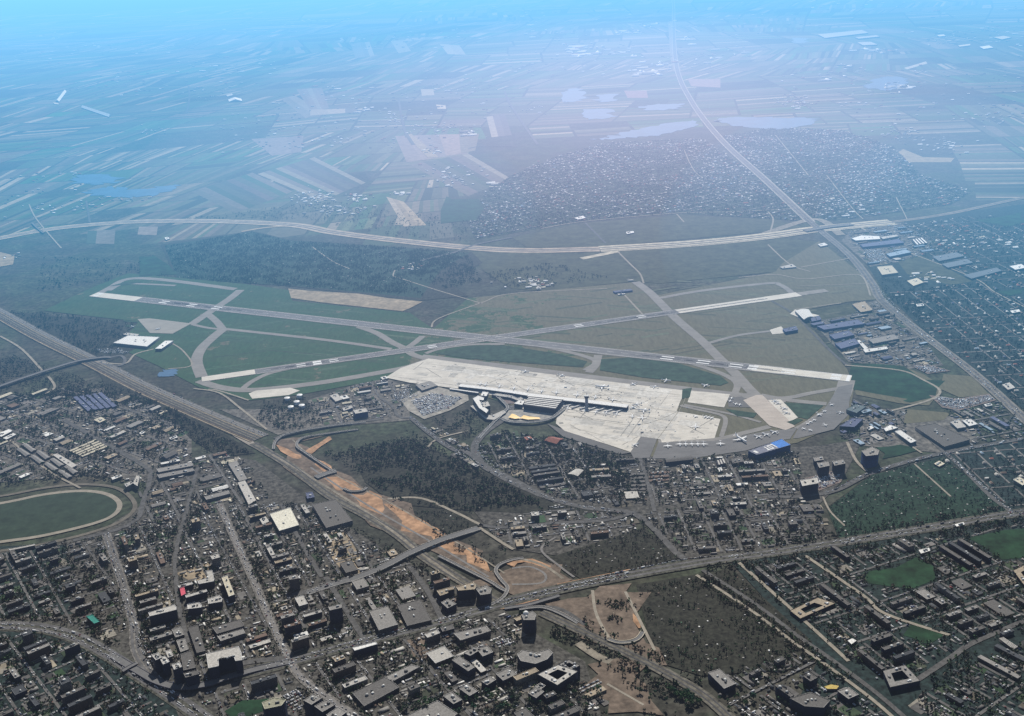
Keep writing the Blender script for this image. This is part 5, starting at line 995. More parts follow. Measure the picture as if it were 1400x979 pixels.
# ------------------------------------------------------------------ district generator
mbst = MB()
def frame(P, dpx):
    W = Gs(P); a = np.array(G(*dpx[0])); b = np.array(G(*dpx[1])); d = b-a; rot = math.atan2(d[1], d[0]); c = np.mean(W, axis=0); return W, rot, c
def to_local(W, rot, c):
    q = np.array(W)-c; co, si = math.cos(-rot), math.sin(-rot); return np.c_[q[:, 0]*co-q[:, 1]*si, q[:, 0]*si+q[:, 1]*co]
def to_world(u, v, rot, c): return c[0]+u*math.cos(rot)-v*math.sin(rot), c[1]+u*math.sin(rot)+v*math.cos(rot)
def inP(x, y, W): return bool(inpoly(np.array([x]), np.array([y]), W)[0])
def streets(W, rot, c, bu, bv, w, col=(.12, .117, .113), z=2.45, jit=.2):
    L = to_local(W, rot, c); u0, v0 = L.min(0); u1, v1 = L.max(0); us = [u0]; vs = [v0]
    while us[-1] < u1: us.append(us[-1]+bu*rng.uniform(1-jit, 1+jit))
    while vs[-1] < v1: vs.append(vs[-1]+bv*rng.uniform(1-jit, 1+jit))
    def run(fix, lo, hi, vert):
        st = 14.0; seg = []; t = lo
        while t < hi+st:
            x, y = to_world(*((fix, t) if vert else (t, fix)), rot, c); ok = inP(x, y, W) and free(x, y, 4, 4)
            if ok: seg.append((x, y))
            else:
                if len(seg) > 2: ribbon(mbst, [seg[0], seg[-1]], w, z, col=np.array(col)*rng.uniform(.8, 1.2)); markline([seg[0], seg[-1]], w); lines.append((seg[0], seg[-1], w))
                seg = []
            t += st
    lines = []
    for u in us:
        if rng.random() < .92: run(u+rng.normal(0, 1), v0, v1, True)
    for v in vs:
        if rng.random() < .85: run(v+rng.normal(0, 1), u0, u1, False)
    return us, vs, lines
def cars_along(lines, dens, off=.28):
    for a, b, w in lines:
        a = np.array(a); b = np.array(b); L = np.linalg.norm(b-a); d = (b-a)/L; n = np.array([-d[1], d[0]])
        for k in range(rng.poisson(L*dens)):
            t = rng.uniform(0, L); p = a+d*t+n*w*off*rng.choice([-1, 1]); cand['car'].append((p[0], p[1], math.atan2(d[1], d[0])+rng.normal(0, .03), 0))
RC = {'mid': ['grey', 'light grey', 'dark grey', 'grey', 'tan', 'light grey', 'brown'], 'ind': ['grey', 'light grey', 'white', 'dark grey', 'cream', 'brown', 'tan', 'grey'], 'dk': ['dark grey', 'grey', 'charcoal', 'dark grey', 'charcoal', 'dark grey'], 'blue': ['slate blue', 'grey', 'pale blue', 'light grey', 'dark grey']}  # dk roofs are darkened to paint the shade of the bottom corners
def add_b(kind, x, y, w, d, h, rot, roof, wall, dist, gable=False):
    if not free(x, y, w+3, d+3, rot): return False
    mark(rect(x, y, w+2, d+2, rot)); cand[kind].append(dict(x=x, y=y, w=w, d=d, h=h, rot=rot, roof=roof, wall=wall, dist=dist, gable=gable)); return True
patches = MB(); pz = [2.05]
PCOL = [(.03, .07, .03), (.045, .075, .04), (.04, .065, .035), (.26, .24, .20), (.20, .19, .175), (.13, .125, .12), (.055, .055, .055), (.10, .09, .07), (.05, .06, .04), (.33, .29, .22), (.17, .16, .15), (.075, .07, .06)]
def ground_patches(cu, cv, uu, vv, rot, c, W, n):
    for k in range(n):
        w, d = rng.uniform(10, 45, 2); u = rng.uniform(-.5, .5)*(uu-w*.6); v = rng.uniform(-.5, .5)*(vv-d*.6); x, y = to_world(cu+u, cv+v, rot, c)
        if inP(x, y, W) and free(x, y, w, d, rot):
            pz[0] = 2.05+(pz[0]-2.05+.0007) % .3; patches.add([(a, b, pz[0]) for a, b in rect(x, y, w, d, rot+rng.normal(0, .05))], [[0, 1, 2, 3]], np.array(PCOL[rng.integers(12)])*rng.uniform(.8, 1.3))
def treeline(pts, w, dens, nm, green=.3):
    P = np.array(smooth(Gs(pts), 6)); T = np.gradient(P, axis=0); T /= np.linalg.norm(T, axis=1)[:, None]; N = np.stack([-T[:, 1], T[:, 0]], 1)*w/2
    trees_in([tuple(p) for p in P+N]+[tuple(p) for p in (P-N)[::-1]], dens, nm, (3.5, 6), green=green)
def midrise(P, dpx, bu, bv, dist, pal='mid', hs=(7, 10, 13, 17, 28), fill=1.0, tree=.5, sw=9, cars=.06, slab=(10, 14), ls=(22, 62)):
    W, rot, c = frame(P, dpx); us, vs, ln = streets(W, rot, c, bu, bv, sw*.8, jit=.3)
    cars_along(ln, cars*1.4)
    for i in range(len(us)-1):
        for j in range(len(vs)-1):
            uu = us[i+1]-us[i]-sw-6; vv = vs[j+1]-vs[j]-sw-6; cu = (us[i]+us[i+1])/2; cv = (vs[j]+vs[j+1])/2; x, y = to_world(cu, cv, rot, c)
            if uu < 20 or vv < 20: continue
            t = rng.random(); ground_patches(cu, cv, uu, vv, rot, c, W, 5)
            def put(u, v, w, d, h, kind='block', r=0, gb=False):
                X, Y = to_world(cu+u, cv+v, rot, c)
                if inP(X, Y, W): return add_b(kind, X, Y, w, d, h, rot+r, rng.choice(RC[pal]+(['white', 'white', 'light grey'] if kind == 'shed' and pal != 'dk' else [])), rng.choice(['pale', 'grey', 'glass', 'brick', 'grey']), dist, gb)
            if t < .30*fill:
                n = max(1, int(vv/34)); h = rng.choice(hs)
                for k in range(n): put(rng.uniform(-.05, .05)*uu, -vv/2+(k+.5)*vv/n, min(rng.uniform(*ls), uu*.9), rng.uniform(*slab), h)
            elif t < .48*fill:
                n = max(1, int(uu/34)); h = rng.choice(hs)
                for k in range(n): put(-uu/2+(k+.5)*uu/n, 0, rng.uniform(*slab), min(rng.uniform(*ls), vv*.9), h)
            elif t < .62*fill:
                h = rng.choice(hs[:3]); put(0, -vv/2+8, uu*.9, 13, h); put(0, vv/2-8, uu*.9, 13, h); put(-uu/2+8, 0, 13, vv*.55, h); put(rng.uniform(-.1, .3)*uu, 0, 16, 14, 5)
            elif t < .80*fill:
                put(-uu*.2, 0, uu*.45, vv*.6, rng.choice([6, 8, 11]), 'hall'); put(uu*.28, vv*.15, uu*.28, vv*.35, rng.choice([5, 8, 14]), 'block'); put(uu*.28, -vv*.25, uu*.3, 10, 5, 'shed')
            elif t < .87*fill: put(0, 0, 22, 22, hs[-1]*1.15); put(uu*.3, vv*.3, 30, 12, 6, 'shed')
            # small sheds, garages, kiosks and parked cars fill the gaps
            for k in range(int(uu*vv/260)):
                put(rng.uniform(-.48, .48)*uu, rng.uniform(-.48, .48)*vv, rng.uniform(5, 20), rng.uniform(3, 7), rng.uniform(2.5, 5), 'shed', rng.choice([0, math.pi/2]))
            for k in range(rng.poisson(uu*vv/1800)):
                u, v = rng.uniform(-.45, .4)*uu, rng.uniform(-.45, .45)*vv; nn_ = rng.integers(3, 12)
                for q in range(nn_):
                    X, Y = to_world(cu+u+q*2.9, cv+v, rot, c)
                    if inP(X, Y, W) and free(X, Y, 3, 3): cand['car'].append((X, Y, rot+math.pi/2, 0))
    trees_in(W, tree, dist)
def trees_in(W, dens, dist, r=(3, 5.5), stuffonly=False, green=.4):
    dens = dens*(1.9 if ('district' in dist or 'estate' in dist) else 1.5)
    A = abs(area(W)); n = int(A*dens/170); Wn = np.array(W); X = rng.uniform(Wn[:, 0].min(), Wn[:, 0].max(), n*3); Y = rng.uniform(Wn[:, 1].min(), Wn[:, 1].max(), n*3)
    bb = (Wn[:, 0].max()-Wn[:, 0].min())*(Wn[:, 1].max()-Wn[:, 1].min()); k = int(min(len(X), bb*dens/170)); 
    if k > len(X)*.98: X = rng.uniform(Wn[:, 0].min(), Wn[:, 0].max(), int(bb*dens/170)); Y = rng.uniform(Wn[:, 1].min(), Wn[:, 1].max(), len(X)); k = len(X)
    X = X[:k]; Y = Y[:k]; cl = np.sin(X/37+np.sin(Y/53)*2)*np.cos(Y/41+np.sin(X/67)*2); m = inpoly(X, Y, W) & freepts(X, Y) & vis(X, Y) & ((cl+rng.normal(0, .35, k)) > -.3)
    X, Y = X[m], Y[m]; rr = r[0]*.8+(r[1]*1.2-r[0]*.8)*rng.random(len(X))**1.8; g = rng.random(len(X)) < green
    cols = np.where(g[:, None], GREENC[rng.integers(4, size=len(X))], TREEC[rng.integers(6, size=len(X))])*rng.uniform(.7, 1.2, (len(X), 1))
    cand['tree'].append((X, Y, rr, cols, dist))
def houses(P, dpx, bu, bv, dist, plot=19, fill=.62, tree=.25, sw=6, size=(8, 13), pal=None, st=True):
    W, rot, c = frame(P, dpx); L = to_local(W, rot, c)
    if st: us, vs, ln = streets(W, rot, c, bu, bv, sw, col=(.17, .16, .15)); cars_along(ln, .012)
    else: us = np.arange(L[:, 0].min(), L[:, 0].max(), bu); vs = np.arange(L[:, 1].min(), L[:, 1].max(), bv)
    for i in range(len(us)-1):
        for j in range(len(vs)-1):
            u = us[i]+sw+4
            while u < us[i+1]-8:
                for v in (vs[j]+sw+7, vs[j+1]-sw-6):
                    x, y = to_world(u+rng.normal(0, 2.5), v+rng.normal(0, 4), rot, c)
                    if rng.random() < fill*min(1, max(.12, .75+.9*math.sin(x/170+math.sin(y/230)*1.5)*math.cos(y/190))):
                        if inP(x, y, W) and vis(np.array([x]), np.array([y]))[0]:
                            k = rng.random(); roof = rng.choice(['white', 'light grey', 'red', 'brown', 'grey', 'dark grey', 'light grey', 'pale blue', 'slate blue'], p=([.06, .12, .07, .22, .19, .17, .07, .04, .06] if 'villas' in dist else [.11, .20, .08, .15, .15, .12, .13, .04, .02]))
                            add_b('house', x, y, rng.uniform(*size)*1.15, rng.uniform(*size)*.85, rng.uniform(4, 7), rot+rng.choice([0, math.pi/2])+rng.normal(0, .05), roof, 'pale', dist, True)
                u += plot*rng.uniform(.8, 1.4)
    if tree: trees_in(W, tree, dist, (2.5, 4.5))
def industrial(P, dpx, bu, bv, dist, pal='ind', tree=.12, fill=1.0, clut=330):
    W, rot, c = frame(P, dpx); us, vs, ln = streets(W, rot, c, bu, bv, 9); cars_along(ln, .03)
    for i in range(len(us)-1):
        for j in range(len(vs)-1):
            uu = us[i+1]-us[i]-14; vv = vs[j+1]-vs[j]-14; cu = (us[i]+us[i+1])/2; cv = (vs[j]+vs[j+1])/2
            ground_patches(cu, cv, uu, vv, rot, c, W, 6)
            for k in range(rng.integers(1, 4)):
                if rng.random() > fill: continue
                w = rng.uniform(.25, .85)*uu; d = rng.uniform(.15, .45)*vv; u = rng.uniform(-.5, .5)*(uu-w); v = rng.uniform(-.5, .5)*(vv-d); x, y = to_world(cu+u, cv+v, rot, c)
                if inP(x, y, W): add_b('hall', x, y, w, d, rng.uniform(5, 10), rot, rng.choice(RC[pal]), 'metal', dist, rng.random() < .5)
            for k in range(int(uu*vv/clut)):
                x, y = to_world(cu+rng.uniform(-.5, .5)*uu, cv+rng.uniform(-.5, .5)*vv, rot, c)
                if inP(x, y, W): add_b('shed', x, y, rng.uniform(4, 22), rng.uniform(3, 8), rng.uniform(2.5, 5), rot+rng.choice([0, 1.57]), rng.choice(RC[pal]), 'metal', dist)
            for k in range(rng.poisson(1.2)):
                u, v = rng.uniform(-.45, .4)*uu, rng.uniform(-.45, .45)*vv
                for q in range(rng.integers(4, 14)):
                    X, Y = to_world(cu+u+q*3, cv+v, rot, c)
                    if inP(X, Y, W) and free(X, Y, 3, 3): cand['car'].append((X, Y, rot+1.57, 0))
    trees_in(W, tree, dist)
def allotment(P, dpx, dist, sheds=.5, tree=.9, green=.3, r=(2, 3.6)):
    W, rot, c = frame(P, dpx); L = to_local(W, rot, c); u = L[:, 0].min()
    while u < L[:, 0].max():
        v = L[:, 1].min()
        while v < L[:, 1].max():
            if rng.random() < sheds:
                x, y = to_world(u+rng.normal(0, 2), v+rng.normal(0, 3), rot, c)
                if inP(x, y, W) and vis(np.array([x]), np.array([y]))[0]: add_b('shed', x, y, rng.uniform(3, 6), rng.uniform(3, 5), rng.uniform(2.2, 3.5), rot, rng.choice(['white', 'light grey', 'grey', 'brown', 'grey', 'dark grey', 'dark grey', 'green']), 'pale', dist)
            v += 22*rng.uniform(.8, 1.3)
        u += 19
    trees_in(W, tree, dist, r, green=green)
def car_lot(P, dpx, dist, row=9, fill=.85):
    W, rot, c = frame(P, dpx); L = to_local(W, rot, c); v = L[:, 1].min()
    while v < L[:, 1].max():
        u = L[:, 0].min()
        while u < L[:, 0].max():
            x, y = to_world(u, v, rot, c)
            if rng.random() < fill and inP(x, y, W) and free(x, y, 2, 2): cand['car'].append((x, y, rot+1.57, 1))
            u += 3.0
        v += row*rng.choice([.75, 1.25])
    mark(W)

# ground of the districts
CITYL = [(-60, 500), (0, 470), (70, 500), (150, 545), (215, 565), (300, 600), (360, 640), (430, 690), (545, 765), (640, 815), (700, 860), (790, 905), (830, 960), (850, 1010), (-60, 1010)]
sheet('urban_ground', [[(-60, 745), (0, 755), (140, 725), (195, 690), (205, 640), (290, 620), (350, 630), (430, 690), (545, 765), (680, 828), (720, 860), (800, 905), (835, 1020), (-60, 1020)], [(690, 640), (770, 600), (860, 625), (1120, 610), (1180, 600), (1150, 660), (1120, 690), (1130, 740), (940, 765), (860, 700), (760, 690)], [(640, 690), (830, 700), (870, 720), (850, 740), (760, 760), (690, 750)]], 1.5, URB, False)
sheet('suburb_ground', [[(640, 300), (665, 262), (700, 240), (760, 215), (830, 195), (960, 190), (1050, 250), (1105, 303), (1060, 300), (930, 292), (800, 302), (740, 312), (650, 328)], [(985, 188), (1050, 175), (1150, 178), (1220, 200), (1260, 240), (1330, 262), (1300, 280), (1160, 300), (1112, 302), (1050, 248)]], 1.2, flat('suburb_gardens', (.038, .058, .036), .7, 1/25, scale2=.05), False)
sheet('industrial_ground', [[(-60, 560), (20, 560), (70, 540), (140, 530), (200, 560), (262, 590), (262, 625), (200, 660), (120, 650), (0, 660), (-60, 660)], [(1110, 440), (1200, 410), (1250, 450), (1290, 500), (1240, 505), (1160, 495)], [(1160, 318), (1230, 305), (1275, 330), (1270, 345), (1215, 360), (1190, 365), (1150, 330)], [(420, 548), (520, 515), (560, 530), (560, 575), (440, 585)], [(1170, 560), (1240, 560), (1330, 575), (1340, 600), (1290, 620), (1180, 610)], [(300, 560), (440, 560), (450, 580), (380, 595)]], 1.45, YARD, False)
sheet('dimmed_urban_ground', [[(1120, 745), (1400, 705), (1480, 700), (1480, 1020), (1060, 1020), (1120, 900), (1000, 770)], [(1190, 650), (1300, 620), (1480, 590), (1480, 690), (1390, 700)], [(1230, 300), (1480, 270), (1480, 640), (1400, 560), (1290, 480), (1210, 400), (1170, 340)], [(-60, 750), (60, 745), (60, 860), (-60, 860)]], 1.4, URBD, False)
sheet('woodland_floor', [[(220, 335), (345, 316), (395, 328), (540, 338), (645, 345), (660, 360), (610, 385), (640, 405), (570, 412), (400, 392), (300, 385), (240, 380)], [(480, 620), (560, 600), (650, 640), (760, 690), (860, 700), (800, 705), (660, 700), (540, 690), (500, 660)], [(870, 800), (1000, 778), (1110, 878), (1090, 915), (960, 925), (895, 905)], [(1130, 695), (1190, 650), (1290, 625), (1385, 700), (1150, 745)],
    [(200, 540), (300, 590), (350, 620), (300, 625), (260, 600)], [(745, 765), (880, 722), (935, 762), (800, 795)], [(130, 500), (250, 540), (235, 560), (150, 540)], [(520, 690), (640, 700), (655, 720), (610, 735)], [(0, 425), (150, 440), (200, 470), (150, 495), (60, 455)]], 1.9, WOODF, False)
sheet('woodland_floor', [[(225, 336), (345, 317), (395, 329), (540, 339), (642, 346), (600, 372), (575, 408), (400, 391), (300, 385), (242, 380)], [(1131, 696), (1190, 651), (1289, 626), (1384, 700), (1150, 745)]], 1.96, flat('green_woodland_floor', (.017, .044, .026), .6, 1/14, scale2=.14), False)
sheet('car_park', [[(548, 548), (575, 534), (600, 530), (640, 541), (641, 548), (615, 562), (580, 574), (558, 562)]], 2.6, flat('car_park_surface', (.32, .30, .26), .4, .05), False)
sheet('car_park', [[(1270, 541), (1310, 546), (1352, 539), (1362, 548), (1312, 562), (1288, 558)], [(1246, 501), (1270, 499), (1300, 508), (1268, 512)], [(1100, 655), (1155, 640), (1150, 660), (1120, 672)]], 2.6, flat('car_lot_surface', (.20, .16, .14), .4, .05), False)

sheet('dimmed_urban_ground', [[(-60, 862), (60, 866), (140, 898), (235, 958), (262, 1020), (-60, 1020)], [(-60, 765), (90, 745), (100, 840), (-60, 850)]], 1.6, URBD, False)  # corner sheets, the darkness of the view's edge painted into the ground
for k in range(90):
    t = rng.random(); a = [(640, 528), (800, 547), (860, 560), (880, 590), (760, 572), (940, 560)][rng.integers(6)]; b = [(700, 520), (820, 540), (900, 545), (850, 575), (600, 510), (930, 590)][rng.integers(6)]
    x, y = G(a[0]+(b[0]-a[0])*t+rng.normal(0, 6), a[1]+(b[1]-a[1])*t+rng.normal(0, 3)); cand['car'].append((x, y, rng.uniform(0, 3), 3))
# hand made street car queues
def queue(P, w, n, wob=.3, off=None):
    n = int(n*2.4)
    W = np.array(smooth(Gs(P), 8)); L = np.r_[0, np.cumsum(np.linalg.norm(np.diff(W, axis=0), axis=1))]
    for k in range(n):
        l = rng.uniform(0, L[-1]); x = np.interp(l, L, W[:, 0]); y = np.interp(l, L, W[:, 1]); x2 = np.interp(l+5, L, W[:, 0]); y2 = np.interp(l+5, L, W[:, 1]); a = math.atan2(y2-y, x2-x)
        o = (off if off is not None else w*rng.choice([-.3, -.15, .15, .3])); cand['car'].append((x-math.sin(a)*o, y+math.cos(a)*o, a, 2))
queue([(820, 793), (870, 782), (930, 770), (980, 764)], 10, 60, off=10); queue([(640, 838), (700, 822), (780, 803), (860, 787)], 30, 70); queue([(980, 766), (1130, 745), (1400, 701)], 30, 60); queue([(350, 918), (480, 882), (640, 840)], 30, 80)
queue([(0, 856), (100, 870), (190, 922), (290, 990)], 34, 110); queue([(145, 730), (182, 850), (225, 945)], 24, 90); queue([(300, 690), (345, 790), (410, 925), (520, 1000)], 18, 110); queue([(925, 92), (1048, 248), (1108, 304), (1192, 388)], 30, 60)
queue([(1192, 388), (1258, 455), (1330, 510), (1400, 573)], 30, 120); queue([(655, 723), (560, 760), (420, 812)], 16, 40); queue([(560, 570), (620, 615), (740, 678), (870, 705)], 18, 60); queue([(1125, 676), (1230, 635), (1400, 600)], 16, 50); queue([(1290, 618), (1385, 702)], 12, 50); queue([(700, 555), (650, 608), (690, 652)], 20, 30)
for o in (33, 22): queue([(0, 430), (130, 497), (300, 577), (355, 600)], 0, 30, off=o)
car_lot([(562, 549), (590, 538), (632, 545), (612, 560), (578, 570)], ((590, 560), (640, 545)), 'passenger car park', 8, .9); car_lot([(532, 540), (560, 532), (575, 540), (550, 552)], ((532, 545), (575, 540)), 'passenger car park', 9, .6)
car_lot([(1272, 542), (1310, 547), (1352, 541), (1360, 547), (1312, 560), (1290, 557)], ((1272, 545), (1352, 560)), 'right car lots', 8, .85); car_lot([(1248, 502), (1270, 500), (1296, 508), (1268, 511)], ((1248, 502), (1296, 511)), 'right car lots', 8, .85)
car_lot([(1104, 655), (1150, 643), (1146, 660), (1120, 670)], ((1104, 655), (1150, 645)), 'office car park', 9, .7); car_lot([(386, 950), (402, 942), (420, 955), (412, 975), (395, 970)], ((386, 950), (402, 942)), 'bottom tower car park', 9, .8)
car_lot([(787, 945), (818, 930), (824, 935), (796, 950)], ((787, 945), (818, 930)), 'courtyard office car park', 8, .9); car_lot([(676, 880), (700, 872), (706, 880), (684, 888)], ((676, 880), (700, 872)), 'office car park', 9, .9)
car_lot([(1062, 369), (1108, 358), (1112, 362), (1070, 373)], ((1062, 369), (1108, 358)), 'airfield north lot', 8, .5); car_lot([(130, 478), (195, 478), (195, 484), (140, 484)], ((130, 478), (195, 479)), 'cargo terminal car park', 9, .5)
car_lot([(1180, 340), (1205, 342), (1215, 358), (1192, 360)], ((1180, 345), (1205, 343)), 'avenue store car park', 9, .6); car_lot([(495, 655), (530, 640), (560, 640), (540, 655)], ((495, 655), (530, 645)), 'x', 9, 0)

# districts, nearest first
midrise([(150, 735), (290, 690), (345, 790), (400, 905), (250, 945), (195, 900), (165, 800)], ((160, 760), (300, 722)), 95, 120, 'left office district', hs=(8, 11, 14, 18, 24), tree=.9)
midrise([(300, 690), (360, 690), (420, 690), (500, 745), (560, 765), (460, 800), (560, 770), (640, 815), (540, 860), (400, 900), (345, 790)], ((350, 800), (440, 775)), 80, 105, 'central block district', tree=1.1)
midrise([(380, 915), (520, 880), (640, 845), (720, 838), (700, 900), (820, 940), (840, 1015), (440, 1015), (410, 925)], ((480, 900), (560, 870)), 100, 105, 'bottom office district', hs=(8, 11, 15, 20), tree=1.1, slab=(13, 18))
midrise([(-60, 760), (0, 757), (140, 728), (160, 790), (180, 855), (140, 885), (60, 850), (-60, 850)], ((0, 820), (90, 790)), 85, 100, 'racecourse side estate', pal='dk', hs=(9, 13, 16), tree=.95, cars=.03)
midrise([(-60, 870), (50, 866), (140, 900), (230, 965), (260, 1015), (-60, 1015)], ((0, 955), (80, 920)), 75, 70, 'lower left estate', pal='dk', hs=(13, 16, 24), tree=1.1, slab=(11, 13), ls=(40, 80))
midrise([(240, 955), (300, 945), (400, 915), (470, 985), (440, 1015), (280, 1015)], ((250, 975), (330, 950)), 80, 90, 'lower left crossing', pal='dk', hs=(9, 13, 24), tree=.7)
industrial([(-60, 560), (0, 545), (90, 530), (200, 545), (250, 585), (262, 625), (205, 648), (120, 650), (0, 660), (-60, 665)], ((40, 620), (110, 590)), 110, 90, 'left industrial quarter', tree=1.5, fill=.7, clut=620)
industrial([(160, 655), (205, 650), (280, 622), (330, 625), (370, 680), (300, 700), (200, 735), (165, 725), (195, 690)], ((200, 660), (260, 645)), 90, 80, 'yards right of the racecourse', tree=.6)
midrise([(800, 640), (870, 630), (1090, 618), (1100, 690), (1000, 700), (930, 690), (870, 690)], ((880, 655), (960, 650)), 90, 80, 'streets below the hangars', hs=(6, 9, 12), tree=1.1, fill=.75, cars=.02)
midrise([(870, 705), (940, 695), (1120, 690), (1130, 740), (1000, 762), (945, 755)], ((930, 720), (1000, 715)), 70, 80, 'mixed streets south of the airport', hs=(8, 11, 14), pal='dk', tree=1.4, fill=.7, cars=.02)
midrise([(655, 722), (760, 690), (860, 705), (880, 722), (800, 745), (700, 750)], ((700, 735), (790, 725)), 80, 70, 'blocks beside the road fork', hs=(9, 13, 16), tree=.4)
midrise([(640, 620), (690, 590), (800, 610), (850, 640), (860, 695), (760, 680), (680, 640)], ((690, 610), (760, 600)), 90, 80, 'wooded offices below the terminal', hs=(6, 9, 12), pal='dk', tree=1.9, fill=.42)
industrial([(425, 550), (515, 518), (560, 530), (552, 570), (440, 582)], ((430, 575), (520, 560)), 80, 60, 'service yards beside the car park', tree=.4)
industrial([(580, 585), (600, 585), (690, 640), (640, 640)], ((600, 600), (640, 625)), 60, 50, 'terminal access road yards', tree=.5)
midrise([(1130, 760), (1250, 740), (1400, 715), (1480, 710), (1480, 850), (1330, 880), (1240, 935), (1200, 930), (1080, 840), (1010, 775)], ((1130, 790), (1190, 835)), 150, 75, 'right housing estate', pal='dk', hs=(10, 13, 16), tree=1.0, slab=(11, 12), ls=(60, 110), cars=.03)
midrise([(1000, 920), (1110, 890), (1180, 950), (1240, 1010), (1000, 1010), (980, 960)], ((1010, 940), (1070, 985)), 100, 80, 'bottom right office quarter', pal='dk', hs=(9, 13, 20), tree=.7)
midrise([(1250, 950), (1340, 900), (1480, 860), (1480, 1010), (1260, 1010)], ((1280, 950), (1340, 985)), 110, 80, 'dark estate in the bottom right corner', pal='dk', hs=(9, 13, 16), tree=1.0, cars=.02)
industrial([(1112, 440), (1165, 430), (1200, 410), (1250, 455), (1290, 498), (1235, 503), (1165, 498)], ((1120, 455), (1200, 440)), 110, 80, 'industrial park beside the airfield', pal='blue', tree=.3)
industrial([(1155, 318), (1235, 303), (1280, 330), (1270, 347), (1215, 362), (1190, 365)], ((1165, 330), (1230, 322)), 120, 80, 'halls by the motorway bridge', pal='blue', tree=.1)
industrial([(1165, 545), (1200, 558), (1240, 560), (1235, 600), (1180, 610), (1150, 600)], ((1165, 570), (1200, 590)), 70, 60, 'yards at the right apron end', pal='blue', tree=.5)
industrial([(1290, 562), (1380, 548), (1440, 600), (1290, 615), (1330, 600)], ((1290, 570), (1340, 600)), 100, 70, 'yards right of the car lots', pal='blue', tree=.3)
houses([(1280, 625), (1400, 603), (1480, 590), (1480, 690), (1390, 700)], ((1290, 630), (1350, 690)), 110, 62, 'villas right of the green allotments', tree=.8)
houses([(1345, 515), (1400, 480), (1480, 480), (1480, 580), (1410, 580)], ((1345, 515), (1400, 560)), 110, 62, 'villas right of the avenue', tree=.8)
houses([(1215, 400), (1270, 395), (1340, 385), (1400, 410), (1480, 420), (1480, 500), (1340, 510), (1265, 455)], ((1215, 405), (1290, 470)), 120, 64, 'villas along the avenue', tree=.7)
houses([(1230, 310), (1330, 295), (1400, 300), (1480, 290), (1480, 410), (1350, 390), (1260, 350)], ((1240, 320), (1330, 370)), 130, 68, 'villas beyond the halls', tree=.4)
houses([(640, 300), (665, 262), (700, 240), (760, 215), (830, 195), (960, 190), (1050, 250), (1105, 303), (1060, 300), (930, 292), (800, 302), (740, 312), (650, 328)], ((700, 290), (860, 262)), 150, 72, 'far suburb left of the avenue', fill=1.15, tree=.9, size=(8, 14))
houses([(985, 188), (1050, 175), (1150, 178), (1220, 200), (1260, 240), (1330, 262), (1300, 280), (1160, 300), (1112, 302), (1050, 248)], ((1080, 260), (1200, 240)), 150, 72, 'far suburb right of the avenue', fill=1.15, tree=.9, size=(8, 14))
allotment([(872, 802), (1000, 780), (1108, 878), (1088, 918), (960, 925), (897, 905)], ((880, 810), (900, 890)), 'dark allotment gardens at bottom centre', .22, 1.5, .45)
allotment([(1132, 695), (1190, 650), (1288, 625), (1383, 700), (1150, 745)], ((1140, 720), (1250, 640)), 'green allotment gardens at right', .4, 1.25, .92)
allotment([(745, 768), (880, 722), (932, 762), (800, 793)], ((760, 770), (880, 730)), 'allotments above the main road', .3, 1.1, .3)
allotment([(525, 690), (640, 705), (652, 720), (612, 733)], ((530, 690), (640, 715)), 'allotments beside the construction corridor', .25, .9, .3)
allotment([(225, 338), (345, 318), (395, 330), (560, 340), (640, 346), (600, 370), (560, 380), (580, 405), (400, 392), (300, 386), (245, 380)], ((240, 350), (300, 380)), 'wooded allotments beyond the airfield', .35, 1.3, .97, (3, 5))
W = Gs([(480, 640), (440, 620), (560, 598), (640, 640), (740, 688), (640, 700), (540, 684), (510, 662)]); trees_in(W, 1.4, 'park woods between terminal and corridor', (3, 6), green=.5)
for P, dn, nm, gr in [([(200, 545), (290, 590), (345, 622), (290, 625), (262, 600), (215, 570)], 1.2, 'strip wood beside the left railway', .2), ([(0, 425), (100, 432), (190, 445), (170, 480), (120, 495), (60, 455)], .8, 'scrub wood left of the cargo terminal', .5), ([(-40, 470), (60, 500), (120, 520), (200, 540), (150, 545), (60, 545), (-40, 540)], .7, 'scrub between overpass and sheds', .2),
                      ([(-60, 655), (120, 645), (190, 660), (195, 690), (160, 660), (60, 660), (-60, 675)], 1.4, 'trees around the racecourse', .2), ([(200, 730), (230, 690), (255, 640), (300, 640), (300, 700), (230, 780)], .5, 'trees along the embankment', .2), ([(360, 550), (420, 545), (440, 580), (390, 590), (350, 575)], 1.3, 'trees around the fuel tanks', .6),
                      ([(590, 575), (640, 560), (680, 575), (650, 600), (620, 600)], 1.2, 'park by the terminal road', .7), ([(770, 595), (830, 612), (870, 630), (880, 690), (800, 660), (740, 600)], 1.5, 'dark wood below the lower apron', .5), ([(660, 375), (750, 360), (830, 380), (740, 395), (690, 392)], .35, 'scrub beyond the runways', .4),
                      ([(1240, 905), (1320, 870), (1350, 915), (1270, 930)], 1.4, 'dark wood in the bottom right', .6), ([(1150, 835), (1200, 850), (1170, 880), (1130, 870)], .7, 'estate trees', .5), ([(800, 890), (870, 920), (960, 960), (900, 1000), (850, 940)], .7, 'scrub beside the lower railway', .2), ([(560, 345), (640, 350), (660, 385), (610, 395), (560, 380)], .9, 'wood by the military depot', .8),
                      ([(1200, 380), (1290, 390), (1330, 420), (1260, 440), (1210, 405)], .5, 'trees by the avenue', .6), ([(640, 740), (690, 745), (700, 765), (650, 775)], .6, 'scrub inside the junction', .3), ([(250, 300), (450, 275), (640, 300), (640, 330), (540, 325), (420, 300)], .22, 'hedges beyond the motorway', .6), ([(60, 350), (240, 360), (240, 385), (120, 390), (50, 400)], .25, 'scrub beyond the runway end', .6)]:
    trees_in(Gs(P), dn, nm, green=gr)
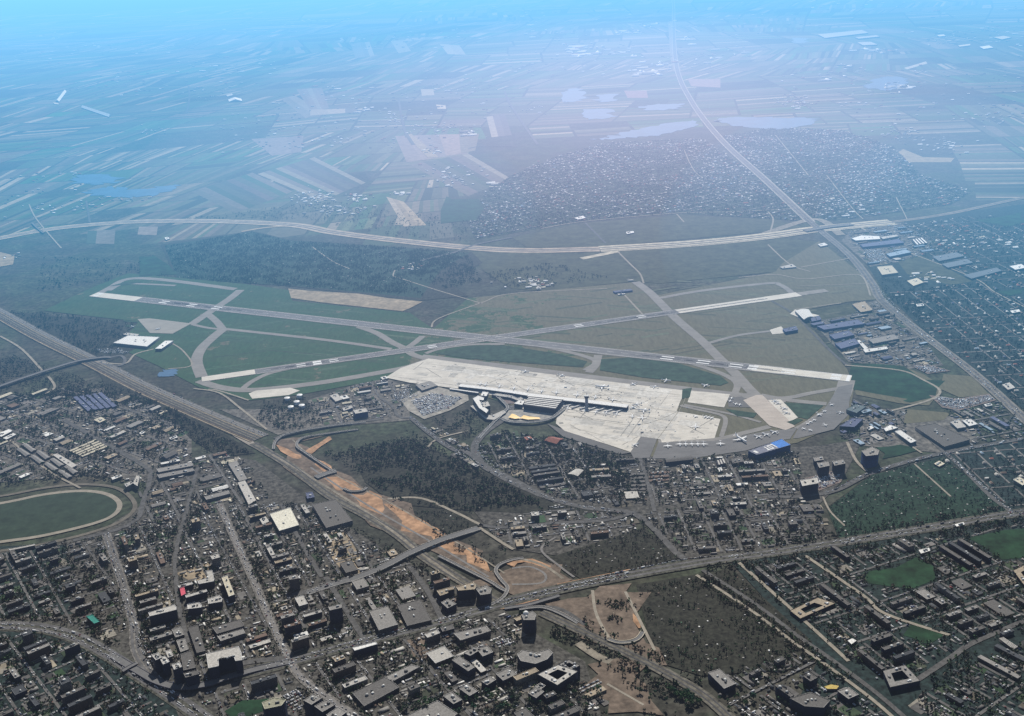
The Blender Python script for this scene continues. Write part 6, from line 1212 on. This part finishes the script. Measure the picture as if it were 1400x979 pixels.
for pts, w, dn, nm in [([(960, 775), (1130, 752), (1400, 710)], 60, 1.6, 'tree row below the main road'), ([(985, 760), (1130, 738), (1400, 692)], 40, 1.2, 'tree row above the main road'), ([(960, 790), (1090, 880), (1200, 960)], 46, 1.5, 'tree row along the estate avenue'), ([(755, 862), (800, 878), (860, 905), (950, 962)], 50, 1.5, 'trees along the lower railway'),
                      ([(795, 850), (850, 880), (900, 900), (960, 935)], 26, 1.2, 'bushes along the lower railway'), ([(170, 740), (196, 850), (215, 900)], 26, 1.4, 'boulevard trees'), ([(325, 700), (372, 830), (400, 890)], 26, 1.3, 'street trees of the centre'), ([(560, 590), (640, 640), (740, 692)], 26, 1.3, 'trees along the terminal road'), ([(880, 712), (935, 760)], 30, 1.3, 'trees along the slanting street'),
                      ([(0, 845), (100, 855), (160, 880)], 40, 1.4, 'trees along the boulevard'), ([(285, 640), (270, 700), (255, 780)], 26, 1.4, 'dark tree row of the embankment'), ([(440, 700), (520, 745), (600, 790)], 24, .8, 'bushes along the railway'), ([(600, 725), (612, 745), (636, 755)], 30, .8, 'bushes under the overpass'), ([(60, 540), (200, 545), (250, 570)], 60, 1.0, 'thicket of the left quarter')]:
    treeline(pts, w, dn, nm)
for cx, cy, r_ in [(826, 822, 22), (852, 829, 24), (840, 848, 16), (812, 815, 14)]:
    X0, Y0 = G(cx, cy); trees_in([(X0+r_*math.cos(a)*1.3, Y0+r_*math.sin(a)) for a in np.linspace(0, 6.28, 12)[:-1]], 2.0, 'tree clumps of the construction field')
# far villages and farms: clusters
vil = [(760, 50, 30, 50, 14, 34), (790, 65, 24, 26, 7, 40), (800, 75, 14, 20, 4, 44), (865, 45, 18, 22, 5, 34), (885, 35, 10, 14, 6, 34), (880, 98, 16, 26, 6, 44), (850, 72, 14, 22, 8, 34), (940, 55, 12, 10, 6, 40), (905, 90, 14, 18, 6, 34), (960, 78, 12, 40, 9, 30), (1010, 70, 10, 26, 6, 30), (1085, 140, 50, 24, 9, 18), (1200, 70, 14, 22, 4, 34),
       (1150, 90, 10, 16, 4, 26), (1225, 120, 26, 24, 7, 22), (1130, 105, 8, 22, 8, 24), (1300, 55, 24, 40, 12, 22), (1350, 45, 20, 40, 14, 24), (1260, 15, 16, 60, 12, 30), (1340, 160, 26, 50, 12, 16), (1240, 185, 50, 46, 12, 14), (1300, 200, 30, 40, 12, 14), (675, 12, 8, 14, 6, 34), (700, 25, 10, 16, 8, 34), (620, 115, 60, 70, 16, 15), (600, 175, 50, 60, 10, 15), (640, 183, 14, 10, 4, 28),
       (500, 150, 8, 12, 4, 26), (455, 190, 14, 40, 8, 15), (460, 120, 8, 40, 8, 24), (430, 270, 70, 34, 12, 14), (470, 288, 60, 34, 7, 14), (490, 270, 30, 20, 6, 14), (545, 265, 14, 14, 3, 18), (620, 240, 60, 40, 14, 14), (680, 255, 12, 12, 5, 26), (60, 285, 20, 40, 6, 14), (120, 282, 16, 20, 4, 14), (150, 270, 26, 60, 8, 14), (205, 180, 14, 30, 8, 16), (250, 60, 14, 40, 12, 28),
       (110, 50, 10, 70, 20, 26), (330, 90, 14, 60, 20, 24), (290, 130, 14, 40, 12, 18), (720, 385, 40, 30, 5, 12), (730, 392, 20, 18, 4, 14), (565, 366, 44, 14, 4, 10), (860, 384, 6, 12, 4, 14), (1010, 262, 60, 30, 20, 14), (1085, 295, 20, 22, 7, 26), (1160, 280, 60, 40, 10, 16), (1330, 330, 80, 60, 16, 14), (590, 205, 20, 20, 5, 16), (540, 165, 20, 20, 12, 16), (1270, 380, 20, 30, 10, 14), (1190, 275, 8, 10, 3, 18),
       (1050, 205, 50, 40, 10, 12), (720, 150, 16, 30, 8, 16), (1130, 285, 10, 14, 5, 30), (1160, 292, 12, 18, 6, 28), (965, 210, 40, 60, 8, 12), (15, 350, 10, 16, 6, 14)]
for k, (px, py, n, sx, sy, sz) in enumerate(vil):
    a = rng.uniform(-.2, .2)+(.3 if px < 700 else .05)
    for i in range(int(n*1.15)):
        x, y = G(px+rng.normal(0, sx*.5), py+rng.normal(0, sy*.5)); s = sz*rng.uniform(.5, 1.6)
        add_b('house', x, y, s*rng.uniform(1, 2.6 if sz > 20 else 1.4), s*rng.uniform(.5, .9), rng.uniform(4, 7)+(sz > 20)*2, a+rng.choice([0, 1.57], p=[.75, .25]), rng.choice(['white', 'light grey', 'cream', 'grey', 'red'], p=[.55, .2, .1, .09, .06]), 'pale', 'far villages in the haze', bool(rng.random() < .3))
for k in range(3200):          # loose farms everywhere far off
    Y = 6500*math.exp(rng.uniform(0, 1.4)); X = rng.uniform(-.5, .5)*Y; px, py = [v[0] for v in proj([X], [Y])]
    if py > 300 or not free(X, Y, 14, 14): continue
    if math.sin(X/900)*math.cos(Y/1300+1) < .1: continue
    s = rng.uniform(8, 16)*(1+max(0, Y-8000)/9000); add_b('house', X, Y, s*1.4, s*.8, 6, rng.uniform(-.3, .3), rng.choice(['white', 'light grey', 'grey', 'red', 'brown'], p=[.25, .2, .25, .1, .2]), 'pale', 'loose farms in the haze', True)
struct(patches.build('yard_surfaces', vcol('yard_surface', .06, .35)))
if mbst.v: struct(mbst.build('side_streets', vcol('street_surface', .08, .25)))

# ------------------------------------------------------------------ turn candidates into objects
LM = [('pink roofed block', 250, 808), ('teal roofed block', 127, 847), ('racecourse', 80, 705), ('striped market halls', 120, 613), ('biggest white warehouse', 389, 710), ('charcoal roofed hall', 454, 702), ('grey road overpass', 600, 745), ('U shaped office tower', 306, 895), ('slim dark tower', 458, 832), ('ribbed factory hall', 524, 846), ('domed tower', 723, 842), ('dark square courtyard office', 762, 922), ('crescent wall', 855, 878),
      ('lettered hangar', 1052, 612), ('glass hotel', 1190, 617), ('vaulted dark hangar', 928, 628), ('huge dark hall', 1288, 595), ('tan roofed hall', 1180, 420), ('longest slate blue hall', 1150, 444), ('motorway bridge', 1150, 310), ('passenger car park', 598, 552), ('white vaulted hall', 787, 646), ('white tent roofed pavilion', 1165, 877), ('ring shaped school', 1232, 925), ('white roofed school hall', 1264, 753), ('yellow lit tower', 374, 962), ('railway overpass', 70, 508), ('long bright white slab', 498, 884), ('fuel tanks', 402, 553), ('yellow canopy', 1137, 940), ('zigzag roofed school', 1380, 880), ('road fork', 655, 722), ('boulevard flyover', 260, 942), ('grandstand', 30, 749)]
NUM = ['nearest', 'second nearest', 'third nearest', 'fourth nearest', 'fifth nearest', 'sixth nearest', 'seventh nearest', 'eighth nearest', 'ninth nearest', 'tenth nearest']+[a+' nearest' for a in ('eleventh', 'twelfth', 'thirteenth', 'fourteenth', 'fifteenth', 'sixteenth', 'seventeenth', 'eighteenth', 'nineteenth', 'twentieth')]
def place_labels(items, noun):
    groups = {}
    for it in items:
        px, py = [v[0] for v in proj([it['x']], [it['y']], 0)]; it['px'], it['py'] = px, py
        ds = sorted((math.hypot(px-a, (py-b)*1.6), n, a, b) for n, a, b in LM)[0]
        dx, dy = px-ds[2], (py-ds[3])*1.4
        rel = ('right of' if dx > 0 else 'left of') if abs(dx) > abs(dy) else ('below' if dy > 0 else 'beyond')
        sh = 'squarish' if max(it['w'], it['d'])/min(it['w'], it['d']) < 1.6 else 'long'; hh = 'low' if it['h'] < 8 else ('medium' if it['h'] < 18 else 'tall')
        it['desc'] = '%s %s %s %s' % (hh, sh, it['roof'], noun); groups.setdefault((it['desc'], rel, ds[1]), []).append((ds[0], id(it), it))
    for (desc, rel, lm), L in groups.items():
        L.sort(key=lambda q: q[0])
        for i, (_, _, it) in enumerate(L):
            it['label'] = '%s %s the %s' % (desc, rel, lm) if len(L) == 1 else '%s %s the %s, %s' % (desc, rel, lm, NUM[min(i, 19)])
def split(kind, nmax=300):
    L = cand[kind]
    for it in L: it['p'] = (it['x']**2+it['y']**2+CAMH**2)**.5
    L = [it for it in L if vis(np.array([it['x']]), np.array([it['y']]), 25)[0]]; L.sort(key=lambda t: t['p']/(max(t['w'], t['d'])**.7)); return L[:nmax], L[nmax:]
def merged(L, name, label, cat):
    if not L: return
    for dist in sorted(set(i['dist'] for i in L)):
        M = [i for i in L if i['dist'] == dist]; mb = MB(); g = lambda k: np.array([i[k] for i in M], float)
        rc = np.array([ROOFC[i['roof']] for i in M])*rng.uniform(.75, 1.2, (len(M), 1)); rc = np.minimum(rc, .85); wc = np.array([(.30, .28, .25) if i['wall'] == 'pale' else (.12, .115, .12) for i in M])*rng.uniform(.6, 1.3, (len(M), 1))
        gb = np.array([i['gable'] for i in M]); X, Y, w, d, h, r = [g(k) for k in ('x', 'y', 'w', 'd', 'h', 'rot')]
        mb.boxes(X, Y, X*0, w, d, h, r, wc); 
        if gb.any(): mb.gables(X[gb], Y[gb], h[gb], w[gb]*1.06, d[gb]*1.1, d[gb]*.32, r[gb], rc[gb])
        if (~gb).any(): f = ~gb; mb.boxes(X[f], Y[f], h[f]+.02, w[f]*1.01, d[f]*1.01, X[f]*0+.4, r[f], rc[f])
        o = mb.build(name, ROOFM); tag(o, label % dist, cat, kind='stuff')
def rect_building(it, name, cat, group, units):
    W = rect(it['x'], it['y'], it['w'], it['d'], it['rot'])
    return building(name, it['label'], cat, W, it['h'], it['roof'], it['wall'], group=group, units=units, gable=it['gable'], block=False)
A_, R_ = split('block'); place_labels(A_, 'block')
for it in A_: rect_building(it, 'apartment_block', 'block', 'blocks of the city streets', 2 if it['p'] < 4600 else 0)
merged(R_, 'distant_blocks', 'further blocks of the %s', 'blocks')
A_, R_ = split('hall'); place_labels(A_, 'hall')
for it in A_: rect_building(it, 'industrial_hall', 'hall', 'halls of the industrial yards', 1 if it['p'] < 4200 and not it['gable'] else 0)
merged(R_, 'distant_halls', 'further halls of the %s', 'halls')
A_, R_ = split('house')
for it in A_:
    e = empty('house', (it['x'], it['y'], 0), it['rot']); tag(e, 'small gabled house with %s roof in the %s' % (it['roof'], it['dist']), 'house', 'houses with %s roofs in the %s' % (it['roof'], it['dist']))
    q = MB(); q.box(0, 0, 0, it['w'], it['d'], it['h'], 0, (.42, .39, .35)); q.build('wall', ROOFM, e)
    q = MB(); q.gables([0], [0], [it['h']], [it['w']*1.08], [it['d']*1.12], [it['d']*.34], [0], [np.array(ROOFC[it['roof']])]); q.build('roof', ROOFM, e)
merged(R_, 'distant_houses', 'massed small houses of the %s', 'houses')
A_, R_ = split('shed')
SHM = {}
for it in A_:
    k = (it['roof'], round(it['w']/3), round(it['d']/2), round(it['h']))
    if k not in SHM:
        q = MB(); w, d, h = k[1]*3 or 3, k[2]*2 or 2, k[3]; q.box(0, 0, 0, w, d, h, 0, (.3, .28, .26)); q.box(0, 0, h+.01, w*1.05, d*1.08, .3, 0, ROOFC[it['roof']], bottom=True)
        if w > 10:
            for t in (-.3, 0, .3): q.box(w*t, -d/2-.06, .2, w*.16, .1, h*.7, 0, (.12, .12, .13))
        SHM[k] = q.mesh('shed', ROOFM)
    o = bpy.data.objects.new('shed', SHM[k]); C.objects.link(o); o.location = (it['x'], it['y'], 0); o.rotation_euler[2] = it['rot']; tag(o, 'small flat %s roofed shed among the %s' % (it['roof'], it['dist']), 'shed', 'small %s roofed sheds of the %s' % (it['roof'], it['dist']))
merged(R_, 'small_sheds', 'countless small sheds and garages of the %s', 'sheds')
# cars
CC = [('white', (.88, .88, .86), .42), ('silver', (.62, .62, .63), .24), ('dark', (.05, .05, .06), .18), ('red', (.25, .06, .05), .03), ('blue', (.07, .10, .22), .03), ('grey', (.25, .25, .26), .10)]  # bright white paint also stands in for sun glints on cars
def carmesh(q, X, Y, R, col, big=None):
    n = len(X); o = np.ones(n); big = np.zeros(n, bool) if big is None else big
    L = np.where(big, 11, 4.6); Wd = np.where(big, 2.6, 1.95); H = np.where(big, 3.1, .95)
    q.boxes(X, Y, o*2.95, L, Wd, H, R, col); c = ~big
    q.boxes(X[c]-.2*np.cos(R[c]), Y[c]-.2*np.sin(R[c]), 3.9*o[c], 2.5*o[c], 1.7*o[c], .6*o[c], R[c], col[c]*.9)
L = [c for c in cand['car'] if vis(np.array([c[0]]), np.array([c[1]]), 10)[0]]
Xs = np.array([c[0] for c in L]); Ys = np.array([c[1] for c in L]); Rs = np.array([c[2] for c in L]); od = np.argsort(Xs**2+Ys**2); Xs, Ys, Rs = Xs[od], Ys[od], Rs[od]
ci = rng.choice(6, size=len(Xs), p=[c[2] for c in CC]); big = rng.random(len(Xs)) < .04
PM = {}
def nearlm(x, y):
    px, py = [v[0] for v in proj([x], [y])]; return sorted((math.hypot(px-a, (py-b)*1.6), n) for n, a, b in LM)[0][1]
for i in range(min(300, len(Xs))):
    k = (ci[i], bool(big[i]))
    if k not in PM:
        q = MB(); col = CC[ci[i]][1]; 
        if big[i]:
            q.box(0, 0, .5, 8.6, 2.6, 2.9, 0, col); q.box(5.6, 0, .5, 2, 2.5, 2.3, 0, (.5, .5, .5)); q.box(6.3, 0, 1.7, .7, 2.3, .9, 0, (.04, .05, .06))
            for x in (-3, -1.8, 5.4):
                for s in (-1, 1): q.tube((x, s*1.0, .5), (x, s*1.32, .5), .5, .5, 10, (.03, .03, .03))
        else:
            Vv = [(-2.25, .35), (-2.2, .85), (-1.55, .95), (-1.0, 1.42), (.35, 1.45), (1.05, .95), (2.1, .8), (2.25, .35)]; n = len(Vv)
            q.add([(x, -.88, z) for x, z in Vv]+[(x, .88, z) for x, z in Vv], [[j, j+1, n+j+1, n+j] for j in range(n-1)], col); q.add([(x, -.88, z) for x, z in Vv]+[(x, .88, z) for x, z in Vv], [list(range(n))[::-1], [n+j for j in range(n)]], col)
            for s in (-1, 1): q.add([(-.95, s*.89, .95), (.9, s*.89, .95), (.3, s*.89, 1.38), (-.85, s*.89, 1.36)], [[0, 1, 2, 3]], (.03, .04, .05))
            for x in (-1.4, 1.4):
                for s in (-1, 1): q.tube((x, s*.8, .33), (x, s*.93, .33), .33, .33, 10, (.03, .03, .03))
        PM[k] = q.mesh('car', vcol('car_paint', .5, .05, .3, .5))
    nm = 'truck' if big[i] else 'car'; lm = nearlm(Xs[i], Ys[i]); cn = CC[ci[i]][0]
    o = bpy.data.objects.new(nm, PM[k]); C.objects.link(o); o.location = (Xs[i], Ys[i], 2.9); o.rotation_euler[2] = Rs[i]; tag(o, 'tiny %s %s on the streets by the %s' % (cn, nm, lm), nm, '%s %ss on the streets by the %s' % (cn, nm, lm))
q = MB(); s = slice(300, None); col = np.array([CC[k][1] for k in ci[s]])
if len(Xs) > 300: carmesh(q, Xs[s], Ys[s], Rs[s], col, big[s]); tag(q.build('parked_cars', vcol('car_paint')), 'specks of parked and driving cars all over the streets and car parks', 'cars', kind='stuff')
# trees
X = np.concatenate([t[0] for t in cand['tree']]); Y = np.concatenate([t[1] for t in cand['tree']]); R = np.concatenate([t[2] for t in cand['tree']]); K = np.concatenate([t[3] for t in cand['tree']]); Dn = np.concatenate([[i]*len(t[0]) for i, t in enumerate(cand['tree'])]).astype(int)
px, py = proj(X, Y); inn = (px > 2) & (px < FX-2) & (py < FY-2); dist = np.hypot(X, Y)+np.where(inn, 0, 1e6); od = np.argsort(dist); ind = od[:300]
for i in ind:
    tm, cm = TP[rng.integers(8)]; dn = cand['tree'][Dn[i]][4]; sc = R[i]/4.6
    e = empty('tree', (X[i], Y[i], 1.6), rng.uniform(0, 6)); e.scale = (sc, sc, sc); tag(e, 'dark leafless tree standing in the %s' % dn, 'tree', 'trees of the %s' % dn)
    for nm, me in (('trunk', tm), ('crown', cm)): o = bpy.data.objects.new(nm, me); C.objects.link(o); o.parent = e
rest = np.ones(len(X), bool); rest[ind] = False
for k, t in enumerate(cand['tree']):
    m = rest & (Dn == k)
    if m.any(): tree_stuff('woodland', X[m], Y[m], R[m], K[m], 'massed bare and evergreen trees of the %s' % t[4])
print('COUNTS', {k: len(v) for k, v in cand.items()}, 'cars', len(Xs), 'trees', len(X))
# ------------------------------------------------------------------ light
AZ = math.radians(5); EL = math.radians(43)
sun = bpy.data.lights.new('sun', 'SUN'); so = bpy.data.objects.new('sun', sun); C.objects.link(so)
d = Vector((math.sin(AZ)*math.cos(EL), math.cos(AZ)*math.cos(EL), math.sin(EL)))
so.rotation_euler = d.to_track_quat('Z', 'Y').to_euler(); so.location = (0, 4000, 3000)
sun.energy = 5.0; sun.angle = math.radians(.5); sun.color = (1, .95, .87)
w = bpy.data.worlds.new('World'); S.world = w; w.use_nodes = True; nt = w.node_tree
sky = nn(nt, 'ShaderNodeTexSky', sky_type='NISHITA'); sky.sun_disc = False; sky.sun_elevation = EL; sky.sun_rotation = AZ
sky.altitude = 1600; nt.links.new(sky.outputs[0], nt.nodes['Background'].inputs[0]); nt.nodes['Background'].inputs[1].default_value = .05
# ------------------------------------------------------------------ haze: volumes that glow, emission stands in for scattered sunlight
def hazemat(name, sig, lim):
    m = bpy.data.materials.new(name); m.use_nodes = True; nt = m.node_tree; nt.nodes.clear()
    o = nn(nt, 'ShaderNodeOutputMaterial'); a = nn(nt, 'ShaderNodeVolumeAbsorption'); e = nn(nt, 'ShaderNodeEmission'); ad = nn(nt, 'ShaderNodeAddShader')
    dmax = max(sig); k = [min(.999, 1-s/dmax*.999) for s in sig]      # absorption node uses 1-colour
    a.inputs['Color'].default_value = (*k, 1); a.inputs['Density'].default_value = dmax/1000
    em = [s*l/1000 for s, l in zip(sig, lim)]; mx = max(em)
    e.inputs['Color'].default_value = (*[x/mx for x in em], 1); e.inputs['Strength'].default_value = mx
    nt.links.new(a.outputs[0], ad.inputs[0]); nt.links.new(e.outputs[0], ad.inputs[1]); nt.links.new(ad.outputs[0], o.inputs['Volume'])
    m.cycles.homogeneous_volume = True
    return m
def hull(name, P, Fc, mat):
    me = bpy.data.meshes.new(name); me.from_pydata(P, [], Fc); me.materials.append(mat)
    o = bpy.data.objects.new(name, me); C.objects.link(o); return struct(o)
def wedge(name, yb, yt, zt, mat, x=60000, far=80000):
    P = [(-x, yb, -5), (x, yb, -5), (x, far, -5), (-x, far, -5), (-x, yt, zt), (x, yt, zt), (x, far+1, zt), (-x, far+1, zt)]
    return hull(name, P, [(3, 2, 1, 0), (4, 5, 6, 7), (0, 1, 5, 4), (1, 2, 6, 5), (2, 3, 7, 6), (3, 0, 4, 7)], mat)
wedge('haze', 2500, 9500, 1560, hazemat('blue_haze', (.054, .072, .090), (.33, .98, 1.52)))
wedge('haze', -5000, -5010, 1500, hazemat('thin_haze', (.020, .020, .020), (.17, .22, .31)), far=79990)
def blob(name, c, r, mat):
    import bmesh
    bm = bmesh.new(); bmesh.ops.create_uvsphere(bm, u_segments=32, v_segments=16, radius=1)
    me = bpy.data.meshes.new(name); bm.to_mesh(me); bm.free(); me.materials.append(mat)
    o = bpy.data.objects.new(name, me); C.objects.link(o); o.location = c; o.scale = r; return struct(o)
vm = hazemat('violet_glare_glow', (.0050, .0050, .0050), (5.0, 3.3, 3.7))  # added glowing ellipsoids imitate glare in the window glass
for k in range(4):
    s = .5+.36*k; blob('haze', (*G(860, 245), 200), (2100*s, 1900*s, 750+40*k), vm)
vm = hazemat('grey_haze_glow', (.005, .005, .005), (.95, .85, 1.0))  # added glowing ellipsoids brighten the middle, leaving the corners dark
for k in range(3):
    s = .7+.5*k; blob('haze', (*G(700, 560), 100), (1500*s, 1250*s, 700+40*k), vm)
vm = hazemat('azure_haze_glow', (.010, .010, .010), (.1, 1.8, 3.0))  # glowing ellipsoids put the blue tint of both sides into emission
for k in range(2):
    s = .7+.6*k; blob('haze', (*G(1400, 380), 100), (1300*s, 2300*s, 600+40*k), vm)
for k in range(2):
    s = .7+.6*k; blob('haze', (*G(230, 330), 100), (1700*s, 1700*s, 600+40*k), vm)
S.render.engine = 'CYCLES'; cy = S.cycles
cy.transparent_max_bounces = 64; cy.max_bounces = 4; cy.diffuse_bounces = 2; cy.glossy_bounces = 2; cy.transmission_bounces = 2; cy.volume_bounces = 0
cy.use_denoising = True; cy.use_adaptive_sampling = True; cy.adaptive_threshold = .03
S.view_settings.view_transform = 'Standard'; S.view_settings.look = 'None'; S.view_settings.exposure = 0; S.view_settings.gamma = 1
